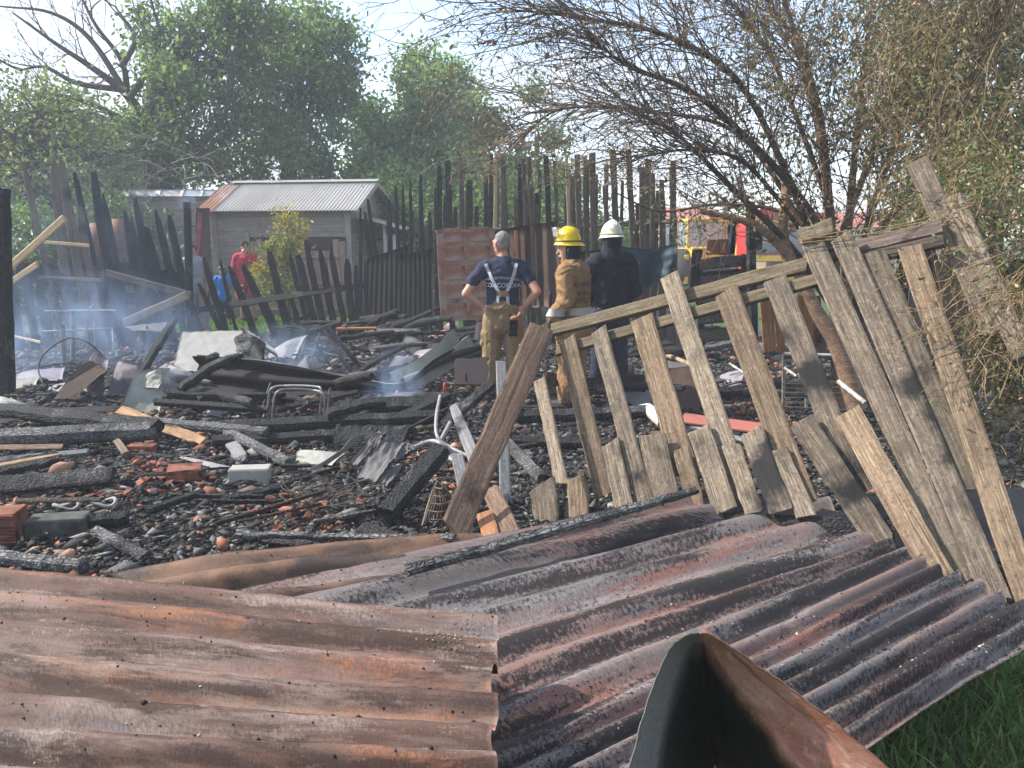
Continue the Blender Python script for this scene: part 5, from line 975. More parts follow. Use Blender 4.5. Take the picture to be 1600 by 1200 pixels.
# ---- scorched tree on the right
DEAD = [(.26, .17, .09), (.15, .11, .07), (.25, .19, .11), (.11, .085, .06), (.15, .15, .08)]
VINE = [(.17, .17, .075), (.25, .20, .10), (.12, .145, .055), (.22, .15, .08), (.085, .12, .045), (.30, .22, .12), (.16, .10, .055)]
def scorched_tree():
    rr = np.random.default_rng(12); r = empty('scorched_tree', base_at(1300, 6.9)); tag(r, 'scorched tree with many stems and dark arching twigs right of the men', 'tree'); big = []; out = []; tips = []; limbs = []
    S = [([(1312, 640, 6.9), (1305, 460, 6.9), (1296, 340, 6.9), (1280, 180, 6.8), (1245, 60, 6.7), (1200, -70, 6.6)], .085, 22),
         ([(1330, 640, 7), (1322, 430, 7.1), (1332, 280, 7.2), (1348, 120, 7.3), (1370, -60, 7.4)], .07, 20),
         ([(1304, 460, 6.9), (1288, 370, 6.8), (1210, 260, 6.6), (1090, 150, 6.3), (985, 105, 6.1), (925, 60, 6)], .055, 26),
         ([(1295, 470, 6.9), (1235, 385, 6.7), (1150, 300, 6.5), (1062, 214, 6.4), (1000, 180, 6.3)], .05, 18),
         ([(1322, 470, 6.9), (1362, 330, 6.6), (1405, 200, 6.4), (1450, 40, 6.2)], .05, 22),
         ([(1290, 420, 6.9), (1170, 150, 6.6), (1050, 60, 6.3), (920, 30, 6.2), (800, 15, 6.1)], .04, 26),
         ([(1285, 400, 6.9), (1160, 215, 7.2), (1020, 175, 7.3), (880, 170, 7.3), (815, 215, 7.3)], .032, 24),
         ([(1275, 390, 6.9), (1170, 260, 6.4), (1080, 235, 6.1), (1000, 245, 6)], .03, 18),
         ([(1290, 380, 7), (1220, 330, 7.4), (1120, 320, 7.6), (1030, 330, 7.7), (960, 300, 7.7)], .03, 18),
         ([(1300, 350, 7), (1260, 120, 7.6), (1190, -20, 7.8)], .045, 20),
         ([(1310, 380, 7), (1390, 160, 7.6), (1440, -40, 7.8)], .045, 22),
         ([(1300, 330, 7), (1200, 80, 7.2), (1100, -40, 7.3)], .035, 22),
         ([(1320, 430, 6.7), (1450, 260, 5.9), (1520, 120, 5.6), (1580, -40, 5.4)], .04, 20)]
    for k, (q, r0, nt_) in enumerate(S):
        s = spline([D(a, b, c) for a, b, c in q], 8); rad = np.linspace(r0*.78, max(.006, r0*.14), len(s)); (big if k in (0, 1, 9, 10) else limbs).append((s, rad))
        for m in range(int(nt_*2.3)):
            i = rr.integers(len(s)//4, len(s)); t = s[min(i+1, len(s)-1)]-s[i-1]; t /= np.linalg.norm(t)+1e-9
            twigs(None, s[i], t*1.1+rr.normal(size=3)*np.array([.55, .5, .55])+np.array([-.15, 0, .12]), rr.uniform(.4, 1.3), .0075, 2, rr, out, tips, droop=.25, kids=(2, 5), spread=.55, mn=.0018)
    def low_left(p):      # the low twigs on the men's side burnt away
        q = np.asarray(p)-np.array([0, 0, CAM_H]); w = q @ np.array(FW); return bool(((q[:, 0]/w*FPX+800 < 1050) & (600-(q @ np.array(UP))/w*FPX > 300)).any())
    out = [l for l in out if not low_left(l[0])]; tips = [t for t in tips if not low_left(t)]
    obj('trunk', tube_mesh(big, 9), MT['bark_brown'], r, Matrix()); obj('limb', tube_mesh(limbs, 7), MT['bark'], r, Matrix()); tag(obj('twigs', tube_mesh(out, 3), MT['twig'], r, Matrix()), kind='stuff')
    P = []
    for t in tips:
        u = (t[3][0]/t[3][1]*1200+800); n = rr.poisson(.9 if u < 1100 else 3.0)
        for _ in range(n): P.append(t[rr.integers(1, len(t))]+rr.normal(size=3)*.03)
    V, F, T = leaves(np.array(P), .052, DEAD, 2.6, 0., 13, hang=.8); obj('scorched_leaves', mesh_from(V, F, False, tint=T), MT['dead_leaf'], r, Matrix())
    V, F, T = leaves(clumps([(1150, 300, 130, 60, 8.2, .6), (1080, 330, 120, 50, 8.4, .6), (1230, 160, 130, 130, 7.8, .8), (1340, 120, 120, 140, 7.4, .8)], 1700, 14), .06, [(.10, .13, .05), (.14, .15, .07), (.16, .12, .07)], 2.4, .1, 15, hang=.5); obj('leaves', mesh_from(V, F, False, tint=T), MT['dead_leaf'], r, Matrix())
scorched_tree()
def crooked_trunk():
    r = empty('crooked_trunk', base_at(1310, 6.5)); tag(r, 'crooked orange brown trunk leaning low behind the pickets', 'tree trunk')
    obj('trunk', tube_mesh([(spline([D(1340, 640, 6.3), D(1310, 545, 6.4), D(1272, 480, 6.5), D(1235, 405, 6.6), D(1180, 352, 6.6), D(1095, 330, 6.7)], 6), np.concatenate([np.linspace(.085, .06, 12), np.linspace(.055, .022, 19)])), (spline([D(1240, 420, 6.6), D(1222, 370, 6.7), D(1228, 310, 6.8), D(1225, 250, 6.9)], 5), np.linspace(.06, .03, 16)), (spline([D(1320, 470, 6.8), D(1330, 420, 6.7), D(1380, 380, 6.5)], 5), np.linspace(.06, .02, 11))], 9), MT['bark_brown'], r, Matrix())
crooked_trunk()
def creeper():
    rr = np.random.default_rng(14); r = empty('dry_creeper', base_at(1520, 4.6)); tag(r, 'dry tangled creeper with olive leaves hanging over the fence end', 'creeper'); st = []; tips = []
    for k in range(210):
        if k < 90: a = D(rr.uniform(1360, 1640), rr.uniform(-30, 330), rr.uniform(4.6, 6.2)); d = np.array([rr.normal()*.6, rr.normal()*.3, -.6])
        else: a = D(rr.uniform(1545, 1690), rr.uniform(360, 640), rr.uniform(3.3, 4.0)); d = np.array([rr.normal()*.7, rr.normal()*.25, -.5])
        twigs(None, a, d, rr.uniform(.35, .9) if k < 90 else rr.uniform(.22, .5), .0032, 2, rr, st, tips, droop=.4, kids=(2, 4), spread=.6, mn=.0013)
    tag(obj('stems', tube_mesh(st, 3), MT['straw'], r, Matrix()), kind='stuff')
    P = np.concatenate([t[1:] for t in tips]); k = (rr.random(len(P)) < .8) & ((P[:, 1] > 4.4) | (rr.random(len(P)) < .4)); P = P[k]+rr.normal(size=(k.sum(), 3))*.03; V, F, T = leaves(P, .028, VINE, 2.5, .05, 16, hang=.7); obj('leaves', mesh_from(V, F, False, tint=T), MT['dead_leaf'], r, Matrix())
    C = clumps([(1480, 150, 130, 150, 5.9, .6), (1420, 130, 70, 130, 6.3, .6), (1560, 260, 70, 80, 5.2, .4), (1470, 300, 70, 50, 5.4, .4), (1330, 60, 70, 70, 6.9, .6)], 330, 17); P = np.repeat(C, 46, 0)+rr.normal(size=(len(C)*46, 3))*np.array([.09, .09, .11]); V, F, T = leaves(P, .042, VINE, 2.8, .05, 18, hang=.9); obj('foliage', mesh_from(V, F, False, tint=T), MT['dead_leaf'], r, Matrix())
    C = clumps([(1545, 585, 60, 90, 3.9, .25), (1560, 480, 50, 60, 4.0, .25)], 60, 19); P = np.repeat(C, 14, 0)+rr.normal(size=(len(C)*14, 3))*.05; V, F, T = leaves(P, .026, [(.13, .17, .06), (.17, .18, .07), (.22, .18, .09)], 2.0, .1, 20); obj('low_leaves', mesh_from(V, F, False, tint=T), MT['dead_leaf'], r, Matrix())
creeper()
tree('dark_tree', 'dark green tree standing behind the creeper at the frame edge', base_at(1560, 8.2), TR(1560, 8.2, [(1560, 300, 0), (1550, 150, 0)]), [(1560, 120, 110, 160, 8.2, .9), (1600, 300, 100, 110, 7.8, .8), (1450, 330, 80, 60, 8.4, .6), (1500, 20, 120, 60, 8.5, .8)], 120, 70, .20, .09, [(.06, .105, .035), (.085, .13, .04), (.05, .085, .03)], 44, r0=.09, elong=2.4)
# strands of creeper on the picket tops
lines = [(spline([fp(1246+random.uniform(-6, 6), 380+random.uniform(-8, 8), .09), fp(1330+random.uniform(-20, 20), 366+random.uniform(-8, 8), .1), fp(1420, 350+random.uniform(-10, 10), .1), fp(1520, 330+random.uniform(-30, 30), .1)], 6), np.full(19, .002)) for _ in range(3)]
lines += [(spline([fp(1395+a, 480, .1), fp(1430+a, 520, .12), fp(1500+a, 470, .12), fp(1560+a, 455, .1)], 6), np.full(19, .0018)) for a in (0, 20, 45)]
loose('creeper_strand', 'thin dry creeper strands strung along the picket tops', 'creeper', tube_mesh(lines, 4), MT['straw'])
C = clumps([(1275, 366, 30, 10, 4.35, .04), (1340, 380, 60, 14, 4.3, .06), (1390, 420, 20, 40, 4.2, .05)], 40, 21); P = np.repeat(C, 9, 0)+rng.normal(size=(len(C)*9, 3))*.025; V, F, T = leaves(P, .03, VINE[:4], 2.2, .1, 22); loose('moss_tuft', 'olive moss and creeper leaves caught on the picket tops', 'creeper', mesh_from(V, F, False, tint=T), MT['dead_leaf'], kind='stuff')

# ---- grass
def grass(name, label, pts, h, w, pal, seed, broad=0.):
    rr = np.random.default_rng(seed); N = len(pts); P = np.array(pts); a = rr.uniform(0, 6.28, N); lean = rr.normal(size=(N, 2))*.45; H = h*rr.uniform(.45, 1.3, N); W = w*rr.uniform(.6, 1.4, N)
    side = np.stack([np.cos(a), np.sin(a), 0*a], 1); V = []
    for t, k in ((0, 1.), (.4, .9), (.75, .6), (1., .05)):
        c = P+np.stack([lean[:, 0]*H*t**1.7, lean[:, 1]*H*t**1.7, H*(t-.25*t*t*np.linalg.norm(lean, axis=1))], 1); V += [c-side*(W*k)[:, None], c+side*(W*k)[:, None]]
    V = np.stack(V, 1).reshape(-1, 3); f = np.array([(0, 1, 3, 2), (2, 3, 5, 4), (4, 5, 7, 6)]); F = (f[None]+(np.arange(N)*8)[:, None, None]).reshape(-1, 4)
    pal = np.array(pal); T = np.repeat(pal[rr.integers(0, len(pal), N)]*rr.uniform(.6, 1.35, (N, 1)), 8, 0)
    tag(obj(name, mesh_from(V, F, True, tint=T), MT['grass_blade']), label, 'grass', kind='stuff')
GP = [(.09, .20, .035), (.12, .25, .05), (.07, .16, .03), (.16, .27, .07), (.17, .19, .08), (.22, .19, .10)]
pts = [(x, y, ground_h(x, y)-.02) for x, y in zip(rng.uniform(.5, 2.6, 15000), rng.uniform(1.0, 2.75, 15000))]
grass('grass', 'short lush grass growing beside the maroon sheet', pts, .085, .0034, GP, 31)
pts = [(x, y, ground_h(x, y)-.02) for x, y in zip(rng.uniform(.8, 2.6, 1500), rng.uniform(1.0, 2.75, 1500))]
grass('grass', 'broad weeds among the grass beside the maroon sheet', pts, .06, .011, GP[:4], 32)
pts = [(x, y, ground_h(x, y)-.02) for x, y in zip(rng.uniform(-7, 0, 9000), rng.uniform(13.3, 16.2, 9000))]
grass('grass', 'strip of green grass before the shed', pts, .09, .012, [(.12, .22, .04), (.15, .25, .06), (.09, .18, .03)], 33)
# creeper spilling over the fence end
def creeper_front():
    rr = np.random.default_rng(51); r = empty('creeper_spray', base_at(1560, 4.1)); tag(r, 'olive creeper spray spilling over the last picket tops', 'creeper'); st = []; tips = []
    for k in range(46): twigs(None, D(rr.uniform(1470, 1640), rr.uniform(230, 420), rr.uniform(3.7, 4.4)), np.array([rr.normal()*.6-.2, rr.normal()*.2, -.5]), rr.uniform(.2, .5), .003, 2, rr, st, tips, droop=.3, kids=(2, 4), spread=.6, mn=.0012)
    tag(obj('stems', tube_mesh(st, 3), MT['straw'], r, Matrix()), kind='stuff')
    P = np.concatenate([t[2:] for t in tips]); P = P[rr.random(len(P)) < .5]; C = clumps([(1530, 300, 75, 70, 4.2, .25), (1590, 400, 45, 90, 4.0, .2), (1480, 330, 45, 25, 4.3, .15), (1420, 370, 35, 12, 4.3, .08)], 120, 52); P = np.concatenate([P, np.repeat(C, 20, 0)+rr.normal(size=(len(C)*20, 3))*.06])
    V, F, T = leaves(P, .03, VINE+[(.09, .14, .05), (.12, .17, .06)], 2.4, .05, 53, hang=.6); tag(obj('leaves', mesh_from(V, F, False, tint=T), MT['dead_leaf'], r, Matrix()), kind='stuff')
creeper_front()

# ================================================================ people
def hull_caps(caps):
    """tapered capsules, each a convex hull of two (scaled) spheres, in one mesh"""
    sv, _ = lumps(2); bm = bmesh.new()
    for c in caps:
        p0, p1, r0, r1 = c[:4]; sc = np.array(c[4]) if len(c) > 4 else np.ones(3)
        b2 = bmesh.new()
        for p, r in ((p0, r0), (p1, r1)):
            for v in sv: b2.verts.new(Vector(p)+Vector(v*sc*r))
        res = bmesh.ops.convex_hull(b2, input=b2.verts)
        bmesh.ops.delete(b2, geom=[g for g in res['geom_interior'] if isinstance(g, bmesh.types.BMVert)], context='VERTS')
        me = bpy.data.meshes.new('t'); b2.to_mesh(me); b2.free(); bm.from_mesh(me); bpy.data.meshes.remove(me)
    me = bpy.data.meshes.new('t'); bm.to_mesh(me); bm.free(); return me
def skin(caps, voxel=.011, smooth=4, fold=0., seed=0, cut=None):
    me = hull_caps(caps); o = bpy.data.objects.new('t', me); COL.objects.link(o)
    m = o.modifiers.new('r', 'REMESH'); m.mode = 'VOXEL'; m.voxel_size = voxel; s = o.modifiers.new('s', 'SMOOTH'); s.iterations = smooth; s.factor = .6
    dg = bpy.context.evaluated_depsgraph_get(); new = bpy.data.meshes.new_from_object(o.evaluated_get(dg)); bpy.data.objects.remove(o); bpy.data.meshes.remove(me)
    if fold:
        co = np.zeros(len(new.vertices)*3, np.float32); no = np.zeros_like(co); new.vertices.foreach_get('co', co); new.vertices.foreach_get('normal', no); co = co.reshape(-1, 3); no = no.reshape(-1, 3)
        d = np.array([.9-2.2*abs(mnoise.noise(Vector((x*6+seed, y*6, z*9+x*5))))+.5*mnoise.noise(Vector((x*9+seed, y*9, z*6)))-.9*abs(mnoise.noise(Vector((x*13, y*13+seed, z*22-x*12)))) for x, y, z in co]); co += no*(d*fold)[:, None]; new.vertices.foreach_set('co', co.ravel()); new.update()
    if cut:
        bm = bmesh.new(); bm.from_mesh(new); bmesh.ops.delete(bm, geom=[v for v in bm.verts if cut(v.co)], context='VERTS'); bm.to_mesh(new); bm.free()
    new.polygons.foreach_set('use_smooth', np.ones(len(new.polygons), bool)); return new
def hand(wr, d, pal, s=1., curl=.6, side=1):
    """palm and five bent fingers from the wrist along d; pal = palm normal"""
    wr, d, pal = Vector(wr), Vector(d).normalized(), Vector(pal); pal = (pal-d*pal.dot(d)).normalized(); x = d.cross(pal)*side; c = []
    c.append((wr, wr+d*.075*s, .026*s, .036*s, (1, 1, 1)))
    for k, (o, l) in enumerate([(-.030, .062), (-.010, .075), (.011, .07), (.03, .055)]):
        a = wr+d*.085*s+x*o*s; b = a+(d*math.cos(curl*.5)+pal*math.sin(curl*.5))*l*.55*s; e = b+(d*math.cos(curl*1.4)+pal*math.sin(curl*1.4))*l*.5*s; c += [(a, b, .0105*s, .0098*s), (b, e, .0098*s, .0082*s)]
    a = wr+d*.025*s-x*.03*s; b = a+(d*.6-x*.7+pal*.2).normalized()*.04*s; e = b+(d*.95-x*.15+pal*.3).normalized()*.032*s; c += [(a, b, .013*s, .011*s), (b, e, .011*s, .009*s)]
    return c
def cloth(name, col, sc=14, amt=.22, rough=.9): return plain(name, col, rough, sc, amt, .25, dist=.004)
SK = plain('light skin', (.50, .27, .19), .55, 30, .12, .05); SK2 = plain('tan skin', (.36, .19, .125), .55, 30, .12, .05)
def head_caps(h, f, s=1.):
    """h centre of head, f facing unit vector"""
    h, f = Vector(h), Vector(f).normalized(); x = Vector((f.y, -f.x, 0)); u = Vector((0, 0, 1)); c = []
    c.append((h+u*.025*s-f*.018*s, h+u*.03*s-f*.012*s, .088*s, .088*s, (.92, 1, 1.08))); c.append((h+f*.022*s+u*.01*s, h+f*.03*s-u*.075*s, .070*s, .043*s)); c.append((h+f*.06*s-u*.105*s, h+f*.03*s-u*.10*s, .020*s, .028*s))
    c.append((h+f*.092*s+u*.01*s, h+f*.112*s-u*.026*s, .010*s, .015*s)); c.append((h+f*.088*s-u*.058*s-x*.012, h+f*.088*s-u*.058*s+x*.012, .012*s, .012*s)); c.append((h+f*.088*s+u*.028*s-x*.03, h+f*.088*s+u*.028*s+x*.03, .012*s, .012*s))
    for k in (-1, 1): c.append((h+x*k*.083*s-f*.012*s+u*.018*s, h+x*k*.082*s-f*.005*s-u*.02*s, .017*s, .011*s, (.6, 1, 1.1)))
    return c
def person(label, loc, rz, s=1., skinm=SK):
    r = empty('person', loc, rz); r.scale = (s, s, s); tag(r, label, 'person'); return r
def part(name, me, mat, r, parent=None): o = obj(name, me, mat); o.parent = parent or r; return o
def eyes(r, h, f):
    h, f = Vector(h), Vector(f).normalized(); x = Vector((f.y, -f.x, 0)); m = plain('dark eye', (.02, .015, .012), .3, 10, .1, 0)
    for k in (-1, 1): part('eye', rock_mesh(.011, .008, .006, 1, 2, 0.), m, r).location = h+f*.086+x*k*.03+Vector((0, 0, .012))
    for k in (-1, 1): part('eyebrow', rock_mesh(.018, .006, .004, 1, 2, 0.), m, r).location = h+f*.094+x*k*.03+Vector((0, 0, .034))
LEGS = lambda st=.10, k=0.: [((-st, k, .92), (-st-.02, .02, .50), .082, .058), ((-st-.02, .02, .50), (-st-.03, -.02, .09), .055, .038), ((st, -k, .92), (st+.02, .02, .50), .082, .058), ((st+.02, .02, .50), (st+.03, -.02, .09), .055, .038)]
FEET = lambda st=.13: [((-st, -.05, .05), (-st-.03, .15, .035), .05, .038), ((st, -.05, .05), (st+.03, .15, .035), .05, .038)]
TORSO = [((0, 0, .95), (0, 0, 1.08), .15, .145, (1, .68, 1)), ((0, 0, 1.08), (0, .0, 1.32), .145, .165, (1, .66, 1)), ((0, 0, 1.32), (0, 0, 1.40), .17, .13, (1.05, .62, .8)), ((-.16, 0, 1.40), (.16, 0, 1.40), .062, .062), ((0, 0, 1.42), (0, .015, 1.53), .058, .052)]
def fat(c, d): return [(a[0], a[1], a[2]+d, a[3]+d)+tuple(a[4:]) for a in c]
def write(body, text, size, x, z, mat, r, nm, up=(0, 0, 1), yoff=-1, arc=0., tilt=0.):
    """lettering laid on the back of a garment: shot along +Y on to its surface"""
    cu = bpy.data.curves.new('t', 'FONT'); cu.body = text; cu.size = size; cu.align_x = 'CENTER'; cu.fill_mode = 'FRONT'; cu.resolution_u = 3; o = bpy.data.objects.new('t', cu); COL.objects.link(o)
    dg = bpy.context.evaluated_depsgraph_get(); me = bpy.data.meshes.new_from_object(o.evaluated_get(dg)); bpy.data.objects.remove(o)
    bm = bmesh.new(); bm.from_mesh(me); bmesh.ops.subdivide_edges(bm, edges=[e for e in bm.edges if e.calc_length() > .012], cuts=2)
    tree_ = BVHTree.FromPolygons([v.co[:] for v in body.vertices], [p.vertices[:] for p in body.polygons])
    for v in bm.verts:
        px, pz = x+v.co.x, z+v.co.y-arc*v.co.x**2+tilt*v.co.x; hit = tree_.ray_cast(Vector((px, yoff, pz)), Vector((0, 1, 0))); y = hit[0].y if hit[0] is not None else 0; v.co = (px, y-.007, pz)
    bm.to_mesh(me); bm.free(); return part(nm, me, mat, r)
def sooty(name, col):
    s = NB(name); p = s.coords(rand=False); a = s.noise(p, 5, 5, .65); b = s.noise(p, 45, 4, .7); c = s.mix(s.rng(b, .35, .65), tuple(x*.72 for x in col), col); c = s.mix(s.rng(a, .52, .70, 0, .65), c, (.075, .052, .035)); return s.done(c, .92, s.bump(s.math('ADD', a, b), .5, .008), spec=.15)
NAVY = cloth('navy cotton', (.022, .028, .062)); TAN = sooty('tan bunker cloth', (.27, .185, .10)); COAT = sooty('ochre turnout cloth', (.28, .165, .08)); DARKNAVY = cloth('dark navy fleece', (.013, .017, .028)); GREYSTRAP = cloth('silver braces', (.42, .44, .47), rough=.6); BOOT = cloth('black rubber boot', (.018, .018, .018), rough=.6); LETTER = plain('pale print', (.45, .52, .56), .8, 20, .1, 0); DLET = plain('dark print', (.045, .04, .04), .8, 20, .1, 0)
# --- the man with braces, seen from behind
def man_braces():
    r = person('man in navy shirt and silver braces with hands on hips', G(786, 627, 0)+Vector((0, 0, 0)), R(-6), .958); f = Vector((-.75, .66, 0)); h = (-.015, .0, 1.63)
    LE, RE = (-.37, -.09, 1.13), (.36, -.10, 1.16); LW, RW = (-.20, .0, .985), (.215, .0, .99)
    arms = [((-.19, 0, 1.39), LE, .058, .045), (LE, LW, .043, .030), ((.19, 0, 1.39), RE, .058, .045), (RE, RW, .043, .030)]
    hands = hand(LW, (.75, -.25, -.35), (.2, 1, -.2), 1.05, .4, 1)+hand(RW, (-.75, -.15, -.45), (-.2, 1, -.2), 1.05, .4, -1)
    body = skin(TORSO+arms+hands+head_caps(h, f)+LEGS()+FEET(), .009, 3); part('body', body, SK, r)
    slv = [((-.19, 0, 1.395), (-.30, -.045, 1.25), .072, .068), ((.19, 0, 1.395), (.29, -.05, 1.26), .072, .068)]
    sh = skin(fat(TORSO[:4], .022)+slv, .009, 3, .009, 1); sho = part('shirt', sh, NAVY, r)
    write(sh, 'BOMBEROS VOLUNTARIOS', .036, 0, 1.285, LETTER, r, 'lettering', arc=.9); write(sh, 'CONCORDIA', .062, 0, 1.20, LETTER, r, 'lettering')
    tree_ = BVHTree.FromPolygons([v.co[:] for v in sh.vertices], [p.vertices[:] for p in sh.polygons])
    def strap(pts, w, nm, mat, par=None):
        s = spline([(a, 0, b) for a, b in pts], 8); V = []; n = len(s)
        for i, p in enumerate(s):
            t = s[min(i+1, n-1)]-s[max(i-1, 0)]; t /= np.linalg.norm(t); sd = np.array([t[2], 0, -t[0]])
            for k in (-1, 1):
                q = p+sd*k*w/2; hit = tree_.ray_cast(Vector((q[0], -1, q[2])), Vector((0, 1, 0))); y = hit[0].y if hit[0] is not None else -.1; V += [(q[0], y-.012, q[2]), (q[0], y+.002, q[2])]
        F = []
        for i in range(n-1):
            a = i*4; F += [(a, a+4, a+6, a+2), (a+1, a, a+2-2, a+1)][:1]; F += [(a, a+1, a+5, a+4), (a+2, a+6, a+7, a+3)]
        return part(nm, mesh_from(V, F), mat, r, par)
    strap([(-.165, 1.435), (-.12, 1.33), (-.055, 1.20), (-.03, 1.15)], .032, 'brace', GREYSTRAP); strap([(.15, 1.44), (.125, 1.33), (.075, 1.20), (.05, 1.15)], .032, 'brace', GREYSTRAP)
    strap([(-.035, 1.12), (-.045, 1.05), (-.06, .98)], .030, 'brace', GREYSTRAP); strap([(.06, 1.12), (.065, 1.05), (.07, .98)], .030, 'brace', GREYSTRAP); strap([(-.05, 1.135), (.01, 1.135), (.075, 1.135)], .058, 'brace_patch', TAN)
    tr = [((0, 0, .97), (0, 0, 1.0), .182, .178, (1, .80, .22)), ((0, 0, .84), (0, 0, .97), .16, .165, (1.05, .85, 1)), ((-.10, 0, .86), (-.12, .01, .5), .115, .098), ((-.12, .01, .5), (-.14, -.01, .14), .098, .10), ((.10, 0, .86), (.12, .01, .5), .115, .098), ((.12, .01, .5), (.14, -.01, .14), .098, .10), ((-.20, .0, .72), (-.21, 0, .62), .045, .05, (.6, 1, 1))]
    part('trousers', skin(tr, .010, 3, .009, 2), TAN, r); part('boots', skin(fat(FEET(.14), .012), .012, 2), BOOT, r)
    hr = skin([(Vector(h)+Vector((0, 0, .038))-f*.022, Vector(h)+Vector((0, 0, .045))-f*.016, .0905, .087, (.93, 1, 1.02)), (Vector(h)-f*.045-Vector((0, 0, .02)), Vector(h)-f*.04, .058, .074)], .008, 2, .004, 3, cut=lambda c: (c-Vector(h)).dot(f) > .055+.5*(c.z-h[2]) or c.z < h[2]-.035)
    part('hair', hr, plain('cropped grey hair', (.27, .25, .24), .95, 90, .6, .8), r)
man_braces()
def helmet(r, c, f, col, nm, brim=.145, visor=False, band=None, tilt=0.):
    f = Vector(f).normalized(); x = Vector((f.y, -f.x, 0)); c = Vector(c); V = []; F = []; n = 32; rows = [(brim/.145*1.06, -.010), (brim/.145*1.0, -.002), (.86, .012), (.81, .035), (.765, .068), (.67, .105), (.52, .136), (.33, .157), (.15, .168), (.02, .171)]
    for k, (a, z) in enumerate(rows):
        for i in range(n):
            t = 2*math.pi*i/n; lx = .135 if k > 1 else .138; ly = .152 if k > 1 else (.158+(.022 if math.sin(t) < 0 else 0)); p = c+x*(math.cos(t)*lx*a)+f*(math.sin(t)*ly*a)+Vector((0, 0, z-(tilt*math.sin(t)*.1)))
            V.append(p)
    for k in range(len(rows)-1):
        for i in range(n): F.append((k*n+i, k*n+(i+1) % n, (k+1)*n+(i+1) % n, (k+1)*n+i))
    me = mesh_from([tuple(v) for v in V], F, True); o = part(nm, me, plain(nm+' shell', col, .38, 6, .12, 0, spec=.5), r)
    bandm = plain('helmet band', band or (.10, .06, .02), .6, 20, .2, 0); s = np.array([list(c+x*math.cos(t)*.114+f*math.sin(t)*.128+Vector((0, 0, .03))) for t in np.linspace(0, 2*math.pi, 33)]); part('band', tube_mesh([(s, np.full(33, .008))], 5), bandm, r, o)
    rg = np.array([list(c+f*y+Vector((0, 0, .168-4.6*y*y))) for y in np.linspace(-.10, .10, 11)]); part('ridge', tube_mesh([(rg, np.full(11, .008))], 6), plain(nm+' ridge', col, .4, 6, .1, 0), r, o)
    if visor:
        def vf(u, v): t = math.pi/2+(u-.5)*1.9; return tuple(c+x*math.cos(t)*.13+f*(math.sin(t)*.15+.02*v)+Vector((0, 0, .075+.085*v)))
        s = NB('clear visor'); s.done((.75, .72, .68), .15); s.b.inputs['Transmission Weight'].default_value = .6; s.b.inputs['Alpha'].default_value = .6; part('visor', grid_surface(vf, 14, 5, .003), s.m, r, o)
    return o
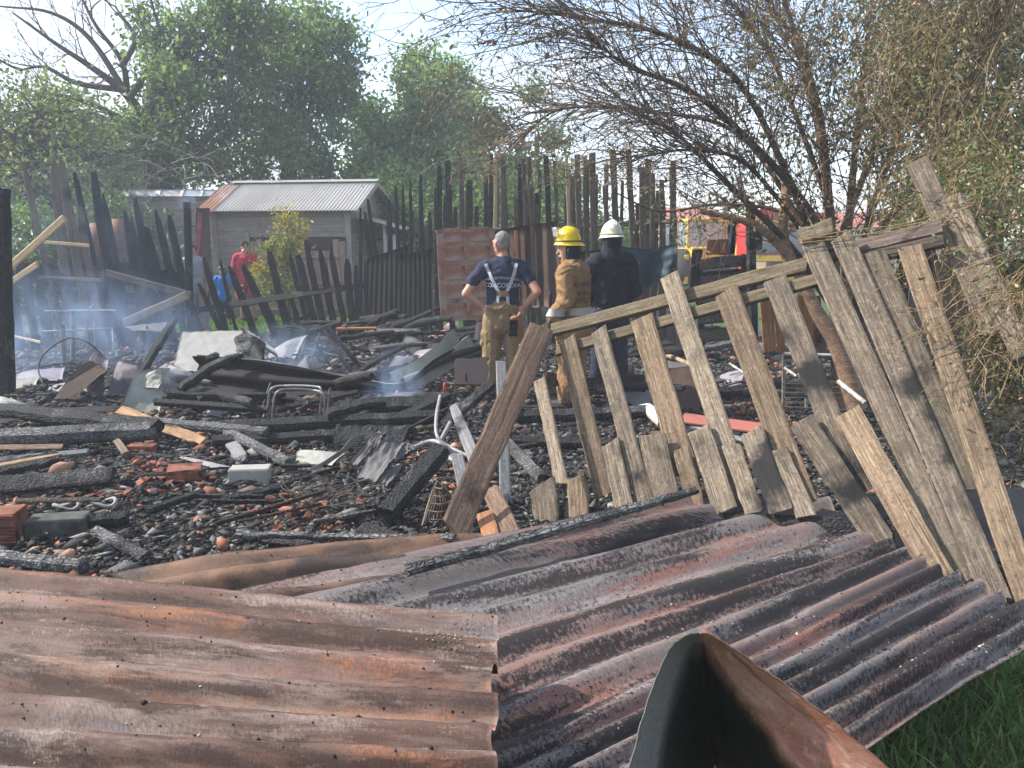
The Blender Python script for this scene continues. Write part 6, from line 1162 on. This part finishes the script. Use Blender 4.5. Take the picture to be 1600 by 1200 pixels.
# --- firefighter in the ochre coat, in profile to the left
def man_coat():
    r = person('firefighter in ochre turnout coat and yellow helmet looking left', G(893, 640, 0), R(-28), .955); f = Vector((-.96, -.26, 0)).normalized(); h = (-.055, .0, 1.575)
    tors = [((0, 0, .95), (0, 0, 1.30), .16, .165, (.82, 1, 1)), ((0, 0, 1.30), (.0, 0, 1.38), .165, .13, (.8, 1, .85)), ((0, -.16, 1.37), (0, .16, 1.37), .06, .06), ((0, 0, 1.40), (-.03, 0, 1.5), .06, .055)]
    EL, WL = (.05, -.27, 1.10), (-.10, -.29, .90); ER, WR = (-.02, .27, 1.08), (-.16, .2, .92)
    arms = [((0, -.18, 1.36), EL, .055, .045), (EL, WL, .042, .03), ((0, .18, 1.36), ER, .055, .045), (ER, WR, .042, .03)]
    lg = [((0, -.10, .9), (0, -.12, .5), .08, .056), ((0, -.12, .5), (0, -.13, .09), .055, .038), ((0, .10, .9), (-.02, .12, .5), .08, .056), ((-.02, .12, .5), (0, .13, .09), .055, .038), ((.05, -.13, .05), (-.15, -.14, .04), .05, .04), ((.05, .13, .05), (-.15, .14, .04), .05, .04)]
    part('body', skin(tors+arms+lg+hand(WL, (-.2, .15, -.9), (.3, .8, 0), 1., .7, 1)+hand(WR, (-.3, -.2, -.9), (.3, -.8, 0), 1., .7, -1)+head_caps(h, f), .009, 3), SK, r)
    ct = [((0, 0, .80), (0, 0, 1.05), .22, .195, (.85, 1, 1)), ((0, 0, 1.05), (0, 0, 1.33), .195, .19, (.85, 1, 1)), ((0, 0, 1.33), (0, 0, 1.41), .19, .13, (.85, 1, .8)), ((0, -.19, 1.36), EL, .095, .085), (EL, (-.085, -.285, .93), .085, .07), ((0, .19, 1.36), ER, .09, .078), (ER, (-.13, .21, .95), .078, .066), ((-.02, 0, 1.41), (-.05, 0, 1.47), .105, .10, (.95, 1, .9))]
    cm = skin(ct, .010, 2, .018, 5, cut=lambda c: c.z > 1.495); part('coat', cm, COAT, r)
    write_x(cm, r)
    band = np.array([[math.cos(t)*.205*.86, math.sin(t)*.205, 1.0] for t in np.linspace(0, 6.28, 40)])
    V, F = [], []
    tree_ = BVHTree.FromPolygons([v.co[:] for v in cm.vertices], [p.vertices[:] for p in cm.polygons])
    for i, t in enumerate(np.linspace(-3.4, 1.6, 60)):
        for z in (.965, 1.035):
            d = Vector((math.cos(t), math.sin(t), 0)); hit = tree_.ray_cast(Vector((0, 0, z))+d*.8, -d); q = (hit[0] if hit[0] is not None else Vector((0, 0, z))+d*.2)+d*.014; V.append(tuple(q))
        if i: F.append((2*i-2, 2*i, 2*i+1, 2*i-1))
    part('reflective_band', mesh_from(V, F, True), plain('silver reflective tape', (.42, .41, .38), .5, 20, .15, 0), r)
    tr = [((0, 0, .72), (0, 0, .86), .17, .18, (.85, 1, 1)), ((0, -.10, .8), (0, -.12, .5), .115, .10), ((0, -.12, .5), (0, -.13, .16), .10, .098), ((0, .10, .8), (-.02, .12, .5), .115, .10), ((-.02, .12, .5), (0, .13, .16), .10, .098)]
    part('trousers', skin(tr, .011, 2, .013, 6), COAT, r); part('boots', skin([((.05, -.13, .07), (-.16, -.14, .06), .075, .065), ((.05, .13, .07), (-.16, .14, .06), .075, .065), ((.02, -.13, .1), (.02, -.13, .25), .075, .085), ((.02, .13, .1), (.02, .13, .25), .075, .085)], .012, 2), BOOT, r)
    part('glove', skin(fat(hand((-.10, -.29, .91), (-.2, .15, -.9), (.3, .8, 0), 1.15, .9, 1), .008), .009, 2), cloth('sooty glove', (.05, .04, .03)), r)
    hd = skin([(Vector(h)-f*.025+Vector((0, 0, .02)), Vector(h)-f*.03-Vector((0, 0, .06)), .098, .085)], .009, 2, .003, 2, cut=lambda c: (c-Vector(h)).dot(f) > .02); part('hood', hd, DARKNAVY, r)
    helmet(r, Vector(h)+Vector((0, 0, .06)), f, (.80, .56, .006), 'helmet', .128, True, tilt=-.05)
    part('radio', rock_mesh(.018, .02, .09, 4, 2, .1), BOOT, r).location = (-.20, -.10, 1.10)
    part('radio_cord', tube_mesh([(spline([(-.19, -.10, 1.14), (-.205, -.10, 1.22), (-.19, -.09, 1.30)], 6), np.full(13, .006))], 5), BOOT, r)
def write_x(cm, r):
    """three lines of print across the coat's back, which faces right and towards the camera"""
    tree_ = BVHTree.FromPolygons([v.co[:] for v in cm.vertices], [p.vertices[:] for p in cm.polygons]); d = Vector((.9, -.43, 0)).normalized(); sx = Vector((.43, .9, 0)).normalized()
    for k, tx in enumerate(('BOMBEROS', 'VOLUNTARIOS', 'CONCORDIA')):
        cu = bpy.data.curves.new('t', 'FONT'); cu.body = tx; cu.size = .066 if k != 1 else .054; cu.align_x = 'CENTER'; cu.resolution_u = 2; o = bpy.data.objects.new('t', cu); COL.objects.link(o)
        dg = bpy.context.evaluated_depsgraph_get(); me = bpy.data.meshes.new_from_object(o.evaluated_get(dg)); bpy.data.objects.remove(o); bm = bmesh.new(); bm.from_mesh(me)
        for v in bm.verts:
            p = Vector((0, 0, 1.235-.075*k+v.co.y))+sx*(v.co.x+.03)+d*.8; hit = tree_.ray_cast(p, -d); v.co = (hit[0] if hit[0] is not None else p-d*.65)+d*.012
        bm.to_mesh(me); bm.free(); part('lettering', me, DLET, r)
man_coat()
# --- the one in dark navy with the white helmet, from behind
def man_white():
    r = person('person in dark navy jacket and white helmet seen from behind', G(951, 614, 0), R(6), .985); f = Vector((-.35, .93, 0)).normalized(); h = (-.01, .0, 1.60)
    EL, WL = (-.25, .02, 1.10), (-.17, .20, .98); ER, WR = (.26, .02, 1.10), (.16, .2, .96)
    arms = [((-.19, 0, 1.38), EL, .055, .045), (EL, WL, .042, .03), ((.19, 0, 1.38), ER, .055, .045), (ER, WR, .042, .03)]
    part('body', skin(TORSO+arms+hand(WL, (.6, .6, .1), (0, -.5, -1), 1., .6, 1)+hand(WR, (-.6, .6, .1), (0, -.5, -1), 1., .6, -1)+head_caps(h, f)+LEGS()+FEET(), .009, 3), SK2, r)
    jk = fat(TORSO[:4], .035)+[((0, 0, .90), (0, 0, 1.0), .175, .18, (1, .7, 1)), ((-.19, 0, 1.385), EL, .086, .072), (EL, (-.18, .17, .99), .072, .058), ((.19, 0, 1.385), ER, .086, .072), (ER, (.17, .17, .97), .072, .058), ((0, .0, 1.42), (-.01, .0, 1.49), .095, .085)]
    part('jacket', skin(jk, .010, 3, .017, 8), DARKNAVY, r)
    part('trousers', skin([((0, 0, .84), (0, 0, .96), .165, .165, (1, .72, 1)), ((-.10, 0, .86), (-.11, .01, .5), .105, .085), ((-.11, .01, .5), (-.13, -.01, .12), .085, .085), ((.10, 0, .86), (.11, .01, .5), .105, .085), ((.11, .01, .5), (.13, -.01, .12), .085, .085)], .010, 3, .009, 9), cloth('navy work trousers', (.02, .026, .048)), r)
    part('boots', skin(fat(FEET(.13), .012), .012, 2), BOOT, r)
    part('hood', skin([(Vector(h)-f*.012+Vector((0, 0, .02)), Vector(h)-f*.01-Vector((0, 0, .08)), .102, .092), (Vector(h)-Vector((0, 0, .06)), Vector(h)-Vector((0, 0, .15)), .10, .125)], .009, 2, .006, 4, cut=lambda c: (c-Vector(h)).dot(f) > .075), DARKNAVY, r)
    helmet(r, Vector(h)+Vector((0, 0, .055)), f, (.74, .73, .68), 'helmet', .124, False, (.45, .40, .08), tilt=.12)
man_white()
# --- youths before the shed
def youth_red():
    r = person('youth in red hoodie with a hand at the mouth', G(389, 503, 0), R(184), .90, SK2); f = Vector((-.1, 1, 0)); h = (0, .01, 1.63)
    EL, WL = (-.27, .06, 1.14), (-.05, .19, 1.44); ER, WR = (.27, .0, 1.13), (.30, .06, .92)
    EL, ER, WL, WR = (-.25, .07, 1.15), (.26, 0, 1.13), (-.04, .16, 1.47), (.27, .05, .90)
    part('body', skin(TORSO+[((-.18, 0, 1.38), EL, .05, .042), (EL, WL, .04, .028), ((.18, 0, 1.38), ER, .05, .042), (ER, WR, .04, .028)]+hand(WL, (.3, -.1, 1), (0, -1, 0), .95, .9, 1)+hand(WR, (0, .1, -1), (-1, 0, 0), .95, .6, -1)+head_caps(h, f)+LEGS()+FEET(), .010, 3), SK2, r); eyes(r, h, f)
    part('hoodie', skin(fat(TORSO[:4], .045)+[((0, 0, .88), (0, 0, 1.0), .19, .19, (1, .72, 1)), ((-.18, 0, 1.38), EL, .085, .075), (EL, (-.07, .14, 1.40), .075, .055), ((.18, 0, 1.38), ER, .085, .075), (ER, (.265, .04, .96), .075, .05), ((0, -.04, 1.43), (0, -.03, 1.49), .10, .085)], .011, 3, .010, 12), cloth('red fleece', (.42, .035, .06)), r)
    sh = part('shorts', skin([((0, 0, .85), (0, 0, .95), .165, .165, (1, .75, 1)), ((-.10, 0, .86), (-.12, .01, .55), .115, .11), ((.10, 0, .86), (.12, .01, .55), .115, .11)], .011, 3, .006, 13), cloth('red shorts', (.36, .05, .06)), r)
    wm = plain('white print', (.62, .60, .58), .8, 20, .1, 0)
    for k in range(5):
        for x in (-.235, .235): part('white_patch', box_mesh(.02, .06, .035, .004), wm, r, sh).location = (x, .03, .58+k*.065)
        part('white_patch', box_mesh(.05, .012, .04, .003), wm, r, sh).location = (.06+.04*(k % 2), .135, .57+k*.06)
    part('cap', skin([(Vector(h)+Vector((0, -.01, .05)), Vector(h)+Vector((0, -.005, .055)), .10, .095, (1, 1.08, .95)), (Vector(h)+Vector((0, .06, .055)), Vector(h)+Vector((0, .09, .05)), .06, .05, (1.1, 1, .35))], .009, 2, .003, 1, cut=lambda c: c.z < h[2]+.028), cloth('dark hair and cap', (.022, .02, .02)), r)
    part('shoes', skin(fat(FEET(), .01), .012, 2), BOOT, r)
youth_red()
def child_blue():
    r = person('small child in blue shirt and grey green hood', G(353, 509, 0), R(186), .635, SK2); f = Vector((.1, 1, 0)); h = (0, .01, 1.60); H = 1.25
    EL, WL = (-.23, .03, 1.13), (-.12, .2, 1.32); ER, WR = (.24, 0, 1.13), (.22, .06, .92)
    part('body', skin(TORSO+[((-.17, 0, 1.38), EL, .05, .042), (EL, WL, .04, .028), ((.17, 0, 1.38), ER, .05, .042), (ER, WR, .04, .028)]+hand(WL, (.1, .2, 1), (0, -1, 0), 1., .7, 1)+hand(WR, (0, .1, -1), (-1, 0, 0), 1., .6, -1)+head_caps(h, f, 1.25)+LEGS()+FEET(), .012, 3), SK2, r)
    part('shirt', skin(fat(TORSO[:4], .03)+[((-.17, 0, 1.38), (-.22, .02, 1.22), .085, .08), ((.17, 0, 1.38), (.23, 0, 1.22), .085, .08), ((0, 0, .85), (0, 0, 1.0), .185, .18, (1, .75, 1))], .012, 3, .007, 15), cloth('bright blue cotton', (.02, .19, .55)), r)
    part('shorts', skin([((0, 0, .85), (0, 0, .93), .16, .16, (1, .75, 1)), ((-.10, 0, .86), (-.12, .01, .3), .11, .09), ((.10, 0, .86), (.12, .01, .3), .11, .09)], .012, 3, .006, 16), cloth('dark shorts', (.03, .035, .04)), r)
    hv = Vector(h); part('hood', skin([(hv+Vector((0, -.03, .03)), hv+Vector((0, -.03, -.02)), .145, .135), (hv+Vector((0, -.02, -.12)), hv+Vector((0, -.01, -.24)), .12, .16, (1, .7, 1))], .011, 2, .004, 17, cut=lambda c: (c-hv).dot(f) > .05 and abs(c.x-hv.x) < .1 and c.z < h[2]+.09), cloth('grey green fleece', (.10, .13, .115)), r)
    part('cap', skin([(hv+Vector((0, .02, .075)), hv+Vector((0, .06, .08)), .10, .08, (1, 1, .8))], .011, 2), cloth('dark blue cap', (.03, .035, .05)), r); part('shoes', skin(fat(FEET(), .01), .014, 2), BOOT, r)
child_blue()
def person_grey():
    r = person('person in grey top mostly hidden behind the slim smoking post', D(303, 400, 13.4)*1., R(200), .88, SK2); r.location.z = 0; f = Vector((.2, 1, 0)); h = (.03, .01, 1.60)
    EL, WL, ER, WR = (-.24, .02, 1.12), (-.2, .1, .9), (.24, 0, 1.12), (.25, .1, .92)
    part('body', skin(TORSO+[((-.18, 0, 1.38), EL, .05, .042), (EL, WL, .04, .028), ((.18, 0, 1.38), ER, .05, .042), (ER, WR, .04, .028)]+hand(WL, (0, .1, -1), (1, 0, 0), 1., .6, 1)+hand(WR, (0, .1, -1), (-1, 0, 0), 1., .6, -1)+head_caps(h, f)+LEGS()+FEET(), .012, 3), SK2, r)
    part('top', skin(fat(TORSO[:4], .035)+[((-.18, 0, 1.38), EL, .08, .07), ((.18, 0, 1.38), ER, .08, .07), ((0, 0, .88), (0, 0, 1.0), .18, .18, (1, .75, 1))], .012, 3, .008, 18), cloth('grey jersey', (.26, .27, .29)), r)
    part('trousers', skin([((0, 0, .85), (0, 0, .95), .16, .16, (1, .75, 1)), ((-.10, 0, .86), (-.12, .01, .12), .105, .08), ((.10, 0, .86), (.12, .01, .12), .105, .08)], .012, 3, .006, 19), cloth('pale trousers', (.30, .26, .25)), r)
    part('hair', skin([(Vector(h)+Vector((0, -.02, .05)), Vector(h)+Vector((0, -.03, .0)), .098, .09)], .011, 2, cut=lambda c: (c-Vector(h)).dot(f) > .04 and c.z < h[2]+.07), cloth('black hair', (.015, .013, .012)), r)
person_grey()

# ================================================================ vehicles and houses beyond the fence
def bx(name, c, s, mat, r, bev=.02, rot=None):
    m = Matrix.Translation(Vector(c)) if rot is None else Matrix.Translation(Vector(c)) @ rot
    return obj(name, box_mesh(*s, bev), mat, r, r.matrix_basis @ m)
def wheel(r, c, rad, w, par=None):
    c = Vector(c); me = tube_mesh([(np.array([[-w/2, 0, 0], [-w/2, 0, 0], [w/2, 0, 0], [w/2, 0, 0]]), np.array([rad*.6, rad, rad, rad*.6]))], 20, False); o = obj('wheel', me, plain('tyre rubber', (.02, .02, .02), .8, 10, .3, 0), r, r.matrix_basis @ Matrix.Translation(c))
    h = obj('rim', box_mesh(w*.9, rad*.8, rad*.8, rad*.15), plain('rim', (.35, .35, .35), .5, 10, .2, 0), o); return o
GLASS = plain('windscreen glass', (.10, .13, .16), .08, 3, .2, 0, spec=.8); RED = plain('red paint', (.50, .015, .02), .35, 5, .1, 0, spec=.5); YEL = plain('yellow paint', (.75, .46, .01), .4, 5, .12, 0, spec=.5); WHITEP = plain('white paint', (.62, .61, .58), .45, 5, .12, 0); DKP = plain('dark plastic', (.03, .03, .032), .6, 10, .3, 0)
def fire_engine():
    Y = 25.; p = D(1232, 400, Y); r = empty('fire_engine', (p.x, Y, 0)); tag(r, 'red and yellow fire engine parked beyond the scorched tree', 'fire engine')
    bx('cab', (0, .9, 1.35), (2.4, 1.8, 1.7), RED, r, .12); bx('body', (0, 4.1, 1.35), (2.4, 4.5, 2.0), RED, r, .06); bx('windscreen', (0, -.02, 1.52), (2.1, .06, .70), GLASS, r, .05)
    bx('roof_band', (0, -.02, 2.04), (2.2, .08, .16), WHITEP, r, .02); bx('yellow_stripe', (0, -.04, 2.2), (2.3, .1, .12), YEL, r, .02); bx('roof_visor', (0, .1, 2.36), (2.2, .5, .18), RED, r, .05); bx('light_bar', (0, .6, 2.53), (1.6, .3, .16), plain('red lens', (.5, .01, .02), .2, 5, .1, 0), r, .05)
    bx('bumper', (0, -.1, .55), (2.5, .35, .4), YEL, r, .05); bx('yellow_panel', (0, -.03, 1.02), (2.3, .06, .18), YEL, r, .02); bx('grille', (0, -.03, .82), (1.2, .06, .2), DKP, r, .02)
    for s in (-1, 1):
        bx('headlight', (s*.9, -.05, .82), (.34, .08, .18), WHITEP, r, .03); bx('mirror', (s*1.36, -.05, 1.6), (.12, .1, .4), DKP, r, .03); bx('door', (s*1.2, .8, 1.3), (.03, 1.0, 1.5), RED, r, .01)
        for y in (.75, 4.6): wheel(r, (s*1.05, y, .48), .48, .3)
    bx('wiper', (-.4, -.07, 1.25), (.6, .02, .02), DKP, r, 0)
    cu = bpy.data.curves.new('t', 'FONT'); cu.body = 'BOMBEROS'; cu.size = .17; cu.align_x = 'CENTER'; cu.extrude = .004; o = bpy.data.objects.new('t', cu); COL.objects.link(o); dg = bpy.context.evaluated_depsgraph_get(); me = bpy.data.meshes.new_from_object(o.evaluated_get(dg)); bpy.data.objects.remove(o)
    obj('lettering', me, RED, r, r.matrix_basis @ Matrix.Translation((0, -.075, 1.98)) @ Matrix.Rotation(R(90), 4, 'X'))
fire_engine()
def backhoe():
    Y = 24.; Y = 27.5; p = D(1097, 400, Y); r = empty('backhoe_loader', (p.x, Y, 0), R(8)); tag(r, 'yellow backhoe loader with a glazed cab beyond the fence', 'backhoe')
    bx('body', (0, .6, 1.0), (1.3, 2.6, .7), YEL, r, .06); bx('roof', (0, .3, 2.28), (1.5, 1.5, .12), YEL, r, .05)
    for x in (-.68, .68):
        for y in (-.35, .95): bx('cab_post', (x, y, 1.8), (.09, .09, .95), YEL, r, .02)
        bx('side_window', (x, .3, 1.8), (.03, 1.15, .85), GLASS, r, .01); wheel(r, (x*1.15, 1.6, .4), .4, .3); wheel(r, (x*1.15, -.1, .65), .65, .4)
    bx('rear_window', (0, -.36, 1.8), (1.25, .03, .85), plain('pale glass', (.42, .45, .46), .15, 4, .3, 0, spec=.7), r, .01)
    bx('boom', (.9, -.6, 1.75), (.28, .35, 1.1), YEL, r, .05, Matrix.Rotation(R(8), 4, 'Y')); bx('dipper', (.95, -.95, 1.2), (.22, .28, 1.0), YEL, r, .05, Matrix.Rotation(R(18), 4, 'X')); bx('bucket', (.95, -1.15, .55), (.6, .4, .4), DKP, r, .06); bx('stabiliser', (-.8, -.6, .6), (.14, .14, 1.0), YEL, r, .03)
backhoe()
def house(label, px0, px1, ytop, Y, wallm, roofm, seed, nwin):
    a, b = D(px0, ytop, Y), D(px1, ytop, Y); W = b.x-a.x; H = a.z-.9; r = empty('house', ((a.x+b.x)/2, Y, 0)); tag(r, label, 'house', 'houses in the distance')
    bx('wall', (0, 3, H/2), (W, 6, H), wallm, r, .03)
    V = [(-W/2-.3, -.4, H), (W/2+.3, -.4, H), (W/2+.3, 3, H+.95), (-W/2-.3, 3, H+.95), (W/2+.3, 6.4, H), (-W/2-.3, 6.4, H)]; me = mesh_from(V, [(0, 1, 2, 3), (3, 2, 4, 5), (1, 4, 2), (0, 3, 5), (0, 5, 4, 1)]); rf = obj('roof', me, roofm, r)
    bx('chimney', (W*.25, 3.4, H+1.1), (.4, .4, .7), wallm, r, .02)
    for k in range(nwin):
        x = -W/2+W*(k+.5)/nwin; w = bx('window', (x, -.03, H*.58), (W/nwin*.4, .06, .9), WHITEP, r, .01); w2 = obj('pane', box_mesh(W/nwin*.34, .02, .78, .0), GLASS, w); w2.location = (0, -.035, 0)
    bx('door', (W*.1, -.03, 1.0), (.9, .06, 2.0), plain('door paint %d' % seed, (.2, .1, .06), .6, 10, .2, 0), r, .01)
PINKW = plain('pale plaster', (.58, .55, .50), .9, 2, .12, .1); ROOFT = plain('red tile roof', (.38, .12, .09), .8, 3, .3, .3)
house('white house with a red roof seen behind the backhoe', 1035, 1125, 322, 48, PINKW, ROOFT, 1, 4); house('low pale house behind the brown picket fence', 965, 1030, 365, 42, PINKW, plain('grey roof', (.3, .29, .28), .8, 3, .2, .2), 2, 3); house('pale house half hidden behind the fire engine', 1300, 1430, 330, 46, PINKW, ROOFT, 3, 4)
def hanging_cloth():
    P = [D(1140, 342, 8.0), D(1152, 345, 8.0), D(1146, 396, 8.0), D(1138, 398, 8.0)]
    loose('hanging_cloth', 'dark blue rag hanging from a low branch by the black post', 'rag', grid_surface(lambda v, u: tuple(P[0].lerp(P[1], u).lerp(P[3].lerp(P[2], u), v)+Vector((.015*n3(v*6, u), .03*math.sin(u*8+v*3), 0))), 14, 8, .004, (.3, .1)), cloth('dark blue rag', (.02, .028, .055)))
hanging_cloth()
# cap of things under the trees at left: overturned clay pots behind pickets
for i, (px, py, s) in enumerate([(165, 372, .34), (196, 366, .3)]):
    p = D(px, py, 13.2); z = np.linspace(0, 1, 8); prof = s*(.55+.45*np.sin(z*2.6)); loose('clay_jar', ['brown clay jar on a stand behind the smoky pickets', 'second brown jar beside it behind the smoky pickets'][i], 'jar', tube_mesh([(np.array([[p.x, p.y, p.z-.3+q*.55] for q in z]), prof*.8)], 14), plain('brown clay %d' % i, (.22, .13, .09), .8, 8, .4, .1))
    loose_timber(['grey prop under the first clay jar', 'grey prop under the second clay jar'][i], Vector((p.x, p.y, 0)), Vector((p.x, p.y, p.z-.3)), .3, .3, MT['far_picket'], name='jar_stand', cat='stand', face=Vector((0, -1, 0)), seed=i, seg=3, jag=0)

# ================================================================ smoke and haze
def smoke(label, px, py, Y, rx, ry, rz_, dens, seed, sc=1.6):
    v, f = lumps(3); c = D(px, py, Y); me = mesh_from(v*np.array([rx, ry, rz_]), f, True)
    m, t = new_mat('smoke'); o = t.nodes.new('ShaderNodeOutputMaterial'); pv = t.nodes.new('ShaderNodeVolumePrincipled'); tc = t.nodes.new('ShaderNodeTexCoord'); mp = t.nodes.new('ShaderNodeMapping'); mp.inputs['Location'].default_value = (seed*3.1, seed*1.7, 0)
    nz = t.nodes.new('ShaderNodeTexNoise'); nz.inputs['Scale'].default_value = sc; nz.inputs['Detail'].default_value = 4; nz.inputs['Distortion'].default_value = 1.6; mp.inputs['Scale'].default_value = (1.25, 1.25, .62)
    dv = t.nodes.new('ShaderNodeVectorMath'); dv.operation = 'DIVIDE'; dv.inputs[1].default_value = (rx, ry, rz_); ln = t.nodes.new('ShaderNodeVectorMath'); ln.operation = 'LENGTH'
    r1 = t.nodes.new('ShaderNodeMapRange'); r1.inputs['From Min'].default_value = 1.; r1.inputs['From Max'].default_value = .25; r2 = t.nodes.new('ShaderNodeMapRange'); r2.inputs['From Min'].default_value = .44; r2.inputs['From Max'].default_value = .66
    mu = t.nodes.new('ShaderNodeMath'); mu.operation = 'MULTIPLY'; m2 = t.nodes.new('ShaderNodeMath'); m2.operation = 'MULTIPLY'; m2.inputs[1].default_value = dens; L = t.links.new
    L(tc.outputs['Object'], mp.inputs['Vector']); L(mp.outputs[0], nz.inputs['Vector']); L(tc.outputs['Object'], dv.inputs[0]); L(dv.outputs[0], ln.inputs[0]); L(ln.outputs['Value'], r1.inputs['Value']); L(nz.outputs['Fac'], r2.inputs['Value']); L(r1.outputs[0], mu.inputs[0]); L(r2.outputs[0], mu.inputs[1]); L(mu.outputs[0], m2.inputs[0]); L(m2.outputs[0], pv.inputs['Density'])
    pv.inputs['Color'].default_value = (.48, .67, 1, 1); pv.inputs['Anisotropy'].default_value = 0.; L(pv.outputs[0], o.inputs['Volume'])
    tag(obj('smoke', me, m, None, Matrix.Translation(c)), label, 'smoke', kind='stuff')
smoke('blue smoke drifting over the ruins at the frame edge', 110, 520, 9.3, 1.95, 1.2, .85, .95, 1, 1.9)
smoke('thin smoke hanging before the leaning pickets', 110, 380, 10.2, 2.2, 1.0, 1.4, .09, 2)
smoke('small blue plume rising in the middle of the ruins', 622, 640, 7.0, .38, .35, .62, 3.2, 3, 4.)
smoke('wisp of smoke above the collapsed dark sheet', 440, 555, 8.3, .8, .5, .4, 1.6, 4, 3.5)
smoke('wisp of smoke from the slim post top', 292, 312, 10.9, .16, .15, .2, 3., 5, 8.)
HAZE = .0040
def haze():
    x0, x1, y0, y1, z0, z1 = -70, 70, -12, 62, -1.2, 14
    me = box_mesh(x1-x0, y1-y0, z1-z0, 0); m, t = new_mat('haze air'); o = t.nodes.new('ShaderNodeOutputMaterial'); pv = t.nodes.new('ShaderNodeVolumePrincipled'); pv.inputs['Density'].default_value = HAZE; pv.inputs['Color'].default_value = (.86, .92, 1, 1); t.links.new(pv.outputs[0], o.inputs['Volume'])
    tag(obj('haze', me, m, None, Matrix.Translation(((x0+x1)/2, (y0+y1)/2, (z0+z1)/2))), 'thin smoky air over the whole yard', 'haze', kind='stuff')
if HAZE: haze()
